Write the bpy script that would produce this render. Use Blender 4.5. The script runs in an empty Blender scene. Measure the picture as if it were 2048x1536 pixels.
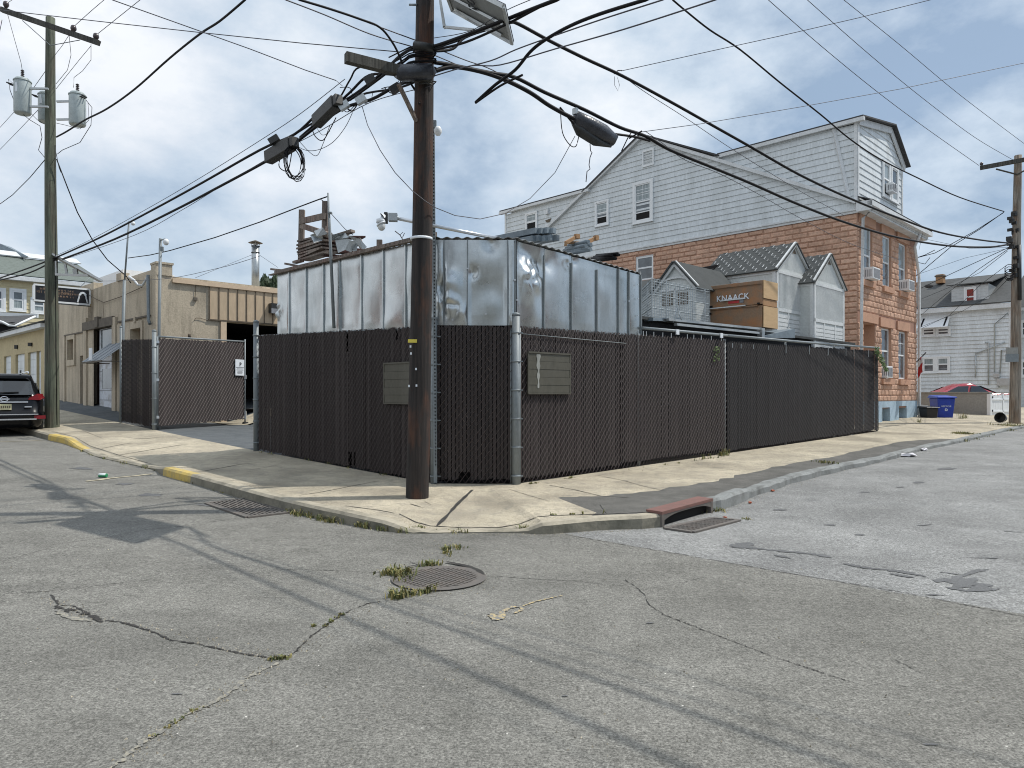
import bpy, bmesh, math, random
from mathutils import Vector, Matrix, noise
from mathutils.bvhtree import BVHTree
random.seed(7)
R = random.random
def U(a, b): return a + (b-a)*random.random()
sc = bpy.context.scene
C = sc.collection
# ---------------------------------------------------------------- camera
FP, HY, EYE = 1415.0, 788.0, 1.42
cd = bpy.data.cameras.new('camera'); cam = bpy.data.objects.new('camera', cd); C.objects.link(cam)
cam.location = (0, 0, EYE); cam.rotation_euler = (math.pi/2, 0, 0)
cd.sensor_width = 36; cd.lens = 36*FP/2048; cd.shift_y = (HY-768)/2048
cd.clip_start = 0.1; cd.clip_end = 2000
sc.camera = cam
# ---------------------------------------------------------------- light
SUNH = Vector((.985, .17, 0)).normalized(); EL = math.radians(57)
sv = Vector((SUNH.x*math.cos(EL), SUNH.y*math.cos(EL), math.sin(EL)))
ld = bpy.data.lights.new('sun', 'SUN'); sun = bpy.data.objects.new('sun', ld); C.objects.link(sun)
ld.energy = 3.05; ld.angle = math.radians(0.6); ld.color = (1, .955, .88)
sun.rotation_euler = sv.to_track_quat('Z', 'Y').to_euler(); sun.location = (20, 5, 30)
wd = bpy.data.worlds.new('World'); sc.world = wd; wd.use_nodes = True
nt = wd.node_tree; nt.nodes.clear(); L_ = nt.links.new
def wn(t, **k):
    n = nt.nodes.new(t)
    for a, b in k.items(): setattr(n, a, b)
    return n
out = wn('ShaderNodeOutputWorld'); bg = wn('ShaderNodeBackground'); bg.inputs[1].default_value = .115
sky = wn('ShaderNodeTexSky', sky_type='NISHITA', sun_disc=False)
sky.sun_elevation = EL; sky.sun_rotation = math.atan2(SUNH.x, SUNH.y); sky.air_density = 1.1; sky.dust_density = 2.0
tc = wn('ShaderNodeTexCoord'); mp = wn('ShaderNodeMapping'); mp.inputs['Scale'].default_value = (1, 1, 1.7); mp.inputs['Location'].default_value = (3.1, 1.7, .4)
L_(tc.outputs['Generated'], mp.inputs[0])
n1 = wn('ShaderNodeTexNoise'); n1.inputs['Scale'].default_value = 2.1; n1.inputs['Detail'].default_value = 9; n1.inputs['Roughness'].default_value = .52; n1.inputs['Distortion'].default_value = .25
n2 = wn('ShaderNodeTexNoise'); n2.inputs['Scale'].default_value = 4.2; n2.inputs['Detail'].default_value = 10; n2.inputs['Roughness'].default_value = .60
L_(mp.outputs[0], n1.inputs['Vector']); L_(mp.outputs[0], n2.inputs['Vector'])
r1 = wn('ShaderNodeValToRGB'); r1.color_ramp.elements[0].position = .34; r1.color_ramp.elements[1].position = .60
r1.color_ramp.elements[0].color = (.72, .72, .72, 1)
L_(n1.outputs[0], r1.inputs[0])
sx = wn('ShaderNodeSeparateXYZ'); L_(tc.outputs['Generated'], sx.inputs[0])
m1 = wn('ShaderNodeMath', operation='MULTIPLY_ADD'); m1.inputs[1].default_value = -.17; L_(sx.outputs[0], m1.inputs[0]); L_(n2.outputs[0], m1.inputs[2])
m2 = wn('ShaderNodeMath', operation='MULTIPLY_ADD'); m2.inputs[1].default_value = .45; L_(n1.outputs[0], m2.inputs[0]); L_(m1.outputs[0], m2.inputs[2])
r2 = wn('ShaderNodeValToRGB'); r2.color_ramp.elements[0].position = .50; r2.color_ramp.elements[1].position = .93
r2.color_ramp.elements[0].color = (2.5, 3.4, 4.6, 1); r2.color_ramp.elements[1].color = (7.3, 7.55, 7.9, 1)
e3 = r2.color_ramp.elements.new(.69); e3.color = (4.8, 5.6, 6.5, 1)
L_(m2.outputs[0], r2.inputs[0])
mx = wn('ShaderNodeMixRGB'); L_(r1.outputs[0], mx.inputs[0]); L_(sky.outputs[0], mx.inputs[1]); L_(r2.outputs[0], mx.inputs[2])
zt = wn('ShaderNodeMapRange'); zt.inputs[1].default_value = .47; zt.inputs[2].default_value = .95; zt.inputs[3].default_value = 1.0; zt.inputs[4].default_value = 1.3
L_(sx.outputs[2], zt.inputs[0]); zm = wn('ShaderNodeVectorMath', operation='SCALE'); L_(mx.outputs[0], zm.inputs[0]); L_(zt.outputs[0], zm.inputs[3]); L_(zm.outputs[0], bg.inputs[0]); L_(bg.outputs[0], out.inputs[0])
vs = sc.view_settings; vs.view_transform = 'Standard'; vs.look = 'None'; vs.gamma = 1; vs.exposure = 0.22; vs.use_curve_mapping = False
sc.cycles.filter_width = 1.05; sc.cycles.pixel_filter_type = 'BLACKMAN_HARRIS'; sc.cycles.max_bounces = 6; sc.cycles.diffuse_bounces = 3; sc.cycles.glossy_bounces = 3; sc.cycles.transparent_max_bounces = 8

# ---------------------------------------------------------------- materials
class Nodes:
    def __init__(s, name):
        s.m = bpy.data.materials.new(name); s.m.use_nodes = True; s.t = s.m.node_tree
        s.b = s.t.nodes['Principled BSDF']
        s.tc = s.t.nodes.new('ShaderNodeTexCoord')
        s.geo = s.t.nodes.new('ShaderNodeNewGeometry')
        s.pos = s.geo.outputs['Position']
    def n(s, t, **k):
        q = s.t.nodes.new(t)
        for a, b in k.items(): setattr(q, a, b)
        return q
    def l(s, a, b): s.t.links.new(a, b)
    def noise(s, scale, detail=4, rough=.5, vec=None, sc3=None, dist=0):
        q = s.n('ShaderNodeTexNoise'); q.inputs['Scale'].default_value = scale; q.inputs['Detail'].default_value = detail
        q.inputs['Roughness'].default_value = rough; q.inputs['Distortion'].default_value = dist
        v = vec or s.pos
        if sc3:
            mp = s.n('ShaderNodeMapping'); mp.inputs['Scale'].default_value = sc3; s.l(v, mp.inputs[0]); v = mp.outputs[0]
        s.l(v, q.inputs['Vector']); return q.outputs[0]
    def ramp(s, fac, stops):
        q = s.n('ShaderNodeValToRGB'); e = q.color_ramp.elements
        while len(e) < len(stops): e.new(.5)
        for el, (p, c) in zip(e, stops):
            el.position = p; el.color = (*c, 1) if not isinstance(c, (int, float)) else (c, c, c, 1)
        s.l(fac, q.inputs[0]); return q.outputs[0]
    def mix(s, fac, a, b, mode='MIX'):
        q = s.n('ShaderNodeMixRGB', blend_type=mode)
        for i, v in ((0, fac), (1, a), (2, b)):
            if isinstance(v, (int, float)): q.inputs[i].default_value = v if i == 0 else (v, v, v, 1)
            elif isinstance(v, tuple): q.inputs[i].default_value = (*v, 1)
            else: s.l(v, q.inputs[i])
        return q.outputs[0]
    def math(s, op, a, b=0):
        q = s.n('ShaderNodeMath', operation=op)
        for i, v in ((0, a), (1, b)):
            if isinstance(v, (int, float)): q.inputs[i].default_value = v
            else: s.l(v, q.inputs[i])
        return q.outputs[0]
    def bump(s, h, strength=.3, dist=.01):
        q = s.n('ShaderNodeBump'); q.inputs['Strength'].default_value = strength; q.inputs['Distance'].default_value = dist
        s.l(h, q.inputs['Height']); s.l(q.outputs[0], s.b.inputs['Normal'])
    def col(s, c):
        if isinstance(c, tuple): s.b.inputs['Base Color'].default_value = (*c, 1)
        else: s.l(c, s.b.inputs['Base Color'])
    def rough(s, v):
        if isinstance(v, (int, float)): s.b.inputs['Roughness'].default_value = v
        else: s.l(v, s.b.inputs['Roughness'])
def simple(name, c, rough=.7, metal=0, var=.18, scale=6, bump=.0, sc3=None, spec=None):
    q = Nodes(name)
    a = tuple(x*(1-var) for x in c); b = tuple(min(1, x*(1+var)) for x in c)
    nz = q.noise(scale, 6, .6, sc3=sc3)
    q.col(q.ramp(nz, [(.3, a), (.7, b)])); q.rough(rough); q.b.inputs['Metallic'].default_value = metal
    if spec is not None: q.b.inputs['Specular IOR Level'].default_value = spec
    if bump: q.bump(q.noise(scale*6, 5, .6, sc3=sc3), bump, .01)
    return q.m
M = {}
def dirty(name, c, dirt, rough=.7, amt=.5, scale=2.0, sc3=None, metal=0, bump=.1):
    q = Nodes(name)
    n1 = q.noise(scale, 8, .65, sc3=sc3); n2 = q.noise(scale*9, 6, .6, sc3=sc3)
    base = q.mix(q.ramp(n2, [(.35, 0.), (.7, 1.)]), tuple(x*.88 for x in c), tuple(min(1, x*1.1) for x in c))
    fac = q.ramp(n1, [(.45, 0.), (.72, amt)])
    q.col(q.mix(fac, base, dirt)); q.rough(rough); q.b.inputs['Metallic'].default_value = metal
    q.bump(n2, bump, .01); return q.m
def island(m, lo, hi, cols=None):     # every slat, block or blade a slightly different shade of its own
    t = m.node_tree; b = t.nodes['Principled BSDF']; src = b.inputs['Base Color'].links[0].from_socket
    g = t.nodes.new('ShaderNodeNewGeometry'); r = t.nodes.new('ShaderNodeValToRGB'); e = r.color_ramp.elements
    cs = cols or [(0, (lo,)*3), (1, (hi,)*3)]
    while len(e) < len(cs): e.new(.5)
    for el, (p, c) in zip(e, cs): el.position = p; el.color = (*c, 1)
    x = t.nodes.new('ShaderNodeMixRGB'); x.blend_type = 'MULTIPLY'; x.inputs[0].default_value = 1
    t.links.new(g.outputs['Random Per Island'], r.inputs[0]); t.links.new(src, x.inputs[1]); t.links.new(r.outputs[0], x.inputs[2]); t.links.new(x.outputs[0], b.inputs['Base Color']); return m
# asphalt: older dark sheet on the crossing and left street, newer pale sheet on the right street
q = Nodes('asphalt')
n_big = q.noise(.35, 6, .6); n_mid = q.noise(3.0, 6, .65); n_fine = q.noise(75, 3, .8); n_f2 = q.noise(30, 3, .65)
dark = q.mix(q.ramp(n_big, [(.3, 0.), (.7, 1.)]), (.140, .138, .124), (.192, .188, .171))
dark = q.mix(.6, dark, q.ramp(n_mid, [(.3, (.135, .132, .118)), (.7, (.225, .219, .198))]))
light = q.mix(q.ramp(n_mid, [(.3, 0.), (.7, 1.)]), (.195, .197, .192), (.28, .281, .272))
light = q.mix(q.ramp(q.noise(.9, 5, .6, sc3=(1, .6, 1)), [(.40, .55), (.62, 0.)]), light, (.17, .17, .165))
sep = q.n('ShaderNodeSeparateXYZ'); q.l(q.pos, sep.inputs[0])
ln = q.math('ADD', q.math('MULTIPLY', q.math('SUBTRACT', sep.outputs[0], .61), .69), q.math('MULTIPLY', q.math('SUBTRACT', sep.outputs[1], 7.96), .724))
ln = q.math('ADD', ln, q.math('MULTIPLY', q.math('SUBTRACT', q.noise(2.2, 5, .6), .5), .12))
msk = q.ramp(q.math('ADD', q.math('MULTIPLY', ln, 14), .5), [(.3, 0.), (.7, 1.)])
xm = q.ramp(q.math('ADD', q.math('MULTIPLY', q.math('SUBTRACT', sep.outputs[0], .35), 1.6), .5), [(.1, 0.), (.9, 1.)])
msk = q.math('MULTIPLY', msk, xm)
base = q.mix(msk, dark, light)
base = q.mix(1.0, base, q.ramp(n_fine, [(.32, .36), (.50, 1.), (.68, 1.75)]), 'MULTIPLY')
base = q.mix(1.0, base, q.ramp(n_f2, [(.3, .70), (.7, 1.30)]), 'MULTIPLY')
base = q.mix(1.0, base, q.ramp(q.noise(.55, 6, .65, sc3=(.55, 1.3, 1)), [(.36, .84), (.5, 1.0), (.64, 1.07)]), 'MULTIPLY')
vo = q.n('ShaderNodeTexVoronoi'); vo.inputs['Scale'].default_value = 17; q.l(q.pos, vo.inputs['Vector'])
spk = q.ramp(vo.outputs['Distance'], [(.07, 1.), (.11, 0.)])
rnd = q.ramp(vo.outputs['Color'], [(.80, 0.), (.84, 1.)])
base = q.mix(q.math('MULTIPLY', spk, rnd), base, (.62, .60, .55))
q.col(base); q.rough(.9); q.b.inputs['Specular IOR Level'].default_value = .25
q.bump(q.mix(.5, n_fine, n_f2), .55, .012); M['asphalt'] = q.m
def asph(name, a, b):
    q = Nodes(name); nf = q.noise(80, 3, .7); nm = q.noise(2.5, 6, .65)
    c = q.mix(q.ramp(nm, [(.3, 0.), (.7, 1.)]), a, b)
    c = q.mix(1.0, c, q.ramp(nf, [(.3, .65), (.7, 1.4)]), 'MULTIPLY')
    q.col(c); q.rough(.9); q.b.inputs['Specular IOR Level'].default_value = .25; q.bump(nf, .4, .01); return q.m
M['drive'] = asph('driveway_asphalt', (.075, .084, .09), (.12, .13, .136))
M['oldtar'] = asph('old_tarmac_strip', (.085, .083, .076), (.145, .14, .128))
M['stain'] = asph('tar_stain', (.10, .102, .103), (.15, .152, .153))
M['crack'] = simple('crack', (.035, .033, .03), .95, var=.5, scale=20)
q = Nodes('sandy_crack'); q.col(q.mix(q.ramp(q.noise(26, 5, .7), [(.42, 0.), (.56, 1.)]), (.30, .28, .225), (.165, .162, .15))); q.rough(.95); M['sandcrack'] = q.m
q = Nodes('pavement_concrete')
n1 = q.noise(.9, 7, .62); nf = q.noise(70, 3, .7); n3 = q.noise(6, 6, .7)
c = q.mix(q.ramp(n1, [(.34, 0.), (.66, 1.)]), (.325, .288, .222), (.535, .475, .36))
c = q.mix(q.ramp(n3, [(.46, 0.), (.70, .75)]), c, (.26, .24, .20))
c = q.mix(1.0, c, q.ramp(nf, [(.32, .5), (.68, 1.4)]), 'MULTIPLY')
sl = q.noise(.45, 2, .4, sc3=(1, 1, 1)); c = q.mix(1.0, c, q.ramp(sl, [(.36, .84), (.47, 1.02), (.56, 1.0), (.64, .90)]), 'MULTIPLY')
q.col(c); q.rough(.9); q.b.inputs['Specular IOR Level'].default_value = .25; q.bump(nf, .35, .008); M['concrete'] = q.m
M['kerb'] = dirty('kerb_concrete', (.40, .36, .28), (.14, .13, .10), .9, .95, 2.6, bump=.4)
M['granite'] = dirty('granite_kerb', (.235, .245, .24), (.11, .112, .105), .85, .95, 3.4, bump=.4)
M['kerbyellow'] = dirty('yellow_kerb_paint', (.60, .44, .12), (.26, .24, .17), .8, .8, 5, bump=.3)
M['yline'] = dirty('yellow_line_paint', (.50, .36, .14), (.16, .16, .15), .85, .85, 12)
M['ylinepale'] = dirty('pale_line_paint', (.50, .44, .30), (.16, .16, .15), .85, .9, 12)
M['iron'] = dirty('cast_iron', (.125, .115, .105), (.17, .14, .12), .75, .7, 6, bump=.3)
M['rustiron'] = dirty('rusty_iron', (.19, .095, .08), (.11, .07, .06), .8, .6, 6, bump=.3)
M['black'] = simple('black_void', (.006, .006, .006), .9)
M['galv'] = dirty('galvanised_steel', (.225, .255, .27), (.15, .165, .17), .55, .7, 5, (1, 1, .4), metal=.15)
M['bright'] = simple('bright_steel', (.62, .65, .68), .3, metal=.8, var=.1)
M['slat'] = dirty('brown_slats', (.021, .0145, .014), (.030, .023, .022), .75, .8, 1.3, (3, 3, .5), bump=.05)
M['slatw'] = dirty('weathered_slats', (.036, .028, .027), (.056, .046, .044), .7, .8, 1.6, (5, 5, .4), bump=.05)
M['screen'] = dirty('black_windscreen', (.015, .0148, .016), (.024, .0235, .025), .85, .8, .8, (4, 4, 1), bump=.05)
M['wirec'] = dirty('coated_wire', (.10, .078, .073), (.16, .135, .125), .5, .6, 4)
M['wirelit'] = dirty('sunlit_gate_wire', (.15, .125, .115), (.22, .19, .175), .5, .6, 4)  # paler copy of the coated wire, sunlight on the gate put into its colour
M['wiredark'] = dirty('dark_coated_wire', (.05, .035, .034), (.08, .07, .065), .55, .6, 4)
# galvanised wall sheets
q = Nodes('sheet_metal')
nz = q.noise(1.2, 6, .6, sc3=(1, 1, .6)); nf = q.noise(40, 4, .6)
q.col(q.mix(1.0, q.ramp(nz, [(.3, (.44, .48, .49)), (.7, (.62, .65, .66))]), q.mix(1.0, q.ramp(nf, [(.3, .93), (.7, 1.05)]), q.ramp(q.noise(5, 7, .65, sc3=(1.2, 1.2, .3)), [(.34, .86), (.5, 1.0)]), 'MULTIPLY'), 'MULTIPLY'))
q.rough(q.ramp(q.noise(2.5, 5, .6), [(.3, .24), (.7, .38)])); q.b.inputs['Metallic'].default_value = .92
q.bump(q.noise(5, 3, .5), .12, .02); M['sheet'] = q.m
M['corrug'] = dirty('corrugated_roof', (.30, .31, .31), (.12, .11, .10), .5, .7, 3, metal=.4)
# wood pole
def poles(name, a, b, c2, lo=.35):
    q = Nodes(name)
    st = q.noise(9, 8, .7, sc3=(1, 1, .05)); st2 = q.noise(26, 6, .7, sc3=(1, 1, .04)); bigm = q.noise(1.4, 6, .65, sc3=(1.6, 1.6, .5))
    c = q.mix(q.ramp(st, [(lo, 0.), (.68, 1.)]), a, b)
    c = q.mix(q.ramp(bigm, [(.5, 0.), (.62, 1.)]), c, c2)
    c = q.mix(1.0, c, q.ramp(st2, [(.32, .35), (.68, 1.6)]), 'MULTIPLY')
    q.col(c); q.rough(.85); q.bump(st2, .7, .02); return q.m
M['pole'] = poles('creosoted_pole', (.014, .0125, .0125), (.038, .029, .025), (.075, .034, .020))
M['polegreen'] = poles('treated_green_pole', (.075, .085, .062), (.13, .145, .105), (.10, .095, .07), .3)
M['polegrey'] = poles('grey_pole', (.17, .15, .125), (.30, .265, .22), (.20, .15, .11), .3)
M['timber'] = poles('grey_timber', (.13, .105, .09), (.24, .20, .17), (.17, .12, .10), .3)
M['armwood'] = poles('crossarm_wood', (.042, .042, .037), (.085, .082, .072), (.06, .058, .05), .3)
M['cable'] = simple('cable_sheath', (.009, .0085, .010), .6, var=.3, spec=.2)
M['wire'] = simple('bare_wire', (.075, .075, .09), .5, metal=.2)
M['blackbox'] = dirty('black_plastic', (.018, .019, .019), (.05, .052, .05), .5, .6, 5)
M['wrap'] = simple('plastic_wrap', (.03, .033, .042), .3, var=.5, scale=5, bump=.6)
M['transf'] = dirty('grey_transformer_paint', (.44, .50, .50), (.28, .31, .31), .45, .6, 5)
M['white'] = simple('white_paint', (.74, .76, .77), .55, var=.05)
M['whitetrim'] = dirty('white_trim', (.66, .68, .69), (.42, .43, .42), .6, .6, 2)
M['siding'] = dirty('aluminium_siding', (.63, .67, .69), (.44, .47, .47), .5, .75, 1.1, (1.6, 1.6, .35), bump=.03)
M['siding2'] = dirty('white_siding', (.68, .72, .74), (.48, .50, .50), .55, .75, 1.1, (1.6, 1.6, .35), bump=.03)
M['ysiding'] = dirty('yellow_siding', (.62, .54, .34), (.50, .43, .27), .6, .6, .8, bump=.03)
M['ystucco'] = dirty('yellow_stucco', (.50, .42, .25), (.38, .31, .19), .85, .7, .9, bump=.2)
q = Nodes('orange_rock_faced_block')
n1 = q.noise(1.1, 6, .6); n2 = q.noise(14, 6, .7); n3 = q.noise(3.4, 3, .5)
c = q.mix(q.ramp(n1, [(.3, 0.), (.7, 1.)]), (.53, .318, .218), (.63, .405, .29))
c = q.mix(q.ramp(n3, [(.4, 0.), (.65, .5)]), c, (.42, .27, .195))
q.col(q.mix(1.0, c, q.ramp(n2, [(.3, .72), (.7, 1.2)]), 'MULTIPLY')); q.rough(.85); q.bump(n2, .8, .02); M['block'] = q.m
M['mortar'] = dirty('mortar', (.36, .20, .145), (.27, .16, .115), .9, .6, 4)
M['lintel'] = dirty('painted_lintel', (.52, .30, .20), (.38, .22, .15), .8, .7, 3, bump=.2)
M['bluebase'] = dirty('pale_blue_paint', (.38, .50, .60), (.25, .34, .38), .75, .7, 1.8, bump=.2)
q = Nodes('tan_stucco')
n1 = q.noise(.7, 7, .65, sc3=(1, 1, .5)); n2 = q.noise(22, 5, .6)
c = q.mix(q.ramp(n1, [(.3, 0.), (.7, 1.)]), (.46, .395, .30), (.57, .495, .38))
c = q.mix(1.0, c, q.ramp(q.noise(3.2, 6, .65, sc3=(1, 1, .16)), [(.36, .70), (.54, 1.0)]), 'MULTIPLY')
q.col(q.mix(1.0, c, q.ramp(n2, [(.3, .82), (.7, 1.14)]), 'MULTIPLY')); q.rough(.9); q.bump(n2, .4, .015); M['stucco'] = q.m
M['tanmetal'] = dirty('tan_metal_siding', (.56, .43, .29), (.42, .33, .23), .6, .6, 1.2, (1, 1, .3), bump=.03)
M['tantrim'] = simple('peach_trim', (.62, .48, .34), .6, var=.08)
M['tansoff'] = simple('brown_recess', (.11, .085, .06), .8, var=.3)
q = Nodes('window_glass'); nz = q.noise(1.7, 4, .6)
q.col(q.ramp(nz, [(.3, (.03, .04, .05)), (.7, (.13, .16, .18))])); q.rough(.06); q.b.inputs['Specular IOR Level'].default_value = .9; M['glass'] = q.m
q = Nodes('curtained_glass'); nz = q.noise(3, 5, .6, sc3=(4, 4, .4))
q.col(q.ramp(nz, [(.3, (.16, .20, .21)), (.7, (.38, .43, .44))])); q.rough(.12); M['curtain'] = q.m
M['redcurtain'] = simple('red_curtain', (.22, .03, .02), .6, var=.4, scale=5, sc3=(6, 6, .6))
M['shingle'] = dirty('grey_shingles', (.105, .108, .108), (.06, .062, .062), .9, .8, 5, (1, 1, 3), bump=.4)
M['shingle'].node_tree.nodes['Principled BSDF'].inputs['Specular IOR Level'].default_value = .15
M['greenshingle'] = dirty('green_shingles', (.15, .175, .158), (.085, .10, .085), .9, .9, 5, (1, 1, 4), bump=.4)
M['darkshingle'] = dirty('dark_shingles', (.055, .055, .058), (.09, .09, .09), .9, .7, 5, bump=.4)
M['tilegrey'] = dirty('shed_roof_tile', (.075, .08, .08), (.05, .055, .055), .9, .6, 3)
M['tilegrey'].node_tree.nodes['Principled BSDF'].inputs['Specular IOR Level'].default_value = .15
M['tilelite'] = simple('pale_tile_streak', (.30, .31, .31), .8)
M['resin'] = dirty('grey_resin', (.58, .61, .60), (.45, .48, .47), .55, .6, 2, bump=.03)
M['resinw'] = dirty('white_resin', (.66, .68, .68), (.52, .55, .55), .5, .6, 2, bump=.03)
M['brownbox'] = dirty('brown_painted_steel', (.235, .15, .09), (.36, .15, .05), .6, .9, 3.4, bump=.1)
M['ply'] = dirty('plywood', (.55, .38, .21), (.42, .28, .15), .8, .6, 3, (1, 1, 5))
M['osb'] = dirty('raw_timber', (.38, .22, .11), (.24, .14, .08), .8, .6, 6)
M['red'] = simple('red_paint', (.45, .02, .025), .4, var=.1)
M['carpaint'] = simple('black_car_paint', (.004, .0045, .006), .16, var=.1, spec=.35)
M['carred'] = simple('red_car_paint', (.34, .012, .025), .15, var=.1, spec=.8)
M['carglass'] = simple('dark_car_glass', (.015, .02, .025), .04, var=.3, spec=1)
M['chrome'] = simple('chrome', (.8, .8, .82), .12, metal=1, var=.03)
M['lamp'] = simple('red_lamp_lens', (.20, .008, .014), .2, var=.2)
M['rubber'] = simple('rubber', (.012, .012, .012), .85)
M['plate'] = simple('plate_yellow', (.62, .58, .36), .5)
M['binblue'] = simple('blue_plastic', (.014, .045, .34), .4, var=.2)
M['binblack'] = simple('black_bin_plastic', (.015, .015, .016), .5, var=.3)
M['greywall'] = dirty('grey_render', (.31, .31, .29), (.22, .22, .21), .9, .6, 1.5, bump=.2)
M['olive'] = dirty('olive_sheet', (.080, .076, .058), (.12, .115, .095), .6, .6, 2.5, (1, 1, .4), bump=.05)
M['whitestain'] = simple('white_stain', (.30, .31, .29), .8, var=.3)
M['ink'] = simple('black_ink', (.012, .012, .015), .7)
M['greyink'] = simple('grey_ink', (.22, .23, .25), .7)
M['signwhite'] = simple('sign_white', (.72, .76, .80), .4, var=.04)
M['signblack'] = dirty('sign_black', (.010, .011, .015), (.03, .032, .04), .35, .6, 4)
M['lettertan'] = simple('faded_letters', (.24, .16, .11), .7, var=.4)
M['panelback'] = dirty('solar_backsheet', (.24, .25, .245), (.17, .18, .175), .6, .6, 4)
M['alu'] = dirty('aluminium', (.48, .50, .50), (.33, .34, .34), .4, .5, 5, metal=.5)
M['cell'] = simple('solar_cells', (.01, .012, .03), .1, var=.3)
M['ins'] = simple('brown_porcelain', (.06, .045, .045), .25)
M['yellowtag'] = simple('yellow_tag', (.60, .50, .07), .5)
M['leaf'] = simple('leaves', (.085, .14, .035), .7, var=.5, scale=12)
M['leafdark'] = simple('dark_leaves', (.022, .045, .018), .7, var=.5, scale=12)
M['grass'] = simple('grass_blades', (.165, .195, .065), .75, var=.55, scale=7)
M['twig'] = simple('twig', (.06, .05, .042), .8)
M['awn'] = dirty('weathered_awning_metal', (.26, .29, .32), (.15, .17, .18), .45, .6, 4, metal=.4)
M['darkwood'] = dirty('dark_red_boards', (.065, .022, .018), (.03, .015, .012), .8, .8, 4, (1, 1, .3))
M['peel'] = dirty('peeling_door_paint', (.58, .62, .68), (.20, .17, .12), .6, .95, 1.7)
M['board'] = dirty('window_board', (.25, .21, .155), (.17, .14, .105), .85, .6, 3)
M['concrete_lintel'] = dirty('dark_concrete', (.15, .13, .105), (.07, .06, .05), .9, .8, 5, bump=.3)
M['ductsteel'] = dirty('duct_steel', (.42, .45, .46), (.28, .30, .31), .35, .5, 4, metal=.7)
M['bluegrey'] = simple('blue_grey_steel', (.17, .21, .24), .5, var=.2)
M['cangreen'] = simple('green_can', (.03, .30, .13), .3)
q = Nodes('worn_yellow_paint'); q.col(q.mix(q.ramp(q.noise(34, 5, .7), [(.44, 0.), (.54, 1.)]), (.47, .37, .19), (.19, .187, .175))); q.rough(.85); M['yline'] = q.m
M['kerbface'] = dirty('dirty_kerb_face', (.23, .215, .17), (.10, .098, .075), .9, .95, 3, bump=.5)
for k_, a_, b_ in (('slat', .82, 1.2), ('slatw', .75, 1.25), ('screen', .85, 1.2), ('timber', .6, 1.3), ('darkwood', .6, 1.5), ('tilelite', .5, 1.5), ('bluegrey', .6, 1.3)): island(M[k_], a_, b_)
island(M['block'], 0, 0, [(0, (.88, .87, .86)), (.5, (1, 1, 1)), (.95, (1.09, 1.10, 1.11)), (1, (.78, .75, .74))])
island(M['grass'], 0, 0, [(0, (.45, .48, .45)), (.4, (.85, .80, .85)), (.7, (1.3, 1.0, 1.0)), (1, (2.1, 1.45, 1.7))])
M['litter'] = simple('white_paper', (.72, .70, .72), .7, var=.1)
M['litterred'] = simple('orange_wrapper', (.42, .11, .05), .6)
M['cagewire'] = simple('cage_wire', (.42, .46, .48), .4, metal=.5)

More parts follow.
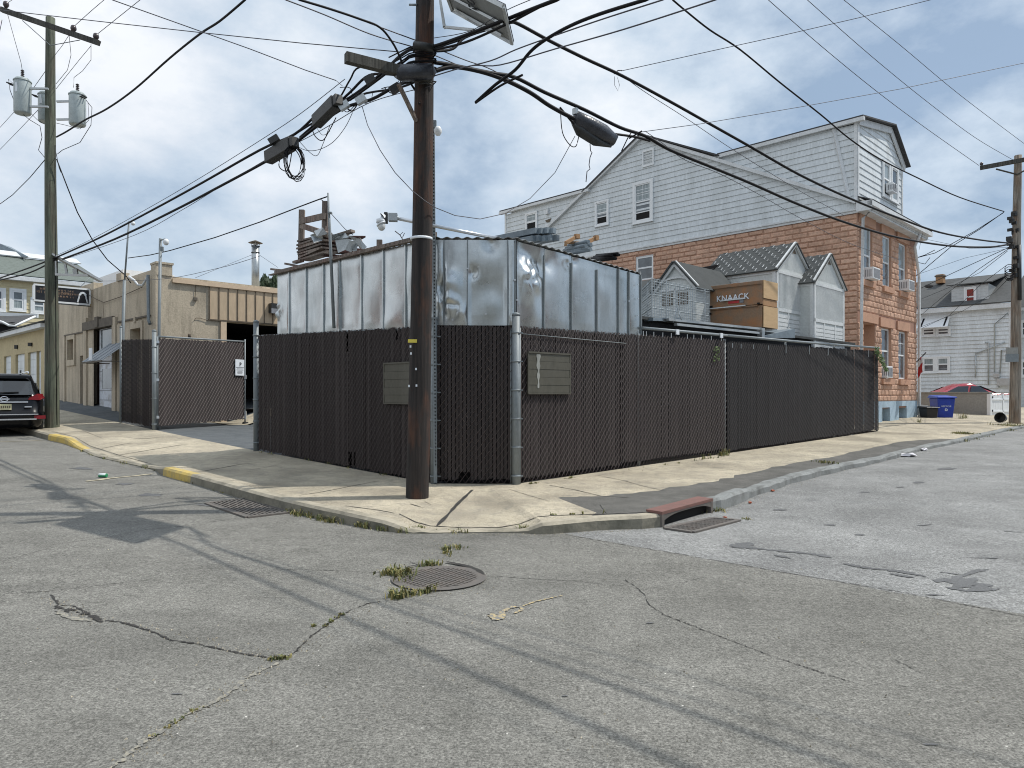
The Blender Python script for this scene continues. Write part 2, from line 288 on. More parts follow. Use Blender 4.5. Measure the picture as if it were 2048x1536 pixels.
# ---------------------------------------------------------------- mesh helpers
class MB:
    def __init__(s): s.v = []; s.f = []; s.mi = []; s.m = 0; s.sm = []; s.smooth = False
    def V(s, p): s.v.append(Vector(p)); return len(s.v)-1
    def F(s, *i): s.f.append(i); s.mi.append(s.m); s.sm.append(s.smooth)
    def quad(s, a, b, c, d): s.F(*[s.V(p) for p in (a, b, c, d)])
    def poly(s, pts): s.F(*[s.V(p) for p in pts])
    def hexa(s, lo, hi):       # two matching rings of n points
        n = len(lo); a = [s.V(p) for p in lo]; b = [s.V(p) for p in hi]
        s.F(*reversed(a)); s.F(*b)
        for i in range(n): j = (i+1) % n; s.F(a[i], a[j], b[j], b[i])
        return s
    def box(s, c, sx, sy, sz, rz=0):
        c = Vector(c); m = Matrix.Rotation(rz, 3, 'Z')
        q = [(-1, -1), (1, -1), (1, 1), (-1, 1)]
        lo = [c + m @ Vector((x*sx/2, y*sy/2, -sz/2)) for x, y in q]; hi = [p+Vector((0, 0, sz)) for p in lo]
        return s.hexa(lo, hi)
    def tube(s, pts, r, n=6, cap=True, r2=None):
        pts = [Vector(p) for p in pts]; rings = []
        rs = r if isinstance(r, (list, tuple)) else [r + ((r2-r) if r2 is not None else 0)*i/max(1, len(pts)-1) for i in range(len(pts))]
        for i, p in enumerate(pts):
            t = (pts[min(i+1, len(pts)-1)]-pts[max(i-1, 0)]).normalized()
            up = Vector((0, 0, 1)) if abs(t.z) < .95 else Vector((1, 0, 0))
            a = t.cross(up).normalized(); b = a.cross(t)
            rings.append([s.V(p+(a*math.cos(2*math.pi*k/n)+b*math.sin(2*math.pi*k/n))*rs[i]) for k in range(n)])
        o = s.smooth; s.smooth = n > 4
        for A, B in zip(rings, rings[1:]):
            for k in range(n): s.F(A[k], A[(k+1) % n], B[(k+1) % n], B[k])
        s.smooth = o
        if cap: s.F(*reversed(rings[0])); s.F(*rings[-1])
        return s
    def beam(s, a, b, w, h):     # rectangular bar
        a = Vector(a); b = Vector(b); t = (b-a).normalized()
        up = Vector((0, 0, 1)) if abs(t.z) < .9 else Vector((0, 1, 0))
        x = t.cross(up).normalized(); y = x.cross(t)
        q = [(-1, -1), (1, -1), (1, 1), (-1, 1)]
        return s.hexa([a+x*i*w/2+y*j*h/2 for i, j in q], [b+x*i*w/2+y*j*h/2 for i, j in q])
    def ball(s, c, r, n=10, sz=1):
        c = Vector(c); rings = []
        for i in range(1, n//2):
            th = math.pi*i/(n//2)
            rings.append([s.V(c+Vector((r*math.sin(th)*math.cos(2*math.pi*k/n), r*math.sin(th)*math.sin(2*math.pi*k/n), r*sz*math.cos(th)))) for k in range(n)])
        t = s.V(c+Vector((0, 0, r*sz))); b = s.V(c-Vector((0, 0, r*sz)))
        o = s.smooth; s.smooth = True
        for k in range(n): s.F(t, rings[0][k], rings[0][(k+1) % n]); s.F(b, rings[-1][(k+1) % n], rings[-1][k])
        for A, B in zip(rings, rings[1:]):
            for k in range(n): s.F(A[k], B[k], B[(k+1) % n], A[(k+1) % n])
        s.smooth = o; return s
    def build(s, name, mat, parent=None, bevel=0):
        me = bpy.data.meshes.new(name)
        off = LOC.get(parent.name, Vector()) if parent else Vector()
        me.from_pydata([tuple(p-off) for p in s.v], [], s.f)
        for m in (mat if isinstance(mat, (list, tuple)) else [mat]): me.materials.append(M[m])
        me.polygons.foreach_set('material_index', s.mi); me.polygons.foreach_set('use_smooth', s.sm)
        bm = bmesh.new(); bm.from_mesh(me); bmesh.ops.remove_doubles(bm, verts=bm.verts, dist=1e-5) if s.weld else None
        bmesh.ops.recalc_face_normals(bm, faces=bm.faces); bm.to_mesh(me); bm.free()
        o = bpy.data.objects.new(name, me); C.objects.link(o)
        if parent: o.parent = parent; LOC[o.name] = off
        if bevel:
            b = o.modifiers.new('bevel', 'BEVEL'); b.width = bevel; b.segments = 2; b.limit_method = 'ANGLE'
        return o
    weld = False
LOC = {}
def thing(name, label, cat, loc, group=None):
    o = bpy.data.objects.new(name, None); C.objects.link(o); o.empty_display_size = .2
    o.location = loc; LOC[o.name] = Vector(loc)
    return tag(o, label, cat, group)
def tag(o, label, cat, group=None):
    o['label'] = label; o['category'] = cat
    if group: o['group'] = group
    return o
def struct(o): o['kind'] = 'structure'; return o
def stuff(o, label=None, cat=None):
    o['kind'] = 'stuff'
    if label: tag(o, label, cat)
    return o
def W(px, py, d): return Vector((d*(px-1024)/FP, d, EYE+d*(HY-py)/FP))
class Fr:     # a vertical plane standing in the place: s runs along it, n out of it towards the street, z up
    def __init__(f, o, d):
        f.o = Vector((o[0], o[1], 0)); f.d = Vector((d[0], d[1], 0)).normalized()
        n = Vector((f.d.y, -f.d.x, 0)); f.n = n if n.y < 0 else -n
    def p(f, s, n, z): q = f.o+f.d*s+f.n*n; return Vector((q.x, q.y, z))
    def s(f, px, n=0):
        r = (px-1024)/FP; o = f.o+f.n*n
        return (r*o.y-o.x)/(f.d.x-r*f.d.y)
    def z(f, px, py, n=0):
        q = f.p(f.s(px, n), n, 0); return EYE+q.y*(HY-py)/FP
    def P(f, px, py, n=0): return f.p(f.s(px, n), n, f.z(px, py, n))
    def box(f, mb, s0, s1, n0, n1, z0, z1):
        q = [(s0, n0), (s1, n0), (s1, n1), (s0, n1)]
        return mb.hexa([f.p(a, b, z0) for a, b in q], [f.p(a, b, z1) for a, b in q])
    def sub(f, s, n, flip=False):
        q = f.p(s, n, 0); return Fr((q.x, q.y), (f.d.x, f.d.y))
def shp(p):   # soft ramp
    w = .8
    return w*math.log(1+math.exp(max(-30, min(30, p/w)))) if p < 20 else p
LD = Vector((-.7217, .6922)); RD = Vector((.7265, .6871)); C0 = Vector((-.55, 10.4))
C1 = Vector((-1.2, 10.89)); C2 = Vector((.06, 10.9))
def ab(x, y):
    dx, dy = x-C0.x, y-C0.y; det = LD.x*RD.y-RD.x*LD.y
    return (dx*RD.y-RD.x*dy)/det, (LD.x*dy-dx*LD.y)/det
def cl(v, a, b): return max(a, min(b, v))
def za(a): return .033*(shp(a)-shp(a-13)) + .045*(shp(a-13)-shp(a-35))
def zr0(a): return .030*(shp(a)-shp(a-35))
def zb(b): return .018*(shp(b)-shp(b-30))
def rz(x, y):
    a, b = ab(x, y); return -.16+zr0(a)+zb(b)
def sz(x, y):
    a, b = ab(x, y); return za(a)+.010*(shp(a-8)-shp(a-13))+zb(b)
def yz(x, y):
    a, b = ab(x, y); k = cl((a-7)/4, 0, 1); m = cl(a-15.3, 0, 1)
    return sz(x, y)+m*.16*cl(b, 0, 1.8)+(1-m)*k*(.38*cl((b-3.1)/1.1, 0, 1)-.032*cl(b, 0, 3))
def ray(px, py, f):
    k = Vector(((px-1024)/FP, 1, (HY-py)/FP)); d = 8.0
    for _ in range(60):
        z = f(k.x*d, d)
        if abs(k.z) < 1e-6: break
        nd = (z-EYE)/k.z; d = d*.5+cl(nd, .5, 120)*.5
    return Vector((k.x*d, d, f(k.x*d, d)))
def text(s, size, origin, xd, yd, mat, parent, name='lettering', bold=0, ext=.004, align='CENTER'):
    cu = bpy.data.curves.new('t', 'FONT'); cu.body = s; cu.size = size; cu.align_x = align; cu.extrude = ext; cu.offset = bold; cu.resolution_u = 3; cu.space_character = 1.06
    o = bpy.data.objects.new('t', cu); C.objects.link(o); bpy.context.view_layer.update()
    me = bpy.data.meshes.new_from_object(o.evaluated_get(bpy.context.evaluated_depsgraph_get()))
    bpy.data.objects.remove(o)
    xd = Vector(xd).normalized(); yd = Vector(yd).normalized(); zd = xd.cross(yd)
    mt = Matrix((xd, yd, zd)).transposed().to_4x4(); mt.translation = Vector(origin)-(LOC[parent.name] if parent else Vector())
    me.transform(mt); me.materials.clear(); me.materials.append(M[mat])
    r = bpy.data.objects.new(name, me); C.objects.link(r)
    if parent: r.parent = parent; LOC[r.name] = LOC[parent.name]
    return r
# ================================================================= GROUND
mb = MB(); mb.quad((-700, -300, -.5), (700, -300, -.5), (700, 900, -.5), (-700, 900, -.5))
struct(mb.build('ground', 'oldtar'))
def grid_sheet(xs, ys, zf, name, mat):
    mb = MB(); mb.smooth = True
    ids = [[mb.V((x, y, zf(x, y))) for x in xs] for y in ys]
    for j in range(len(ys)-1):
        for i in range(len(xs)-1): mb.F(ids[j][i], ids[j][i+1], ids[j+1][i+1], ids[j+1][i])
    return mb.build(name, mat)
xs = [-80, -60, -45]+[x*.5 for x in range(-70, 71)]+[45, 60, 80, 110]
ys = [-30, -15]+[y*.5 for y in range(-12, 90)]+[50, 60, 75, 100]
road = struct(grid_sheet(xs, ys, rz, 'road', 'asphalt'))
def bvh(o): 
    me = o.data; return BVHTree.FromPolygons([v.co.copy() for v in me.vertices], [tuple(p.vertices) for p in me.polygons])
BR = bvh(road)
# kerb line: foot of the kerb on the road, with the kerb height and finish
Kp = [(98, 880, .15, 'y'), (128.5, 887, .15, 'y'), (153, 897, .06, 'y'), (166, 902, .045, 'k'), (202, 916, .04, 'k'), (301, 938, .05, 'k'),
      (328, 951, .14, 'y'), (375, 964, .14, 'y'), (383, 966, .14, 'k'), (478, 995, .15, 'k'), (573, 1022, .15, 'k'), (671, 1044, .14, 'k'), (767, 1061, .11, 'k'),
      (813, 1066, .05, 'k'), (860, 1067, .022, 'k'), (931, 1065.5, .018, 'k'), (1038, 1066, .03, 'k'), (1085, 1068, .12, 'k'), (1150, 1064, .135, 'k'),
      (1218, 1059, .14, 'k'), (1319, 1054, .15, 'i'), (1417, 1025, .15, 'g'), (1450, 1017, .16, 'g'), (1490, 1000, .15, 'g'), (1516, 990, .11, 'g'), (1585, 966.6, .12, 'g'),
      (1674, 944, .11, 'g'), (1774, 921, .10, 'g'), (1854, 899, .09, 'g'), (1924, 885, .09, 'g'), (1993, 867, .08, 'g'), (2048, 856, .08, 'g')]
K = []
for px, py, h, t in Kp: K.append([ray(px, py, rz), h, t, px])
for dd in (4, 12, 24, 40): K.insert(0, [Vector((*(K[0][0].xy+LD*(dd if dd == 4 else 9)), 0)), .15, 'k', 60-dd])
for dd in (6, 16, 20): K.append([Vector((*(K[-1][0].xy+Vector((.712, .702))*dd), 0)), .08, 'g', 2048+dd*10])
# subdivide
KK = []
def cr(a, b, c, d, t): return .5*((2*b)+(-a+c)*t+(2*a-5*b+4*c-d)*t*t+(-a+3*b-3*c+d)*t**3)
for i in range(len(K)-1):
    a, b, c, d = K[max(0, i-1)], K[i], K[i+1], K[min(len(K)-1, i+2)]
    n = 3 if (c[0]-b[0]).length < 1 else 6
    for j in range(n):
        t = j/n; q = cr(a[0].xy, b[0].xy, c[0].xy, d[0].xy, t) if .2 < (a[0]-b[0]).length < 4 and (c[0]-b[0]).length < 4 and (d[0]-c[0]).length < 4 else b[0].xy.lerp(c[0].xy, t)
        KK.append([Vector(q), b[1]+(c[1]-b[1])*t, b[2], b[3]+(c[3]-b[3])*t])
KK.append([K[-1][0].xy, K[-1][1], K[-1][2], K[-1][3]])
nK = len(KK)
for i, k in enumerate(KK):
    t = (KK[min(i+1, nK-1)][0]-KK[max(i-1, 0)][0]).normalized(); k.append(Vector((-t.y, t.x)))
# inner edge of the pavement
i1 = max(i for i, k in enumerate(KK) if k[0].x < 0 and (k[0]-C1).dot(LD) > 0); i2 = min(i for i, k in enumerate(KK) if k[0].x > 0 and (k[0]-C2).dot(RD) > 0)
NI = Vector((-RD.y, RD.x))
for i, k in enumerate(KK):
    p = k[0]
    if i <= i1: q = C1+LD*(p-C1).dot(LD)
    elif i >= i2:
        v = (p-C2).dot(RD); q = C2+RD*v+NI*(3.2*cl((v-15.1)/.4, 0, 1)+(6*cl((v-21)/1, 0, 1)))
    else: q = C1.lerp(C2, (i-i1)/(i2-i1))
    k.append(q)
FR = [0, .12, .24, .36, .5, .62, .75, .88, 1]
def fb(px):
    pts = [(1215, 0), (1235, .50), (1319, .50), (1420, .34), (1516, .24), (1700, .26), (1880, .27), (1925, .0)]
    if px <= 1215 or px >= 1925: return 0
    for (a, fa), (b, f2) in zip(pts, pts[1:]):
        if a <= px <= b: return fa+(f2-fa)*(px-a)/(b-a)
mb = MB(); rows = []; mb.smooth = False
for i, k in enumerate(KK):
    ki = k[0]+k[4]*.15; zt = rz(*k[0])+k[1]; f0 = fb(k[3]); f0 = f0+U(-.03, .03) if f0 > .03 else f0
    frs = [f0*g for g in (0, .5, 1)]+[f0+(1-f0)*g for g in (.06, .14, .24, .36, .5, .64, .78, .9, 1)]
    row = []
    for f in frs:
        q = ki.lerp(k[5], f); zi = sz(*k[5])
        g = f if k[1] > .1 else f**.75
        z = zt+(zi-zt)*g
        row.append(mb.V((q.x, q.y, z)))
    rows.append((row, f0))
for i in range(nK-1):
    (a, fa), (b, f2) = rows[i], rows[i+1]
    for j in range(len(a)-1):
        if j < 2 and fa < .001 and f2 < .001: continue
        mb.m = 1 if j < 2 else 0
        mb.F(a[j], b[j], b[j+1], a[j+1])
pave = struct(mb.build('pavement', ['concrete', 'oldtar'])); BP = bvh(pave)
# kerbs
mb = MB(); mats = {'k': 0, 'y': 1, 'g': 2, 'i': 0}
pr = None; cut = 0
for i, k in enumerate(KK):
    z0 = rz(*k[0]); zt = z0+k[1]; o = k[0]; inn = k[0]+k[4]*.152
    jt = U(-.006, .006) if k[2] != 'g' else U(-.022, .022); zt = zt+(U(-.014, .010) if k[2] == 'g' else 0)
    ring = [(*(o-k[4]*(.02+jt)), z0-.06), (*(o-k[4]*(.012+jt)), zt-.03 if k[1] > .04 else zt-.01), (*(o+k[4]*.02), zt+.004), (*inn, zt+.004)]
    cur = [mb.V(p) for p in ring]
    if pr and pr[1] != 'i':
        mb.m = mats[pr[1]]
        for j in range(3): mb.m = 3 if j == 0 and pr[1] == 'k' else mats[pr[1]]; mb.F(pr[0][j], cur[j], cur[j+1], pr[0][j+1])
    pr = (cur, k[2])
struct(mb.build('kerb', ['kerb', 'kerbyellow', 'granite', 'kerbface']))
# yard and driveway behind the fence line
def sheet2(o, d1, d2, us, ws, zf, dz, name, mat):
    mb = MB(); mb.smooth = True
    ids = [[(lambda p: mb.V((p.x, p.y, zf(p.x, p.y)+dz)))(o+d1*u+d2*w) for u in us] for w in ws]
    for j in range(len(ws)-1):
        for i in range(len(us)-1): mb.F(ids[j][i], ids[j][i+1], ids[j+1][i+1], ids[j+1][i])
    return mb.build(name, mat)
yard = struct(sheet2(C1, LD, -Vector((LD.y, -LD.x))*-1 if Vector((LD.y, -LD.x)).dot(RD) > 0 else -Vector((LD.y, -LD.x)), [0, 1]+[4+i*.6 for i in range(45)]+[33, 36, 40, 46, 55], [0, .3, .6, .9, 1.2, 1.5, 1.8, 2.1, 2.6, 3.2, 4, 5, 7, 9, 12, 16], yz, -.01, 'yard', 'drive'))
# ------------------------------------------------ surface marks laid from where they are seen, as thin strips on the real surface
def hit(px, py, lift=.005, which=None):
    k = Vector(((px-1024)/FP, 1, (HY-py)/FP)).normalized(); o = Vector((0, 0, EYE)); best = None
    for t in ((BP, BR) if which is None else which):
        l, n, i, d = t.ray_cast(o, k)
        if l is not None and (best is None or d < best[1]): best = (l, d)
    return best[0]+Vector((0, 0, lift)) if best else ray(px, py, rz)+Vector((0, 0, lift))
def strip(mb, pl, w, jit=.35, step=7, lift=.005, wob=0, which=None, taper=True):
    pts = []
    for (x0, y0), (x1, y1) in zip(pl, pl[1:]):
        n = max(1, int(math.hypot(x1-x0, y1-y0)/step))
        for i in range(n): pts.append((x0+(x1-x0)*i/n, y0+(y1-y0)*i/n))
    pts.append(pl[-1]); P = [hit(x, y, lift, which) for x, y in pts]
    if wob: P = [p+Vector((U(-wob, wob), U(-wob, wob), 0)) for p in P]
    for i in range(len(P)-1):
        a, b = P[i], P[i+1]; t = (b-a); t.z = 0
        if t.length < 1e-5: continue
        s = Vector((-t.y, t.x, 0)).normalized()
        if i == 0: l = (a-s*w/2, a+s*w/2)
        ww = w*(1+U(-jit, jit))*(.35+.65*min(1, min(i+1, len(P)-2-i)/2) if taper else 1)
        r = (b-s*ww/2, b+s*ww/2); mb.quad(l[0], r[0], r[1], l[1]); l = r
cr_ = MB()
for pl, w in [([(101, 1190), (118, 1210), (150, 1213), (196, 1240), (240, 1244), (300, 1262), (345, 1281), (390, 1288), (470, 1305), (548, 1318)], .020),
              ([(1250, 1160), (1268, 1172), (1290, 1190), (1298, 1210), (1330, 1231), (1395, 1256), (1460, 1281), (1530, 1308), (1640, 1345), (1720, 1370)], .009),
              ([(1140, 1161), (1200, 1168), (1252, 1172)], .007), ([(1300, 1178), (1345, 1170), (1410, 1155)], .005),
              ([(985, 1152), (1060, 1158), (1140, 1162)], .009), ([(560, 1139), (660, 1141), (770, 1146)], .008),
              ([(760, 1203), (735, 1208), (700, 1221), (660, 1245), (620, 1275), (590, 1305), (562, 1322)], .014),
              ([(0, 1189), (60, 1185), (105, 1182), (200, 1171), (300, 1160)], .009), ([(90, 1092), (220, 1074), (290, 1060), (370, 1052), (480, 1036)], .009),
              ([(0, 1123), (110, 1094)], .007), ([(500, 1195), (600, 1197)], .006), ([(812, 1120), (850, 1137), (905, 1140)], .012), ([(1790, 1320), (1850, 1350)], .006),
              ([(1130, 1069), (1207, 1083), (1290, 1097), (1363, 1109), (1538, 1140), (1680, 1164), (1804, 1185), (1930, 1210), (2048, 1234)], .012),
              ([(1500, 1130), (1560, 1140), (1620, 1150)], .006), ([(160, 575+360), (210, 572+360)], .02)]:
    strip(cr_, pl, w*.7, .9, 4, .004, .006)
# hollow where the surface has broken away
for k in range(26):
    t = R(); x = 108+t*88; y = 1212+t*26+U(-4, 5); strip(cr_, [(x, y), (x+U(6, 14), y+U(1, 4))], U(.015, .035), .5, 4, .005)
struct(cr_.build('road_crack', 'crack'))
sc_ = MB()
for pl, w in [([(556, 1326), (500, 1352), (480, 1365), (470, 1380), (420, 1408), (370, 1432), (340, 1450), (280, 1490), (225, 1536)], .034),
              ([(112, 1222), (140, 1236), (180, 1243)], .06), ([(120, 1228), (150, 1240)], .05), ([(85, 1184), (105, 1181)], .02)]:
    strip(sc_, pl, w*.75, .8, 5, .0045, .010)
struct(sc_.build('road_crack', 'sandcrack'))
st = MB()
def blot(mb, cx, cy, rx, ry, n=14, lift=.0045, j=.35):
    c = hit(cx, cy, lift); ring = []
    for i in range(n):
        a = 2*math.pi*i/n; r = 1+U(-j, j); ring.append(hit(cx+rx*r*math.cos(a), cy+ry*r*math.sin(a), lift))
    for i in range(n): mb.poly([c, ring[i], ring[(i+1) % n]])
for pl, w in [([(1462, 1091), (1500, 1095), (1520, 1098)], .13), ([(1500, 1097), (1560, 1102), (1640, 1110), (1662, 1116)], .075), ([(1550, 1110), (1580, 1117)], .05),
              ([(1690, 1128), (1740, 1137), (1800, 1143), (1850, 1154)], .07), ([(1780, 1148), (1830, 1156)], .05), ([(1870, 1163), (1900, 1160), (1960, 1168), (1985, 1174)], .09),
              ([(1905, 1160), (1950, 1142), (1975, 1139)], .06), ([(1895, 1175), (1940, 1183), (2000, 1178)], .07), ([(1850, 1190), (1888, 1191)], .03),
              ([(1880, 1145), (1925, 1150)], .02), ([(1930, 1115), (2000, 1117)], .02), ([(1835, 1052), (1865, 1049)], .03), ([(2010, 1063), (2045, 1065)], .03)]:
    strip(st, pl, w, .6, 6, .0045, .01)
blot(st, 1925, 1166, 30, 10); blot(st, 1960, 1176, 22, 7); blot(st, 1493, 1090, 20, 4.5)
for x, y, rx in [(1895, 938, 18), (1838, 965, 14), (1730, 985, 10), (1800, 975, 9), (1560, 980+40, 14), (1660, 1050, 12), (1720, 1070, 12), (355, 1389, 10), (1130, 1393, 8), (1300, 1247, 9), (1860, 1490, 14), (165, 937, 22), (300, 990, 26), (420, 1010, 24), (250, 968, 18)]:
    blot(st, x, y, rx, rx*.12)
struct(st.build('road_stain', 'stain'))
ym = MB()
strip(ym, [(172, 963), (200, 960), (218, 957), (262, 953), (305, 948)], .09, .5, 5, .006)
strip(ym, [(0, 883.5), (60, 882), (92, 880)], .08, .2, 8, .006)
struct(ym.build('road_marking', 'ylinepale'))
ym = MB()
strip(ym, [(978, 1228), (1000, 1237), (1006, 1232), (1004, 1225), (1020, 1216), (1040, 1214), (1045, 1220), (1028, 1228)], .034, .5, 3, .006)
strip(ym, [(1046, 1213), (1070, 1204), (1125, 1192)], .016, .4, 5, .006); strip(ym, [(980, 1232), (992, 1240), (1004, 1238), (996, 1228)], .045, .5, 3, .0062)
struct(ym.build('road_marking', 'yline'))
# pavement joints
jt = MB()
for pl, w in [([(945, 980), (915, 1008), (893, 1033), (873, 1053)], .030), ([(798, 1028), (830, 1044), (860, 1052), (930, 1056), (1000, 1055), (1040, 1048), (1075, 1034), (1110, 1031), (1200, 1029), (1310, 1024)], .014),
              ([(757, 962), (700, 973), (640, 985), (598, 991)], .010), ([(690, 1012), (760, 1021), (790, 1027)], .010), ([(1016, 978), (1060, 992), (1100, 1003)], .006),
              ([(1100, 971), (1150, 980), (1200, 992), (1262, 996)], .012), ([(1196, 951), (1250, 962), (1280, 971), (1330, 982)], .008), ([(1402, 932), (1470, 941), (1540, 948)], .007),
              ([(204, 897), (250, 888), (270, 886)], .018), ([(240, 910), (300, 900), (375, 888)], .02), ([(258, 876), (300, 877), (325, 874)], .02), ([(512, 926), (480, 929), (410, 942), (395, 944)], .014),
              ([(500, 940), (560, 930)], .006), ([(1630, 900), (1700, 912), (1740, 915)], .006), ([(1735, 880), (1790, 890)], .006), ([(1200, 1010), (1213, 1028)], .008),
              ([(1640, 895), (1560, 905)], .004), ([(1085, 969), (1160, 957), (1196, 951), (1270, 940), (1380, 926)], .004), ([(96, 861), (150, 874), (180, 892), (240, 911), (310, 930)], .010), ([(165, 861), (205, 877)], .008), ([(820, 1008), (850, 1017)], .012), ([(850, 1004), (862, 1010)], .010)]:
    strip(jt, pl, w*1.5, .4, 6, .004, .002, (BP,))
struct(jt.build('pavement_joint', 'crack'))
# ------------------------------------------------ iron gratings
def grating(name, label, quadpx, nx, ny, bar, tilt=.004, hexa=False):
    c = [hit(x, y, .004, (BR,)) for x, y in quadpx]; ctr = sum(c, Vector())/4
    t = thing(name, label, 'grating', ctr)
    def bl(u, v): return c[0].lerp(c[1], u).lerp(c[3].lerp(c[2], u), v)
    mb = MB(); mb.poly([bl(0, 0), bl(1, 0), bl(1, 1), bl(0, 1)]); mb.build('pit', 'black', t)
    mb = MB(); h = Vector((0, 0, .012)); e = .045
    for a, b in (((0, 0), (1, 0)), ((1, 0), (1, 1)), ((1, 1), (0, 1)), ((0, 1), (0, 0))): mb.beam(bl(*a)+h*.6, bl(*b)+h*.6, .06, .02)
    mb.build('frame', 'iron', t)
    mb = MB()
    for i in range(1, nx): mb.beam(bl(i/nx, .01)+h*.5, bl(i/nx, .99)+h*.5, bar, .016)
    if hexa:
        for j in range(1, ny):
            for i in range(nx):
                if (i+j) % 2: mb.beam(bl(i/nx, j/ny)+h*.45, bl((i+1)/nx, j/ny)+h*.45, bar*1.2, .014)
    else:
        for j in range(1, ny): mb.beam(bl(.01, j/ny)+h*.4, bl(.99, j/ny)+h*.4, bar, .014)
    mb.build('bars', 'iron', t); return t
grating('drain_grate', 'square cast iron drain grate with honeycomb holes beside the left kerb', [(413, 1008), (497, 998), (580, 1026), (495, 1036)], 11, 9, .022, hexa=True)
grating('drain_grate', 'barred iron gutter grate below the rusty kerb inlet', [(1330, 1058), (1425, 1038), (1478, 1042), (1385, 1066)], 4, 9, .013)
# inlet hood on the kerb
a = ray(1317, 1054, rz); b = ray(1419, 1024, rz); dirk = (b-a).normalized(); nin = Vector((-dirk.y, dirk.x, 0))
t = thing('kerb_inlet', 'rusty red cast iron kerb inlet hood with a dark mouth over the gutter', 'storm drain', (a+b)/2)
mb = MB(); up = Vector((0, 0, 1))
def hood(s, n, z): return a+dirk*s+nin*n+up*z
Ln = (b-a).length
mb.hexa([hood(0, -.05, .15), hood(Ln, -.05, .15), hood(Ln, .17, .165), hood(0, .17, .165)], [hood(0, -.05, .185), hood(Ln, -.05, .185), hood(Ln, .17, .19), hood(0, .17, .19)]); mb.build('cover', 'rustiron', t)
mb = MB(); N = 14
for i in range(N):
    s0, s1 = Ln*i/N, Ln*(i+1)/N
    f = lambda s: .15-.075*(abs(2*s/Ln-1)**3.5) - .02
    mb.quad(hood(s0, -.045, f(s0)), hood(s1, -.045, f(s1)), hood(s1, -.045, .152), hood(s0, -.045, .152))
for s in (0, Ln-.05): mb.hexa([hood(s, -.05, -.04), hood(s+.05, -.05, -.04), hood(s+.05, .12, -.04), hood(s, .12, -.04)], [hood(s, -.05, .15), hood(s+.05, -.05, .15), hood(s+.05, .12, .15), hood(s, .12, .15)])
mb.build('face', 'iron', t)
mb = MB(); mb.hexa([hood(0.02, .02, -.03), hood(Ln-.02, .02, -.03), hood(Ln-.02, .14, -.03), hood(.02, .14, -.03)], [hood(.02, .02, .148), hood(Ln-.02, .02, .148), hood(Ln-.02, .14, .148), hood(.02, .14, .148)]); mb.build('mouth', 'black', t)
# round manhole in the crossing
mc = hit(878, 1157, 0, (BR,)); Rm = .335
t = thing('manhole', 'round barred iron manhole cover sunk in the cracked crossing asphalt', 'manhole', mc)
mb = MB(); mb.poly([mc+Vector((Rm*math.cos(2*math.pi*i/40), Rm*math.sin(2*math.pi*i/40), .0045)) for i in range(40)]); mb.build('pit', 'black', t)
mb = MB()
for i in range(40):
    a0, a1 = 2*math.pi*i/40, 2*math.pi*(i+1)/40
    for r0, r1, z in ((Rm-.02, Rm+.07, .012),):
        q = [mc+Vector((r*math.cos(a), r*math.sin(a), z)) for r, a in ((r0, a0), (r1, a0), (r1, a1), (r0, a1))]; mb.quad(*q)
        mb.quad(q[3], q[0], q[0]-up*.012, q[3]-up*.012)
mb.build('frame', 'iron', t)
mb = MB(); an = math.radians(58); dv = Vector((math.cos(an), math.sin(an), 0)); pv = Vector((-dv.y, dv.x, 0))
for i in range(-7, 8):
    o = i*.042; h = math.sqrt(max(0, (Rm-.01)**2-o*o)); mb.beam(mc+pv*o-dv*h+up*.010, mc+pv*o+dv*h+up*.010, .017, .012)
for o in (-.24, -.12, 0, .12, .24):
    h = math.sqrt(max(0, (Rm-.01)**2-o*o)); mb.beam(mc+dv*o-pv*h+up*.0085, mc+dv*o+pv*h+up*.0085, .014, .01)
mb.build('bars', 'iron', t)
mb = MB()
strip(mb, [(893, 1126), (915, 1130), (940, 1136), (955, 1142), (968, 1152)], .05, .4, 4, .013); strip(mb, [(815, 1136), (840, 1132), (868, 1130)], .03, .4, 4, .013)
struct(mb.build('road_crack', 'crack'))
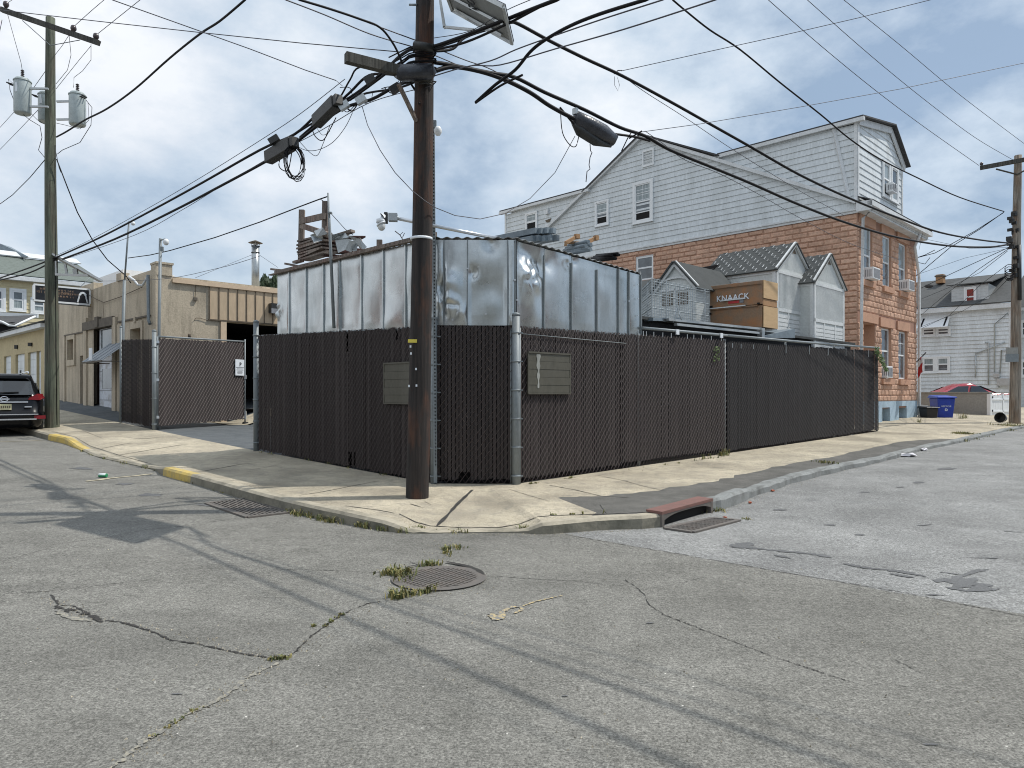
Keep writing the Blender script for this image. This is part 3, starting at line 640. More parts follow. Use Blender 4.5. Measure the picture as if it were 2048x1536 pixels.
# ------------------------------------------------ weeds
def weeds(mb, p, n, r, h, spread=1.0):
    for _ in range(n):
        a = U(0, 6.283); q = p+Vector((math.cos(a), math.sin(a), 0))*r*math.sqrt(R()); hh = h*U(.4, 1.1); b = U(0, 6.283); w = U(.004, .009)
        s = Vector((math.cos(b), math.sin(b), 0)); ln = Vector((-s.y, s.x, 0))*hh*U(.2, 1.0)*spread
        m = q+ln*.45+up*hh*.7; e = q+ln*1.1+up*hh*U(.6, 1)
        i = [mb.V(v) for v in (q-s*w, q+s*w, m-s*w*.8, m+s*w*.8, e)]; mb.F(i[0], i[1], i[3], i[2]); mb.F(i[2], i[3], i[4])
g = MB(); B2 = (BP, BR)
for pl, n, r, h in [([(165, 903), (205, 917), (260, 930), (300, 938)], 150, .07, .05), ([(310, 941), (380, 965), (470, 992)], 130, .05, .05), ([(560, 1018), (600, 1032), (680, 1048), (760, 1060), (812, 1066)], 330, .06, .075),
                    ([(815, 1060), (850, 1062)], 90, .07, .06), ([(850, 1064), (940, 1066)], 60, .04, .04), ([(1040, 1062), (1085, 1066)], 110, .05, .07), ([(905, 1068), (925, 1062)], 40, .05, .05),
                    ([(885, 1100), (935, 1094)], 90, .08, .05), ([(890, 1104), (900, 1112)], 40, .06, .04), ([(775, 1150), (800, 1145), (812, 1165)], 260, .10, .07), ([(848, 1134), (878, 1130)], 100, .06, .05),
                    ([(788, 1196), (820, 1190), (868, 1182)], 330, .07, .06), ([(1100, 1030), (1210, 1027)], 60, .02, .04), ([(1600, 1010-170), (1600, 841)], 0, .1, .1),
                    ([(1385, 922), (1450, 912), (1455, 910)], 60, .05, .10), ([(1440, 912), (1456, 908)], 70, .06, .14), ([(1640, 924), (1690, 931)], 240, .13, .05), ([(1878, 866), (1940, 868)], 260, .22, .07),
                    ([(1920, 884), (1990, 868), (2040, 855)], 330, .22, .09), ([(1985, 850), (2047, 853)], 330, .35, .12), ([(1400, 1030), (1440, 1020), (1450, 1026)], 60, .05, .05), ([(1478, 1036), (1500, 1040)], 26, .05, .03),
                    ([(1918, 838), (1935, 836)], 70, .12, .25), ([(620, 1256), (630, 1252)], 22, .02, .02), ([(400, 1416), (350, 1446), (300, 1476)], 90, .02, .015), ([(545, 1320), (575, 1316)], 40, .03, .02), ([(690, 1226), (640, 1260)], 40, .02, .02), ([(1830, 843), (1845, 846)], 50, .05, .15), ([(520, 905), (640, 925), (800, 958)], 60, .04, .05), ([(1050, 970), (1270, 938), (1440, 915)], 90, .04, .045)]:
    seg = []
    for (x0, y0), (x1, y1) in zip(pl, pl[1:]):
        for i in range(8): q_ = R(); seg.append((x0+(x1-x0)*q_, y0+(y1-y0)*q_))
    for x, y in seg: weeds(g, hit(x, y, 0, B2), max(1, int(1.0*n*U(.1, 1.9)/len(seg))), r*U(.5, 1.4), h*U(.6, 1.5))
stuff(g.build('grass', 'grass'), 'green weeds and grass growing along the kerb and in the road cracks', 'grass')
gv = MB()
def grit(pl, n, wd, s0, s1):
    for _ in range(n):
        i = random.randrange(len(pl)-1); t = R(); x = pl[i][0]+(pl[i+1][0]-pl[i][0])*t; y = pl[i][1]+(pl[i+1][1]-pl[i][1])*t
        p = hit(x, y, 0, B2)+Vector((random.gauss(0, wd), random.gauss(0, wd), 0)); r = U(s0, s1)
        v = [gv.V(p+Vector((U(-1, 1)*r, U(-1, 1)*r, 0))) for _ in range(3)]+[gv.V(p+Vector((U(-.4, .4)*r, U(-.4, .4)*r, r*U(.4, .9)+.004)))]
        gv.F(v[0], v[1], v[3]); gv.F(v[1], v[2], v[3]); gv.F(v[2], v[0], v[3])
for pl, n, w in (([(160, 905), (300, 941), (470, 993), (570, 1022), (770, 1063), (930, 1068), (1080, 1070), (1300, 1058)], 900, .05), ([(1440, 1022), (1520, 990), (1700, 940), (1900, 892)], 500, .10), ([(780, 1170), (960, 1150), (860, 1190)], 260, .14), ([(870, 1080), (900, 1120)], 90, .12), ([(100, 1200), (200, 1244)], 90, .06), ([(225, 1536), (420, 1408), (560, 1322), (760, 1205)], 240, .05), ([(250, 1244), (548, 1318)], 100, .04), ([(880, 972), (1040, 975), (1280, 942), (1450, 918)], 200, .05), ([(0, 1300), (500, 1400), (1000, 1300), (1500, 1400), (2048, 1350)], 260, .7), ([(0, 1100), (800, 1100), (1500, 1180), (2048, 1180)], 200, .7)):
    grit(pl, n, w, .003, .010)
gv.m = 0
stuff(gv.build('gravel', 'concrete'), 'loose grit and small pale stones scattered along gutters and cracks', 'gravel')
# ------------------------------------------------ litter
p = hit(206, 955, .035)
t = thing('drink_can', 'green and white drink can lying on the left road beside the yellow line', 'can', p)
MBc = MB().tube([p-Vector((.065, 0, 0)), p+Vector((.065, 0, 0))], .033, 14); MBc.build('can_body', 'cangreen', t); MB().tube([p-Vector((.067, 0, -.003)), p+Vector((.05, 0, .003))], .0325, 10).build('label_band', 'signwhite', t)
def crumple(name, label, px, py, r, mat, flat=.35):
    p = hit(px, py, r*flat); mb = MB(); n = 9
    mb.ball(p, r, n, flat)
    for v in mb.v: v += Vector((U(-1, 1), U(-1, 1), U(-.4, .6)))*r*.35
    mb.sm = [False]*len(mb.f); tag(mb.build(name, mat), label, 'litter')
crumple('crumpled_paper', 'crumpled white and pink paper in the right gutter', 1815, 913, .15, 'litter', .22)
crumple('crumpled_paper', 'small white paper ball in the right gutter beyond the pink paper', 1848, 902, .07, 'litter', .5)
crumple('wrapper', 'small orange wrapper in the right gutter nearest the kerb inlet', 1500, 1007, .028, 'litterred', .5)
crumple('wrapper', 'small brown wrapper in the right gutter beyond the orange one', 1545, 983, .03, 'litterred', .5)
crumple('wrapper', 'red leaf like scrap lying on the gutter grate by the inlet', 1450, 1036, .025, 'litterred', .4)
# ================================================================= FENCES
def g0(f, s, n=0):
    q = f.p(s, n, 0); return sz(q.x, q.y)
def chain(f, s0, s1, H, t, slat, wire, zg=None, pitch=.0575, wr=.0036, gap=.05, bite=None, dz=.098, fam=(1, -1)):
    zg = zg or (lambda s: g0(f, s)); a0, a1 = min(s0, s1), max(s0, s1)
    mb = MB(); s = a0+.03
    while s < a1-.03:
        b = gap+U(-.012, .02)+(bite(s) if bite else 0); tp = H-U(0, .03); n = U(-.003, .003); w = pitch*(.39 if f is FC else .42 if f is FRt and slat != 'screen' else .47 if slat == 'slatw' and H > 2.43 else .58)
        tw = U(-.004, .004); z = zg(s)
        if R() < .006 and slat != 'screen' and f is not FC and s > a0+.5: tp -= U(.1, .5)
        mb.m = 0 if R() < .8 else 1
        mb.quad(f.p(s-w, n+tw, z+b), f.p(s+w, n-tw, z+b), f.p(s+w, n-tw, z+tp), f.p(s-w, n+tw, z+tp)); s += pitch
    mb.build('slats', [slat, 'slatw' if slat != 'screen' else 'screen'], t)
    mb = MB(); k = 1.35; sp = dz
    for sg in fam:
        c = a0-H/k
        while c < a1+H/k:
            # line v = k*sg*(s-c) for v in 0..H
            sA, sB = c, c+sg*H/k
            va, vb = .015, H
            lo, hi = min(sA, sB), max(sA, sB)
            lo2, hi2 = max(lo, a0), min(hi, a1)
            if hi2-lo2 > .02:
                v = lambda s_: cl(k*sg*(s_-c), .01, H)
                fr_ = sg*f.d.x > 0; mb.tube([f.p(lo2, .013 if fr_ else .008, zg(lo2)+v(lo2)), f.p(hi2, .013 if fr_ else .008, zg(hi2)+v(hi2))], wr*(1.15 if fr_ else .6), 3, False)
            c += sp
    mb.build('chain_link', wire, t)
def post(f, s, n, z0, z1, r, t, name='post', cap=True, mat='galv', bands=0):
    mb = MB(); mb.tube([f.p(s, n, z0), f.p(s, n, z1)], r, 12)
    if cap: mb.tube([f.p(s, n, z1), f.p(s, n, z1+.03), f.p(s, n, z1+.05)], [r*1.08, r*1.0, r*.4], 12)
    for i in range(bands):
        z = z0+(z1-z0)*(i+.6)/(bands+.2); mb.tube([f.p(s, n, z-.014), f.p(s, n, z+.014)], r*1.16, 12)
        mb.box(f.p(s+.07, n+.01, z), .07, .02, .018, math.atan2(f.d.y, f.d.x))
    return mb.build(name, mat, t)
FL = Fr(C1, LD); FC = Fr(C1, C2-C1); FRt = Fr(C2, RD)
H = 2.44
# left run
e = FL.s(514)
t = thing('chain_link_fence', 'long brown slatted chain link fence on the shaded left street side behind the tarry pole', 'fence', FL.p(e/2, 0, g0(FL, e/2)), 'slatted chain link fences round the corner yard')
chain(FL, .05, e-.05, H, t, 'slat', 'wiredark', gap=.03, bite=lambda s: .25 if 2.0 < s < 2.35 and R() < .6 else 0)
post(FL, e, .02, g0(FL, e)-.1, FL.z(514, 645), .055, t, bands=6)
mb = MB().tube([FL.p(.1, -.04, g0(FL, 0)+H-.03), FL.p(e-.02, -.04, g0(FL, e)+H-.03)], .022, 8); mb.build('top_rail', 'galv', t)
# corner run
t = thing('chain_link_fence', 'short brown slatted chain link fence panel across the chamfered corner right of the tarry pole', 'fence', FC.p(.63, 0, 0), 'slatted chain link fences round the corner yard')
sc0, sc1 = FC.s(873), FC.s(1026)
chain(FC, sc0, sc1, H, t, 'slatw', 'wirec', gap=.06, wr=.0042, bite=lambda s: .12 if .35 < s < .55 and R() < .4 else 0)
post(FC, FC.s(868), .03, -.1, FC.z(868, 640), .05, t, bands=6)
post(FC, FC.s(1032), .05, -.1, FC.z(1032, 632), .062, t, bands=6)
mb = MB().tube([FC.p(FC.s(1022), 0, 0), FC.p(FC.s(1022), 0, H)], .014, 6); mb.tube([FC.p(FC.s(1040), .01, 0), FC.p(FC.s(1040), .01, H)], .014, 6); mb.build('tension_bar', 'galv', t)
# right run
sA, sB, sE = FRt.s(1040), FRt.s(1452), FRt.s(1757)
t = thing('chain_link_fence', 'brown slatted chain link fence along the right street nearest the corner post', 'fence', FRt.p(sB/2, 0, g0(FRt, sB/2)), 'slatted chain link fences round the corner yard')
sM = FRt.s(1241)
chain(FRt, sA, sM, H, t, 'slatw', 'wirec', gap=.07, wr=.0042)
chain(FRt, sM, sB, H, t, 'slatw', 'wirec', gap=.10, wr=.0042, pitch=.06)
post(FRt, FRt.s(1280), -.03, 0, g0(FRt, FRt.s(1280))+H+.02, .03, t, cap=False); post(FRt, sB, -.04, 0, g0(FRt, sB)+H+.02, .03, t, cap=False)
mb = MB().tube([FRt.p(FRt.s(1283), .02, FRt.z(1283, 656)), FRt.p(sB, .02, FRt.z(1452, 671))], .028, 8)
mb.tube([FRt.p(sA, .025, FRt.z(1045, 668)), FRt.p(FRt.s(1250), .025, FRt.z(1250, 687))], .006, 5)
mb.build('top_rail', 'galv', t)
mb = MB()
for px in [1284, 1290, 1305, 1323, 1340, 1372, 1385, 1400, 1420, 1440]:
    s = FRt.s(px); z = g0(FRt, s)+H; mb.box(FRt.p(s, .03, z+.01), .012, .012, .09)
mb.build('tie_wire', 'whitetrim', t)
mb = MB()
for px, py in [(1355, 664), (1443, 671)]: 
    s = FRt.s(px); mb.box(FRt.P(px, py, .06), .10, .02, .10, math.atan2(RD.y, RD.x))
mb.build('plastic_tab', 'signwhite', t)
t = thing('chain_link_fence', 'black screened chain link fence along the right street ending beside the orange house', 'fence', FRt.p((sB+sE)/2, 0, g0(FRt, (sB+sE)/2)), 'slatted chain link fences round the corner yard')
chain(FRt, sB+.06, sE, H-.02, t, 'screen', 'wiredark', gap=.05, pitch=.051, wr=.0026)
for px in (1757, 1672, 1575): post(FRt, FRt.s(px), -.05, 0, g0(FRt, FRt.s(px))+H+.04, .03, t, cap=False)
mb = MB().tube([FRt.p(sB, .02, FRt.z(1452, 671)), FRt.p(FRt.s(1600), .02, FRt.z(1600, 684)), FRt.p(sE, .02, FRt.z(1757, 696))], .03, 8); mb.build('top_rail', 'galv', t)
mb = MB()
for px in [1463, 1480, 1505, 1535, 1570, 1617, 1655, 1690, 1706, 1735]:
    s = FRt.s(px); z = g0(FRt, s)+H-.12; mb.box(FRt.p(s, .025, z), .012, .012, .22 if px > 1560 else .1)
mb.build('tie_wire', 'alu', t)
# stub beyond the driveway gate
GP = FL.s(310); GE = FL.s(243)
t = thing('chain_link_fence', 'short dark slatted fence stub between the open gate and the tan building', 'fence', FL.p((GP+GE)/2, 0, g0(FL, GP)), 'slatted chain link fences round the corner yard')
chain(FL, GP+.06, GE, H, t, 'slat', 'wiredark', gap=.06, pitch=.05)
post(FL, GP, .02, .2, FL.z(310, 663), .055, t, bands=4); post(FL, GE+.05, .0, .3, FL.z(243, 655), .035, t)
# gate leaf swung inward
GO = FL.p(GP, 0, 0); GF = Fr((GO.x, GO.y), (1.18, 3.23))
gs1 = GF.s(490); zt0, zt1 = GF.z(316, 673), GF.z(488, 683); zb0, zb1 = GF.z(316, 853), GF.z(488, 838)
t = thing('chain_link_gate', 'brown slatted gate leaf standing open into the yard driveway', 'gate', GF.p(gs1/2, 0, .5))
def zgf(s): return zb0+(zb1-zb0)*s/gs1
chain(GF, .12, gs1-.03, zt0-zb0-.03, t, 'slatw', 'wirelit', zg=zgf, gap=.0, pitch=.054, wr=.0068, dz=.115, fam=(1,))
mb = MB(); mb.tube([GF.p(.08, 0, zt0), GF.p(gs1, 0, zt1)], .024, 8); mb.tube([GF.p(.08, 0, zb0-.02), GF.p(.08, 0, zt0)], .024, 8); mb.tube([GF.p(gs1, 0, zb1-.12), GF.p(gs1, 0, zt1+.07)], .024, 8); mb.tube([GF.p(.08, -.02, zb0+.05), GF.p(gs1, -.02, zb1+.02)], .02, 6); mb.build('frame', 'galv', t)
mb = MB()
for z in (zb0+.25, zb0+1.25, zt0-.15): mb.box(GF.p(.04, 0, z), .14, .06, .07, .5)
mb.build('hinge', 'bright', t)
mb = MB(); w0 = GF.p(gs1, .02, zb1-.16); mb.tube([w0-Vector((.08, 0, 0)), w0+Vector((.08, 0, 0))], .07, 12); mb.build('caster_wheel', 'rubber', t)
mb = MB(); mb.box(GF.p(gs1, .02, zb1+.12), .05, .06, .25); mb.box(GF.p(gs1, .02, (zb1+zt1)/2+.1), .06, .07, .12); mb.build('latch', 'bright', t)
t = thing('warning_sign', 'white notice with a dark letter P wired to the open gate leaf', 'sign', GF.P(480, 735, .05))
mb = MB(); GF.box(mb, GF.s(471, .05), GF.s(488.5, .05), .035, .05, GF.z(480, 751, .05), GF.z(480, 719, .05)); mb.build('board', 'signwhite', t)
s_m = (GF.s(471, .05)+GF.s(488.5, .05))/2; zt_, zb_ = GF.z(480, 719, .05), GF.z(480, 751, .05); hh = zt_-zb_
text('P', hh*.34, GF.p(s_m+.02, .053, zt_-hh*.42), GF.d, up, 'ink', t, bold=.004)
mb = MB()
for i in range(6): 
    ww = (.17 if i == 0 else U(.09, .15)); GF.box(mb, s_m-ww, s_m+ww, .051, .053, zt_-hh*(.50+.075*i)-.012, zt_-hh*(.50+.075*i)+(.012 if i == 0 else .004))
mb.build('small_print', 'greyink', t)
# olive sheets fixed to the fences
def oboard(f, px0, px1, py0, py1, label, stain):
    n = .06; s0, s1 = sorted((f.s(px0, n), f.s(px1, n))); z1 = f.z((px0+px1)/2, py0, n); z0 = f.z((px0+px1)/2, py1, n)
    t = thing('cover_board', label, 'board', f.p((s0+s1)/2, n, z0))
    mb = MB(); k = 5
    for i in range(k):
        a, b = z0+(z1-z0)*i/k, z0+(z1-z0)*(i+1)/k; f.box(mb, s0, s1, .03, .045+.004*(i % 2), a+.003, b)
    mb.build('sheet', 'olive', t)
    mb = MB(); f.box(mb, s0-.015, s1+.015, .028, .058, z1, z1+.025); f.box(mb, s0-.02, s0, .028, .052, z0, z1); f.box(mb, s1, s1+.02, .028, .052, z0, z1); f.box(mb, s0-.015, s1+.015, .028, .052, z0-.02, z0); mb.build('rim', 'olive', t)
    if stain:
        mb = MB(); sx = s0+.22*(s1-s0); H_ = z1-z0
        pr = None
        for i in range(18):
            z = z1-.01-H_*.86*i/17; w = .035*(1+.35*math.sin(i*1.3))*(1.2-i/22)
            c = (f.p(sx-w+.006*math.sin(i), .0515, z), f.p(sx+w*.9, .0515, z))
            if pr: mb.quad(pr[0], pr[1], c[1], c[0])
            pr = c
        mb.build('paint_drip', 'whitestain', t)
oboard(FRt, 1059, 1141, 708, 786, 'olive metal board with a white paint drip on the right street fence', True)
oboard(FL, 767, 838, 727, 806, 'olive metal board half hidden behind the tarry pole on the left street fence', False)

# ================================================================= METAL SHED (galvanised sheets above the corner fence)
def panel(f, s0, s1, zb_, zt_, n, dents, amp=.02, nu=26, nv=46, seed=0):
    mb = MB(); mb.smooth = True; ids = []
    for j in range(nv+1):
        row = []
        for i in range(nu+1):
            u, v = i/nu, j/nv; s = s0+(s1-s0)*u; z = zb_(s)+(zt_(s)-zb_(s))*v
            ed = min(1, 6*u, 6*(1-u)); ev = min(1, 8*v, 8*(1-v))
            q = noise.noise(Vector((s*1.1+seed*7.3, z*.9, seed)))*.55+noise.noise(Vector((s*2.6+seed*3, z*2.1, seed+4)))*.3
            d = amp*1.4*q*ed*ev+amp*math.sin(math.pi*u)*(.9)*ev
            for (du, dv, r, a, k) in dents:
                dd = math.hypot((u-du)*abs(s1-s0), (v-dv)*(zt_(s)-zb_(s))); 
                d += a*math.exp(-(dd/r)**2) if k == 0 else a*max(0, 1-dd/r)*abs(noise.noise(Vector((s*6+k, z*5, k))))*2.4
            row.append(mb.V(f.p(s, n+d*min(1, 9*u, 9*(1-u)), z)))
        ids.append(row)
    for j in range(nv):
        for i in range(nu): mb.F(ids[j][i], ids[j][i+1], ids[j+1][i+1], ids[j+1][i])
    return mb
shed = thing('metal_shed', 'yard shed of dented galvanised sheets rising above the corner fence', 'shed', FC.p(.6, -1, 0))
ztL = lambda s: 3.83+.01*s; zbL = lambda s: g0(FL, s)+H-.06
pxs = [555, 579, 613, 648, 680, 724, 767, 812, 842, 866]
for i in range(len(pxs)-1):
    a, b = FL.s(pxs[i], -.04), FL.s(pxs[i+1], -.04)
    dn = [(R(), R(), U(.15, .35), U(-.02, .03), 0) for _ in range(2)]
    if i == 0: dn.append((.1, .4, .25, .09, 3))
    panel(FL, max(a, b), min(a, b), zbL, ztL, -.04, dn, .016, seed=i).build('wall_sheet', 'sheet', shed)
mb = MB()
for px in pxs[1:-1]: s = FL.s(px, -.04); FL.box(mb, s-.012, s+.012, -.05, -.015, zbL(s), ztL(s))
mb.build('seam', 'sheet', shed)
ztC = lambda s: 3.80; zbC = lambda s: H+.04
px2 = [872, 888, 935, 1015, 1031]
for i in range(4):
    a, b = FC.s(px2[i], -.03), FC.s(px2[i+1], -.03)
    dn = {0: [(.9, .45, .12, -.08, 0), (.5, .3, .2, .06, 5)], 1: [(.1, .5, .16, .09, 0), (.75, .15, .1, .03, 0), (.1, .25, .25, .10, 2)], 2: [(.1, .62, .08, -.05, 0), (.6, .95, .12, -.05, 0), (.5, .3, .4, -.05, 0), (.55, .25, .2, .03, 0)], 3: [(.4, .05, .12, .05, 7)]}[i]
    panel(FC, a, b, zbC, ztC, -.03, dn, .014, seed=20+i, nu=34).build('wall_sheet', 'sheet', shed)
mb = MB()
for px in px2[1:]: s = FC.s(px, -.03); FC.box(mb, s-.008, s+.008, -.04, -.008, H+.04, 3.8)
mb.build('seam', 'galv', shed)
sR1 = FRt.s(1281, -.04)
ztR = lambda s: 3.80-.052*s; zbR = lambda s: g0(FRt, s)+H-.04
px3 = [1033.5, 1087, 1142, 1193, 1236, 1257, 1281]
for i in range(6):
    a, b = FRt.s(px3[i], -.04), FRt.s(px3[i+1], -.04)
    dn = {0: [(.30, .62, .22, .085, 0), (.78, .78, .22, -.085, 0), (.35, .42, .17, .06, 0), (.72, .52, .12, .05, 0), (.25, .9, .2, -.05, 0), (.6, .22, .25, .03, 0), (.5, .65, .3, .07, 3)], 1: [(.15, .85, .18, -.08, 0), (.85, .9, .15, .05, 2)], 2: [(.1, .95, .1, -.04, 0)]}.get(i, [(R(), R(), .2, U(-.02, .03), 0)])
    panel(FRt, a, b, zbR, ztR, -.04, dn, .012, seed=40+i, nu=34).build('wall_sheet', 'sheet', shed)
mb = MB()
for px in px3[1:]:
    s = FRt.s(px, -.04); FRt.box(mb, s-.011, s+.011, -.05, -.012, zbR(s), ztR(s)-(.12 if px < 1200 else 0))
mb.build('seam', 'galv', shed)
# black sheet added behind the slats to darken their gaps, and corner strip
mb = MB(); FL.box(mb, -.1, 4.9, -.34, -.30, .0, 2.75); FC.box(mb, -.1, 1.22, -.32, -.29, -.05, 2.6); FRt.box(mb, -.1, 3.2, -.36, -.32, .0, 2.6); mb.build('lower_wall_or_backing', 'cable', shed)
mb = MB(); mb.tube([FC.p(1.24, -.035, 2.48), FC.p(1.24, -.035, 3.79)], .014, 6); mb.build('corner_strip', 'galv', shed)
mb = MB(); FL.box(mb, -.1, 4.95, -.30, -.27, 2.5, 3.78); FC.box(mb, -.1, 1.22, -.30, -.27, 2.4, 3.75); FRt.box(mb, -.1, 3.1, -.34, -.31, 2.4, 3.6); mb.build('dark_backing', 'cable', shed)  # black backing added behind the sheets so their gaps stay dark
# fixing rivets
mb = MB()
for px, py in [(1258, 602), (1276, 569), (1276, 597), (1276, 631), (1030, 560), (1034, 600), (1069, 530), (905, 640), (972, 628), (935, 537)]: mb.box((FRt if px > 1033 else FC).P(px, py, .01), .03, .015, .02, .75 if px > 1033 else 0)
mb.build('rivet', 'bright', shed)
# roof: corrugated, over the walls
A_ = FL.p(FL.s(555, -.04), -.04, 0); B_ = FC.p(0, -.03, 0); Cc = FC.p(1.26, -.03, 0); D_ = FRt.p(sR1, -.04, 0)
E_ = D_+Vector((*NI, 0))*2.6; G_ = A_+Vector((*RD, 0))*2.6
mb = MB()
def zr(p): return 3.82-.052*max(0, (Vector((p.x, p.y))-C2).dot(RD))
for (P0, P1, inn) in ((A_, B_, Vector((*RD, 0))*2.4), (B_, Cc, Vector((0, 2.6, 0))), (Cc, D_, Vector((*NI, 0))*2.6)):
    n = int((P1-P0).length/.075/2)*2; prv = None; nn = (P1-P0).normalized(); ou = -inn.normalized()
    for i in range(n*3+1):
        q = P0.lerp(P1, i/(n*3)); h = .013*math.sin(i*math.pi/3)
        o = ou*(.02 if P0 is not A_ else .0)
        a = Vector((q.x, q.y, zr(q)+.012+h))+o; b = a-o+inn+up*.25
        if prv: mb.quad(prv[0], a, b, prv[1]); mb.quad(prv[0]-up*.006, a-up*.006, b-up*.006, prv[1]-up*.006); mb.quad(prv[0], a, a-up*.006, prv[0]-up*.006)
        prv = (a, b)
mb.build('roof', 'corrug', shed)
mb = MB(); FL.box(mb, .0, FL.s(552, -.04), -.06, .0, 3.85, 3.92); FL.box(mb, .0, FL.s(545, -.04), -.02, .05, 3.84, 3.86); mb.build('eave_board', 'timber', shed)
mb = MB(); mb.beam(D_+up*3.55, D_+up*3.55+Vector((*NI, 0))*1.8, .04, .3); mb.quad(D_+up*2.5, D_+up*3.6, E_+up*3.6, E_+up*2.5); mb.quad(A_+up*2.5, A_+up*3.8, G_+up*3.8, G_+up*2.5); mb.build('end_wall', 'corrug', shed)
# ================================================================= STACKS ON THE SHED ROOF
def F3(px, py, d): return W(px, py, d)
t = thing('scrap_pile', 'heap of old boards and torn sheet metal on the left end of the shed roof', 'scrap pile', F3(665, 500, 14.0))
mb = MB()
for k in range(9):
    y = 519-k*4.6+U(-1.5, 1.5); d0 = 14.1+U(-.3, .3); mb.beam(F3(603+U(0, 8), y+U(0, 6), 14.9+U(-.1, .1)), F3(650+U(0, 14), y-U(10, 14), 13.4+U(-.1, .1)), U(.2, .34), .035)
mb.build('board', 'timber', t)
mb = MB()
for k in range(9):
    y = 511-k*4.6; mb.beam(F3(650+U(-4, 8), y+U(-2, 2), 13.5), F3(728+U(-14, 6), y-U(-2, 6)+2, 13.9), U(.1, .2), .03)
mb.build('board', 'darkwood', t)
mb = MB()
for pts in ([(668, 470), (700, 478), (704, 505), (690, 500), (676, 506)], [(699, 480), (716, 484), (713, 508), (703, 500)], [(620, 470), (640, 462), (648, 480), (628, 486)], [(628, 462), (646, 455), (655, 468), (634, 473)], [(690, 468), (720, 478), (734, 494), (726, 500), (706, 480)], [(655, 470), (690, 466), (700, 474), (660, 482)]):
    mb.poly([F3(x, y, 13.3+U(-.12, .12)) for x, y in pts])
mb.build('torn_sheet', 'ductsteel', t)
mb = MB(); mb.beam(F3(668, 474, 13.6), F3(706, 462, 13.4), .12, .05); mb.beam(F3(716, 478, 13.5), F3(724, 494, 13.5), .1, .1); mb.tube([F3(634, 466, 13.7), F3(660, 470, 13.3)], .06, 8); mb.build('beam', 'timber', t)
t = thing('timber_trestle', 'grey timber post frame with crossed rails standing by the scrap pile', 'frame', F3(627, 520, 14.2))
for x, y0, y1, d in ((603, 420, 520, 15.0), (650, 403, 508, 13.9)): MB().beam(F3(x-1, y1, d), F3(x+1, y0, d), .11, .09).build('post', 'timber', t)
MB().beam(F3(600, 443, 14.9), F3(650, 432, 13.8), .05, .12).build('rail', 'timber', t); MB().beam(F3(602, 451, 14.9), F3(650, 467, 13.8), .05, .11).build('rail', 'timber', t)
MB().beam(F3(655, 455, 13.7), F3(645, 510, 13.6), .06, .12).build('brace', 'timber', t)
t = thing('steel_pipe', 'tall thin pipe strapped upright against the left shed wall', 'pipe', F3(668, 655, 12.6))
MB().tube([FL.P(668, 656, .05), FL.P(660, 470, .05), FL.P(656, 386, .05)], [.03, .028, .016], 8).build('shaft', 'galv', t); MB().box(FL.P(660, 426, .06), .07, .07, .03).build('clamp', 'galv', t)
t = thing('timber_boards', 'loose grey boards poking out at the left end of the shed roof', 'board', F3(590, 535, 14.6))
mb = MB(); mb.beam(F3(553, 540, 14.9), F3(600, 545, 14.4), .3, .04); mb.beam(F3(575, 528, 14.6), F3(600, 533, 14.3), .15, .04); mb.beam(F3(589, 525, 14.8), F3(604, 521, 14.6), .1, .05); mb.build('plank', 'timber', t)
MB().box(F3(759, 488, 12.0), .09, .06, .14).build('block', 'timber', t)
# right side of roof: block of green grey studs, brackets, tubes
def studs(label, px0, py0, n, rows, d, ddx, mat, step=13, name='stud_stack'):
    t = thing(name, label, 'steel stack', F3(px0, py0, d))
    for r_ in range(rows):
        mb = MB()
        for i in range(n-r_):
            x = px0+i*step+r_*step*.45; y = py0-r_*15+U(-1, 1); a = F3(x, y, d-.0); mb.beam(a, a+Vector((*LD, 0))*2.2+up*.02, .085, .105)
        mb.build('stud', mat, t)
    return t
studs('stacked green grey steel studs on the shed roof behind the dented corner sheet', 1068, 476, 5, 2, 13.2, 0, 'bluegrey', 12)
t = thing('steel_bracket', 'rusty bracket frame with two upturned ends on the shed roof', 'steel bracket', F3(1150, 480, 13))
mb = MB(); mb.beam(F3(1131, 492, 12.7), F3(1132, 484, 12.7), .05, .05); mb.beam(F3(1131, 486, 12.7), F3(1152, 474, 12.9), .05, .06); mb.beam(F3(1134, 485, 12.8), F3(1170, 487, 13.2), .06, .05); mb.beam(F3(1168, 488, 13.0), F3(1190, 477, 13.2), .05, .07); mb.box(F3(1154, 473, 12.9), .09, .07, .08, .6); mb.box(F3(1192, 476, 13.2), .07, .09, .085, .6); mb.build('arm', 'osb', t)
t = thing('tube_bundle', 'bundle of grey tubes laid across the shed roof below the rusty bracket', 'tube bundle', F3(1160, 495, 13))
for k in range(9):
    y = 505-(k % 5)*3.2-k*.8; MB().tube([F3(1120+k*4, y+6-k*.7, 13.0+k*.03), F3(1182-(k % 3)*5, y-6+(k % 2)*2, 12.4+k*.03)], .035, 8).build('tube', 'bluegrey', t)
t = thing('tube_bundle', 'dark grey tubes at the low right end of the shed roof', 'tube bundle', F3(1230, 515, 13.6))
for k in range(8):
    MB().tube([F3(1178+k*5, 521-(k % 4)*3.4, 14.2), F3(1232-(k % 3)*5+k, 517-(k % 4)*3.6+(k % 2), 13.4)], .03, 6).build('tube', 'cable', t)
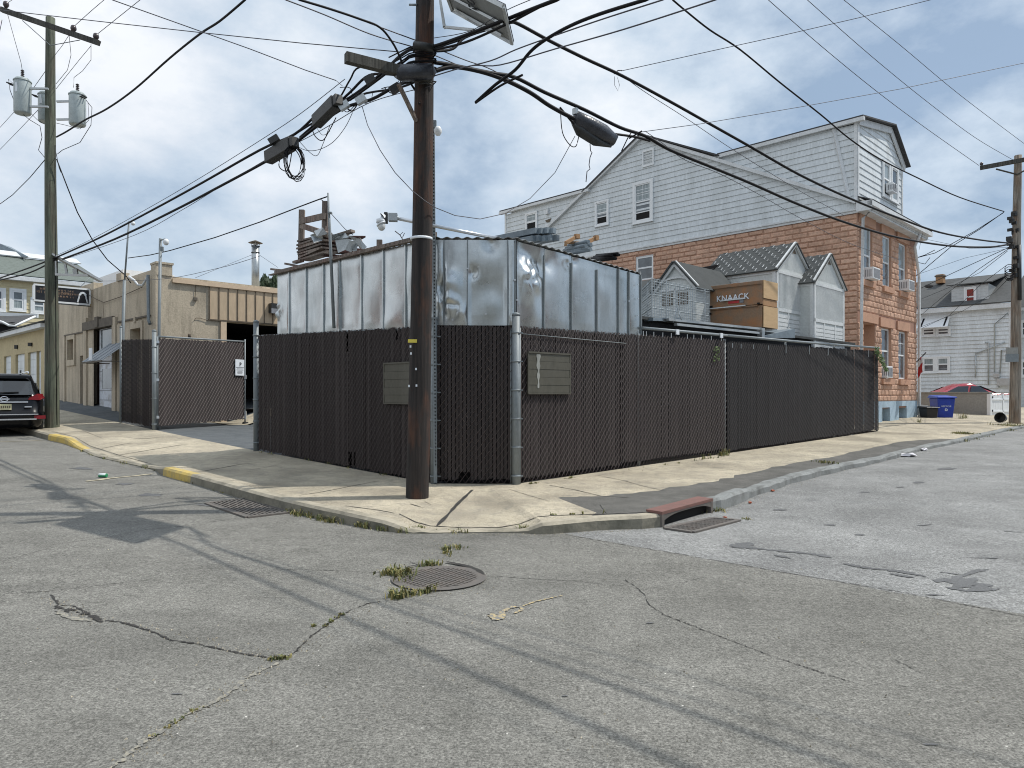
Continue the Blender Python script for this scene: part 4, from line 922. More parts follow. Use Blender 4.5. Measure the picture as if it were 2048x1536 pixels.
# ================================================================= CENTRE POLE
PC = Vector((-1.303, 9.68)); LP = Vector((-12.94, 19.9)); RP = Vector((18.1, 25.4))
def woodpole(t, base, z0, z1, r0, r1, mat, lean=(0, 0), n=22, name='pole_shaft'):
    mb = MB(); mb.smooth = True; rings = []; m = 26
    for j in range(m+1):
        f = j/m; z = z0+(z1-z0)*f; r = r0+(r1-r0)*f; cx = base[0]+lean[0]*f+.012*math.sin(f*7); cy = base[1]+lean[1]*f
        rings.append([mb.V((cx+r*(1+.03*noise.noise(Vector((k*.9, z*.5, 3))))*math.cos(2*math.pi*k/n), cy+r*(1+.03*noise.noise(Vector((k*.9, z*.5, 3))))*math.sin(2*math.pi*k/n), z)) for k in range(n)])
    for A, B in zip(rings, rings[1:]):
        for k in range(n): mb.F(A[k], A[(k+1) % n], B[(k+1) % n], B[k])
    mb.F(*rings[-1]); return mb.build(name, mat, t)
zpc = -.02
cp = thing('utility_pole', 'dark creosoted utility pole standing on the corner pavement in the centre', 'utility pole', (PC.x, PC.y, zpc), 'wooden utility poles')
woodpole(cp, PC, zpc-.2, 12, .158, .10, 'pole', (.215, 0))
mb = MB()
for k in range(16):
    a0 = math.pi+math.pi*k/15; 
zb1 = EYE+9.68*(HY-478)/FP
def pring(z, r, h): 
    f = (z-zpc)/12; c = Vector((PC.x+.215*f, PC.y, z)); return MB().tube([c-up*h, c+up*h], r, 22)
pring(zb1, .153, .017).build('white_strap', 'signwhite', cp)
MB().box(W(825, 682, 9.52), .12, .015, .045, .25).build('number_tag', 'yellowtag', cp)
mb = MB()
for x, y in ((821, 693), (822, 707), (832, 738), (833, 771), (818, 772)): mb.box(W(x, y, 9.53), .022, .012, .03)
mb.build('staple_bits', 'signwhite', cp)
# crossarm and brace, wrap
mb = MB().beam(W(691, 115, 8.95), W(862, 158, 9.55), .10, .125); mb.build('crossarm', 'armwood', cp)
MB().beam(W(797, 168, 9.3), W(833, 243, 9.58), .05, .035).build('brace', 'timber', cp)
MB().tube([W(704, 108, 9.0), W(704, 120, 9.0)], .006, 5).build('bolt', 'galv', cp)
mb = MB().tube([W(790, 148, 9.3), W(800, 147, 9.33), W(835, 146, 9.42), W(862, 142, 9.46), W(868, 148, 9.5)], [.06, .10, .105, .10, .05], 12)
for v in mb.v: v += Vector((0, U(-.01, .01), U(-.012, .012)))
mb.build('plastic_wrap', 'wrap', cp)
mb = MB().tube([W(828, 90, 9.42), W(845, 93, 9.4), W(868, 96, 9.45)], [.05, .06, .05], 8); mb.tube([W(836, 168, 9.5), W(852, 166, 9.48), W(864, 170, 9.5)], .012, 6); mb.build('clamp', 'blackbox', cp)
MB().tube([W(818, 9.5, 9.6), W(834, 9.5, 9.6)], .014, 6).build('through_bolt', 'galv', cp)
# pole mounted solar panel
A = W(1025, 86, 8.9); e1 = Vector((-.10, -.85, 0)); e2 = W(905, 20, 9.9)-A
t = thing('solar_panel', 'tilted solar panel seen from below on a bracket at the top of the centre pole', 'solar panel', A, 'pole mounted solar panels')
nr = e1.cross(e2).normalized(); nr = nr if nr.z > 0 else -nr
mb = MB().hexa([A, A+e1, A+e1+e2, A+e2], [p+nr*.006 for p in (A, A+e1, A+e1+e2, A+e2)]); mb.build('backsheet', 'panelback', t)
mb = MB().hexa([p+nr*.01 for p in (A, A+e1, A+e1+e2, A+e2)], [p+nr*.03 for p in (A, A+e1, A+e1+e2, A+e2)]); mb.build('cells', 'cell', t)
mb = MB()
for p, q in ((A, A+e1), (A+e1, A+e1+e2), (A+e1+e2, A+e2), (A+e2, A)): mb.beam(p-nr*.006, q-nr*.006, .035, .045)
mb.beam(A+e1*.12+e2*.12-nr*.02, A+e1*.12+e2*.9-nr*.02, .05, .03); mb.beam(A+e1*.5+e2*.05-nr*.02, A+e1*.5+e2*.95-nr*.02, .04, .03); mb.build('frame', 'alu', t)
text('07', .30, A+e1*.62+e2*.45-nr*.03, -e1, e2, 'ink', t, bold=.004)
MB().beam(W(874, -40, 9.75), W(890, 56, 9.7), .03, .05).build('bracket_arm', 'alu', t)
mb = MB(); mb.beam(W(871, -60, 9.6), W(888, 54, 9.55), .03, .05); mb.beam(W(888, 54, 9.57), W(948, 60, 9.2), .04, .03); mb.build('bracket', 'alu', t)
# perforated steel mast with a camera behind the pole
t = thing('steel_mast', 'perforated steel mast beside the centre pole with a small white camera on top', 'mast', FC.P(870, 960, .09))
mt0, mt1 = W(871, 965, 10.8), W(866, 245, 10.8)
MB().beam(mt0, mt1, .05, .05).build('channel', 'galv', t)
mb = MB()
for k in range(95):
    p = mt0.lerp(mt1, .05+k*.0098); mb.box(p+Vector((.006, -.027, 0)), .018, .004, .022)
mb.build('holes', 'black', t)
MB().ball(W(876, 262, 10.7), .06, 10, 1.3).build('camera_dome', 'white', t); MB().box(W(869, 248, 10.75), .06, .05, .10).build('camera_mount', 'galv', t)
# PTZ camera on an arm
t = thing('security_camera', 'white dome camera hanging from a long pipe arm left of the centre pole', 'security camera', W(775, 440, 10.4))
MB().tube([W(792, 436, 10.45), W(930, 464, 10.95), W(1000, 478, 11.2)], .028, 10).build('arm', 'bright', t)
MB().box(W(786, 435, 10.43), .13, .11, .11, .1).build('junction_box', 'ductsteel', t); MB().box(W(772, 436, 10.38), .05, .10, .15, .1).build('mount', 'blackbox', t)
mb = MB(); mb.tube([W(771, 433, 10.36), W(765, 432, 10.34), W(762, 440, 10.34), W(762, 446, 10.34)], [.03, .05, .068, .07], 12); mb.tube([W(762, 447, 10.34), W(763, 449, 10.34)], .073, 12); mb.build('housing', 'signwhite', t); MB().ball(W(763, 453, 10.34), .058, 12, 1.1).build('dome', 'resinw', t)
# left camera masts by the gate
t = thing('camera_mast', 'tall thin mast with a small camera rising above the fence stub', 'mast', FL.P(243, 850, -.1))
MB().tube([FL.P(241, 850, -.1), FL.P(249, 560, -.1)], .045, 10).build('lower_tube', 'galv', t); MB().tube([FL.P(249, 562, -.1), FL.P(258, 443, -.1)], .025, 8).build('upper_tube', 'galv', t)
MB().ball(FL.P(266, 447, -.1), .06, 10).build('camera', 'white', t); MB().tube([FL.P(258, 443, -.1), FL.P(266, 444, -.1)], .012, 6).build('mount', 'galv', t)
t = thing('camera_mast', 'grey mast with a white dome camera rising at the gate hinge post', 'mast', FL.P(317, 850, -.15))
MB().tube([FL.P(317, 860, -.15), FL.P(318, 670, -.15), FL.P(321, 477, -.15)], [.05, .04, .04], 10).build('tube', 'galv', t)
MB().ball(FL.P(332, 484, -.15), .075, 12, 1.2).build('camera', 'white', t); MB().tube([FL.P(322, 480, -.15), FL.P(331, 478, -.15)], .02, 6).build('mount', 'galv', t); MB().box(FL.P(324, 498, -.12), .07, .06, .12).build('box', 'galv', t)
# ================================================================= LEFT POLE
lz = .45
lp = thing('utility_pole', 'green tinted utility pole with transformers on the left pavement', 'utility pole', (LP.x, LP.y, lz), 'wooden utility poles')
woodpole(lp, LP, lz-.3, EYE+19.9*(HY-36)/FP, .185, .115, 'polegreen', (-.05, 0))
def LW(px, py, dd=0): return W(px, py, 19.9+dd)
MB().beam(LW(3, 19, -1.6+1.0), LW(198, 86, -.2-.9), .11, .13).build('crossarm', 'armwood', lp)
mb = MB().tube([LW(45, 41, -.3), LW(101, 91, -.2), LW(160, 80, -.5)], .012, 5); mb.build('brace', 'galv', lp)
for x, y, dd in ((12, 10, -.6), (147, 58, -1.0), (192, 74, -1.05)):
    p = LW(x, y, dd); mb = MB(); mb.tube([p-up*.10, p-up*.02, p+up*.02, p+up*.08, p+up*.10], [.02, .07, .075, .06, .03], 12); mb.build('insulator', 'ins', lp)
def transformer(px, py0, py1, dd, label):
    a, b = LW(px, py1, dd), LW(px, py0, dd); t = thing('transformer', label, 'transformer', a, 'pole mounted transformers')
    r = .21; mb = MB(); mb.tube([a, a+up*.04, b-up*.05, b], [r*.9, r, r, r*.96], 20); mb.tube([b-up*.03, b+up*.0], r*1.06, 20); mb.build('tank', 'transf', t)
    MB().tube([b, b+up*.06, b+up*.075], [r, r*.8, .05], 20).build('lid', 'transf', t)
    mb = MB()
    for k in range(5): mb.tube([b+up*(.06+k*.05), b+up*(.085+k*.05), b+up*(.11+k*.05)], [.02, .05, .02], 10)
    mb.build('bushing', 'ins', t)
    s_ = 1 if px < 104 else -1
    c = (a+b)/2
    for dz in (.25, -.25): MB().beam(c+up*dz+Vector((s_*r, 0, 0)), c+up*dz+Vector((s_*(abs(px-104)/FP*19.9-.13), .02, 0)), .05, .05).build('bracket', 'alu', t)
    mb = MB()
    for k in (-1, 0, 1): mb.tube([c+up*.3+Vector((-s_*r*.8, -.1+k*.07, 0)), c+up*.3+Vector((-s_*(r+.09), -.14+k*.07, .03))], .018, 6)
    mb.build('terminal', 'blackbox', t)
    if px < 104: mb = MB(); mb.box(c+Vector((-.03, -r-.004, .2)), .05, .01, .25); mb.build('label', 'signwhite', t)
transformer(45, 162, 228, -.3, 'grey cylindrical transformer on the left side of the green pole')
transformer(155, 190, 251, -.3, 'grey cylindrical transformer on the right side of the green pole')
transformer(93, 190, 245, .5, 'grey cylindrical transformer partly hidden behind the green pole')
# small solar panel on left pole
t = thing('solar_panel', 'thin tilted solar panel on the green pole above the black sign', 'solar panel', LW(150, 545, -.6), 'pole mounted solar panels')
a, b = LW(101, 508, -.1), LW(205, 564, -1.1); nv = Vector((-.60, .80, .13)).normalized()*.8
mb = MB().hexa([a, b, b+nv, a+nv], [p+Vector((.02, 0, .05)) for p in (a, b, b+nv, a+nv)]); mb.build('panel', 'alu', t)
mb = MB(); mb.beam(LW(112, 522, -.2), LW(112, 550, -.2), .04, .04); mb.beam(LW(112, 549, -.2), LW(178, 551, -.6), .05, .06); mb.beam(LW(130, 528, -.3), LW(134, 548, -.3), .06, .04); mb.beam(LW(150, 538, -.4), LW(152, 550, -.4), .12, .06); mb.build('bracket', 'alu', t)
# ================================================================= RIGHT POLE
rzb = .36
rp = thing('utility_pole', 'weathered grey utility pole with a crossarm at the right edge', 'utility pole', (RP.x, RP.y, rzb), 'wooden utility poles')
woodpole(rp, (RP.x-.06, RP.y), rzb-.3, EYE+25.4*(HY-311)/FP, .185, .115, 'polegrey', (.12, 0))
def RW(px, py, dd=0): return W(px, py, 25.4+dd)
MB().beam(RW(1960, 336, .4), RW(2110, 308, -.9), .11, .14).build('crossarm', 'armwood', rp)
MB().tube([RW(1992, 338, .2), RW(2034, 349, -.1), RW(2080, 325, -.5)], .03, 6).build('brace', 'armwood', rp)
for x, y in ((1963, 330), (2033, 320)): p = RW(x, y, .2); MB().tube([p, p+up*.05, p+up*.1], [.05, .06, .03], 10).build('insulator', 'ins', rp)
mb = MB()
for k in range(22): p = RW(2026+U(-9, 11), U(418, 560), U(-.3, .0)); MB().box(p, U(.05, .12), .16, U(.06, .16), U(0, 1)).build('cable_clamp', 'blackbox', rp)
mb = MB().tube([RW(2038, 490, -.15), RW(2039, 600, -.15)], .07, 8); mb.build('cable_guard', 'blackbox', rp)
MB().box(RW(2024, 704, -.2), .38, .03, .32, -.2).build('notice_board', 'greywall', rp); MB().box(RW(2024, 716, -.22), .40, .03, .28, -.3).build('notice_board', 'galv', rp)
mb = MB()
for k in range(4):
    c = RW(2019, 538+k*6, -.3); mb.tube([c+Vector((.17*math.cos(i*.6), 0, .17*math.sin(i*.6)+k*.02)) for i in range(11)], .012, 5)
mb.build('cable_loop', 'cable', rp)
# ================================================================= CABLES
def dep(px, A, B):
    r = (px-1024)/FP; A = Vector(A).xy; B = Vector(B).xy; d = B-A
    t = (r*A.y-A.x)/(d.x-r*d.y); return A.y+d.y*t
def cpts(pl, A, B, sub=5):
    P = [W(x, y, dep(x, A, B)) for x, y in pl]; out = []
    for i in range(len(P)-1):
        a, b, c, d = P[max(i-1, 0)], P[i], P[i+1], P[min(i+2, len(P)-1)]
        for j in range(sub):
            out.append(Vector([cr(a[k], b[k], c[k], d[k], j/sub) for k in range(3)]) if (a-b).length < 3*(b-c).length+1 and (c-d).length < 3*(b-c).length+1 else b.lerp(c, j/sub))
    out.append(P[-1]); return out
def cable(label, paths, r, mat='cable', name='overhead_cable', cat='cable', group='overhead wires and cables', n=5):
    mb = MB()
    for p in paths:
        rr = r
        if isinstance(p, tuple): p, rr = p
        mb.tube(p, rr, n)
    return tag(mb.build(name, mat), label, cat, group)
def ext(p, q): return list(p)+[Vector(q)]
up = Vector((0, 0, 1))
farA = Vector((24, -15, 8.0)); farL = Vector((-45, 48, 9)); farB = Vector((-20, -9, 7.5))
c_ = lambda pl, A=PC, B=LP: cpts(pl, A, B)
# 1. bundle centre pole -> left pole
cable('thick black cable bundle sagging from the centre pole down to the green pole', [
    (c_([(828, 95), (800, 112), (760, 150), (700, 195), (640, 225), (590, 268), (520, 300), (400, 368), (305, 420), (200, 475), (110, 516)]), .022),
    (c_([(845, 160), (800, 168), (745, 198), (690, 215), (640, 248), (585, 290), (530, 324), (430, 378), (350, 420), (230, 478), (125, 518)]), .024),
    (c_([(798, 150), (740, 150), (700, 185), (660, 222), (600, 275)]), .02), (c_([(775, 145), (735, 175), (700, 200)]), .018), (c_([(790, 130), (720, 134), (700, 160), (680, 195), (655, 225)]), .014),
    (c_([(860, 150), (800, 175), (720, 190), (660, 225), (600, 262), (540, 300)]), .016),
    (c_([(110, 516), (60, 535), (0, 556)], LP, farL), .022), (c_([(110, 520), (60, 545), (0, 560)], LP, farL), .022)], .02)
cable('thin grey wires running beside the thick bundle to the green pole', [
    (c_([(690, 158), (600, 228), (520, 281), (400, 356), (290, 420), (180, 480), (115, 510)]), .006), (c_([(862, 172), (740, 205), (640, 262), (545, 312), (430, 380), (364, 420), (270, 470), (125, 520)]), .006), (c_([(100, 562), (300, 560), (430, 538), (520, 512)]), .005)], .006, 'wire', 'overhead_wire')
def sbox(label, a, b, w, h, mat='blackbox'):
    t = thing('splice_box', label, 'splice box', (a+b)/2, 'black splice boxes on the cables')
    MB().beam(a, b, w, h).build('case', mat, t, bevel=.01)
    d = (b-a).normalized(); MB().beam(b-d*.05, b+d*.1, w*.8, h*.75).build('end_cap', 'blackbox', t); MB().beam(a+up*h*.5, b+up*h*.5, w*.3, .03).build('hanger', 'blackbox', t); return t
sbox('boxy black splice case hanging lowest on the left bundle above coiled cable', W(536, 316, 11.75), W(584, 287, 11.3), .15, .20)
sbox('black splice case nearer the centre pole on the left bundle', W(632, 244, 11.1), W(672, 204, 10.6), .15, .19)
t = thing('cable_clamp', 'pair of small clamps between the splice cases and the crossarm', 'clamp', W(690, 215, 10.5))
for x, y, d in ((688, 212, 10.6), (722, 200, 10.3), (740, 160, 10.0), (790, 178, 9.6), (548, 280, 11.5)):
    mb = MB().beam(W(x-9, y+5, d), W(x+9, y-6, d), .08, .10); mb.build('clamp_body', 'ductsteel' if x in (688, 722) else 'blackbox', t)
coil = []
cen = W(590, 325, 11.3)
for i in range(90):
    a = i*.42; r_ = .20+.03*math.sin(i*.31); coil.append(cen+Vector((r_*.55*math.cos(a)+.0006*i-.03, r_*.5*math.cos(a), r_*1.25*math.sin(a)+.02*math.sin(i))))
cable('coil of spare black cable hanging below the lowest splice case', [(coil, .008)], .01, name='cable_coil', cat='cable coil')
cable('single slack cable tail below the lowest splice case left of the coil', [(c_([(562, 310), (558, 332), (570, 342), (578, 335), (584, 300)]), .009)], .01, name='slack_loop')
cable('thin slack loops drooping between the splice cases', [(c_([(622, 250), (630, 272), (645, 281), (658, 262), (672, 235)]), .008), (c_([(588, 288), (610, 300), (635, 300), (665, 285), (690, 255), (705, 225)]), .005), (c_([(598, 282), (620, 305), (634, 311), (645, 290), (660, 250)]), .005), (c_([(630, 250), (645, 270), (660, 262)]), .004), (c_([(680, 175), (700, 176), (705, 195)]), .006)], .006, 'cable', 'slack_loop')
# 2. centre pole -> right pole
cb = lambda pl: cpts(pl, PC, RP)
cable('upper thick cable from the centre pole to the weathered right pole', [(cb([(868, 95), (920, 78), (985, 50), (1020, 45), (1037, 48), (1100, 82), (1170, 117), (1245, 152), (1340, 203), (1420, 248), (1500, 293), (1600, 350), (1700, 397), (1800, 437), (1880, 465), (1960, 480), (2015, 486)]), .028), (cb([(868, 103), (905, 98), (930, 75), (985, 56), (1010, 46)]), .02)], .02)
cable('lower thick cable bundle from the centre pole to the weathered right pole', [(cb([(868, 143), (905, 134), (960, 143), (1010, 160), (1060, 185), (1100, 212), (1145, 236), (1165, 242)]), .034), (cb([(868, 125), (900, 130), (980, 146), (1030, 155), (1090, 185), (1170, 220), (1240, 255), (1290, 272), (1340, 300), (1420, 333), (1500, 366), (1600, 410), (1700, 448), (1800, 476), (1900, 492), (1980, 494), (2020, 488)]), .030), (cb([(1228, 268), (1270, 274), (1300, 282)]), .022), (cb([(1120, 215), (1145, 245), (1160, 262)]), .018)], .02)
cable('thin twin wire under the lower thick cable above the orange house', [(cb([(1290, 262), (1330, 290), (1370, 320), (1440, 348), (1520, 390), (1600, 436), (1700, 487), (1800, 520)]), .006), (cb([(1247, 153), (1290, 184), (1370, 235), (1470, 302), (1600, 382), (1690, 432)]), .006)], .006, 'wire', 'overhead_wire')
t = thing('splice_closure', 'dented black cigar shaped splice closure hanging on the lower right cable', 'splice closure', W(1188, 262, 11.9), 'black splice boxes on the cables')
d0 = dep(1190, PC, RP)
mb = MB(); P_ = [W(1146, 236, d0-.3), W(1152, 238, d0-.27), W(1175, 252, d0-.1), W(1205, 268, d0+.1), W(1224, 278, d0+.25), W(1234, 273, d0+.3)]
mb.tube(P_, [.03, .12, .16, .15, .12, .03], 14)
for v in mb.v: v += Vector((0, 0, .03*noise.noise(v*6)))
mb.build('upper_shell', 'wrap', t)
mb = MB(); mb.tube([W(1146, 247, d0-.3), W(1160, 262, d0-.2), W(1190, 282, d0), W(1222, 293, d0+.2)], [.03, .09, .08, .02], 10); mb.build('lower_shell', 'blackbox', t)
MB().beam(W(1148, 222, d0-.3), W(1153, 224, d0-.26), .08, .10).build('hanger', 'ductsteel', t); MB().beam(W(1155, 232, d0-.3), W(1155, 240, d0-.3), .02, .02).build('hanger', 'blackbox', t)
cable('thin slack loop hanging by the cigar shaped splice closure', [(cb([(1121, 222), (1125, 265), (1140, 290), (1152, 292), (1158, 270)]), .008)], .006, 'cable', 'slack_loop')
cable('twisted wire scrap dangling below the cigar shaped splice closure', [([W(1180, 288, d0), W(1181, 302, d0), W(1184, 305, d0), W(1180, 315, d0), W(1178, 330, d0), W(1180, 338, d0), W(1174, 343, d0), W(1172, 364, d0)], .008)], .006, 'wire', 'wire_scrap')
cable('short black tail crossing the lower right cable by the gable peak', [([W(1243, 302, 12.5), W(1256, 275, 12.4), W(1262, 266, 12.3)], .01), ([W(1258, 277, 12.4), W(1284, 262, 12.3)], .014)], .006, 'cable', 'cable_tail')
tg = []
for k in range(9):
    z0_ = U(95, 165); a_ = U(0, 6.28); tg.append(([W(800+U(-25, 10), z0_+20, 9.6), W(818, z0_, 9.5), Vector((PC.x-.02, PC.y-.17, W(0, z0_-3, 9.5).z)), W(872, z0_+U(-10, 8), 9.6), Vector((PC.x+.12, PC.y+.1, W(0, z0_+U(-12, 12), 9.6).z))], U(.006, .015)))
cable('tangle of short cables wrapped round the centre pole beside the crossarm', tg, .01, name='cable_tangle')
tg = []
for k in range(7):
    x_ = U(700, 810); y_ = 205-(x_-700)*.45; tg.append((c_([(x_, y_), (x_-6, y_+U(10, 26)), (x_-20, y_+U(12, 30)), (x_-34, y_+16)]), U(.004, .009)))
cable('short slack loops hanging under the bundle left of the crossarm', tg, .01, name='slack_loop')
# 3. twisted service cable above to right pole
c3 = cb([(1346, 0), (1372, 22), (1420, 60), (1480, 99), (1560, 165), (1640, 228), (1700, 278), (1760, 318), (1840, 358), (1920, 395), (2008, 423)])
cable('twisted service cable dropping diagonally from the top edge to the right pole', [([Vector((-1.1, 9.68, 10.6)), Vector((1.4, 11.7, 9.9))]+c3, .018)], .02)
for lab, pl, ex in (('primary wire reaching the left end of the right pole crossarm', [(1537, 0), (1640, 90), (1750, 180), (1850, 255), (1958, 331)], (-1.8, 9.3, 11.6)),
                    ('primary wire reaching the top of the right pole', [(1615, 0), (1740, 110), (1850, 200), (1950, 275), (2030, 322)], (-1.2, 9.7, 12)),
                    ('outermost primary wire passing above the right pole', [(1688, 0), (1800, 90), (1920, 190), (2048, 287)], (-.7, 10, 12.2))):
    cable(lab, [([Vector(ex)]+cb(pl), .008)], .008, 'wire', 'overhead_wire')
# 4. across the crossing (towards the camera right)
cf = lambda pl: cpts(pl, PC, farA)
cable('thick black cable rising over the crossing from the centre pole to the top edge', [(ext(cf([(828, 103), (868, 93), (920, 75), (990, 48), (1060, 20), (1112, 0)]), farA), .024), (ext(cf([(868, 100), (930, 85), (1010, 50), (1060, 24), (1100, 3)]), farA+Vector((0, 0, -.1))), .016)], .02)
cable('black cable crossing behind the solar panel tail over the crossing', [(ext(cf([(951, 205), (990, 170), (1030, 140), (1060, 104), (1090, 80), (1140, 52), (1200, 28), (1290, 0)]), farA+Vector((1, 0, -1.6))), .020), (cf([(951, 206), (1000, 172), (1045, 150)]), .014)], .02)
cable('thin wire pair crossing to the top edge right of the splice clamps', [(ext(cf([(905, 140), (980, 122), (1030, 100), (1090, 78), (1200, 40), (1325, 0)]), farA+Vector((1, 1, -2))), .008), (ext(cf([(868, 152), (940, 132), (1000, 130), (1110, 98), (1250, 58), (1430, 0)]), farA+Vector((2, 2, -2.4))), .008), (ext(cf([(868, 76), (940, 62), (1010, 22), (1060, 0)]), farA+Vector((0, -1, .4))), .005)], .008, 'wire', 'overhead_wire')
# 5. to the camera left
cg = lambda pl: cpts(pl, PC, farB)
cable('black cable arcing from the top edge and curling down the face of the centre pole', [([farB]+cg([(600, 0), (660, 18), (722, 39), (760, 55), (785, 85), (800, 115), (815, 155), (836, 190), (841, 205)])[0:]+[W(838, 207, 9.45)], .015)], .02)
cable('thin wires falling from the top edge past the centre pole', [([farB+Vector((0, 0, .6))]+cg([(606, 0), (700, 32), (770, 58), (835, 82)])+cb([(868, 95), (930, 120), (985, 140), (1050, 178)])[1:], .008), ([farB+Vector((0, 0, .3))]+cg([(572, 0), (650, 30), (740, 68), (820, 92)])+cb([(868, 110), (920, 132)])[1:], .008)], .008, 'wire', 'overhead_wire')
cable('long nearly level wire from the top left corner to the centre pole', [([Vector((-22, 9, 12)), W(0, 20, 12.0), W(200, 43, 11.2), W(400, 65, 10.6), W(600, 86, 10.1), W(800, 104, 9.6)], .007)], .008, 'wire', 'overhead_wire')
cable('thin wire falling from the top left to the left cable bundle', [([Vector((-14, 6, 10)), W(225, 0, 9.5), W(360, 48, 9.9), W(500, 98, 10.2), W(610, 140, 10.4), W(672, 161, 10.5)], .007), ([W(672, 161, 10.5), W(685, 172, 10.5)], .004)], .008, 'wire', 'overhead_wire')
# 6. left pole wires
cable('twisted black service cable from the top edge down to the green pole', [([Vector((-1.2, 9.68, 11))]+c_([(490, 0), (440, 42), (400, 68), (340, 116), (270, 178), (215, 217), (170, 240), (135, 262), (113, 274)]), .022)], .02)
for lab, pl, pt in (('primary wire from the far right insulator of the green pole crossarm', [(280, 0), (240, 32), (195, 68)], (-.3, 10, 11.9)), ('primary wire from the middle insulator of the green pole crossarm', [(208, 0), (180, 24), (149, 52)], (-1.1, 9.8, 12.1)), ('primary wire from the left insulator of the green pole crossarm', [(24, 0), (12, 8)], (-2.2, 9.5, 12.1))):
    cable(lab, [([Vector(pt)]+c_(pl), .008)], .008, 'wire', 'overhead_wire')
LB = [LW(14, 24, -.6), LW(138, 68, -.9), LW(182, 88, -1.0)]
cable('jumper wires hanging from the green pole crossarm to the transformers', [([LB[0], LW(28, 75, -.5), LW(42, 125, -.3), LW(46, 150, -.3)], .007), ([LB[1], LW(142, 110, -.5), LW(135, 140, -.3), LW(112, 168, 0)], .007), ([LB[2], LW(182, 120, -.6), LW(165, 142, -.4), LW(148, 155, -.3), LW(147, 175, -.3)], .007), ([LB[2]-up*.05, LW(160, 118, -.5), LW(112, 178, 0)], .007), ([LB[1]-up*.03, LW(124, 92, -.4), LW(110, 110, 0)], .007)], .007, 'wire', 'jumper_wire')
cable('wires leaving the green pole towards the lower left edge', [([LW(4, 40, -.6), LW(-6, 90, 1), LW(-60, 200, 12)], .008), ([LW(94, 138, .2), LW(50, 200, 3), LW(0, 255, 6), LW(-60, 330, 12)], .008), ([LW(76, 220, .2), LW(40, 258, 3), LW(5, 294, 5), LW(-80, 380, 12)], .008)], .008, 'wire', 'overhead_wire')
cable('looped transformer leads drooping round the green pole', [([LW(172, 200, -.3), LW(184, 215, -.3), LW(182, 250, -.3), LW(160, 285, -.2), LW(125, 300, -.1), LW(115, 308, 0)], .009), ([LW(176, 205, -.3), LW(178, 240, -.3), LW(160, 258, -.2), LW(130, 250, -.1), LW(112, 246, 0)], .007), ([LW(27, 168, -.3), LW(17, 158, -.3), LW(20, 180, -.3), LW(35, 220, -.3), LW(60, 240, -.2), LW(80, 252, -.1), LW(84, 275, -.1), LW(77, 300, -.1), LW(92, 318, -.1)], .009), ([LW(60, 225, -.2), LW(75, 240, -.1), LW(92, 250, 0)], .007)], .008, 'cable', 'transformer_lead')
cable('black service cable falling from the green pole to the corner of the tan building', [([LW(113, 318, -.1), LW(135, 375, .1), LW(155, 425, .4), LW(185, 480, .9), LW(215, 520, 1.4), LW(252, 552, 1.8), LW(262, 566, 2.0)], .016), ([LW(112, 305, -.1), LW(118, 335, -.1), LW(122, 345, 0)], .008)], .02)
cable('black cable sagging from the green pole out of the left edge', [([LW(92, 317, -.1), LW(60, 355, 2), LW(25, 390, 4), LW(0, 408, 5), LW(-60, 430, 9)], .012)], .02)
cable('dark grounding wire running down the face of the green pole', [([LW(110, 290, -.19), LW(110, 420, -.19), LW(112, 700, -.2), LW(114, 850, -.2)], .012)], .01, 'cable', 'ground_wire')
# 7. drops
cable('thin service drop from the upper right cable to the top right edge', [([W(1242, 142, 12.3), W(1400, 107, 12), W(1560, 72, 12), W(1720, 35, 12), W(1860, 0, 12), Vector((16, 9, 9.5))], .006), ([W(1228, 148, 12.2), W(1236, 141, 12.2), W(1244, 141, 12.2)], .010), ([W(1229, 153, 12.2), W(1229, 170, 12.2), W(1236, 182, 12.2), W(1239, 170, 12.2), W(1235, 155, 12.2)], .004)], .006, 'wire', 'service_drop')
cable('thin service drop from the gable peak side across to the right edge', [([W(1268, 266, 12.6), W(1400, 248, 13), W(1600, 214, 13.6), W(1800, 178, 14), W(2048, 126, 14.5), Vector((20, 14, 9.5))], .006)], .006, 'wire', 'service_drop')
cable('thin grey wire drooping in a long loop across the face of the centre pole', [([W(724, 212, 10.3), W(735, 250, 10.1), W(760, 300, 9.8), W(790, 345, 9.6), W(825, 382, 9.45), W(850, 402, 9.45), W(870, 415, 9.6), W(910, 431, 9.9), W(960, 438, 10.3), W(1010, 427, 10.8), W(1060, 397, 11.2), W(1110, 345, 11.6), W(1150, 272, 11.8)], .006)], .006, 'wire', 'slack_wire')
cable('grey cable strung from the timber frame to the masts by the gate', [([W(655, 393, 13.8), W(640, 398, 14), W(600, 413, 14.8), (W(520, 444, 16.2)), W(430, 475, 17.6), W(340, 501, 18.8), W(300, 510, 19.6), W(256, 516, 20.8)], .013), ([W(640, 398, 14), W(650, 404, 13.9)], .008), ([W(661, 426, 13.3), W(690, 458, 13.4), (W(706, 470, 13.4))], .006)], .01, 'cable', 'strung_cable')
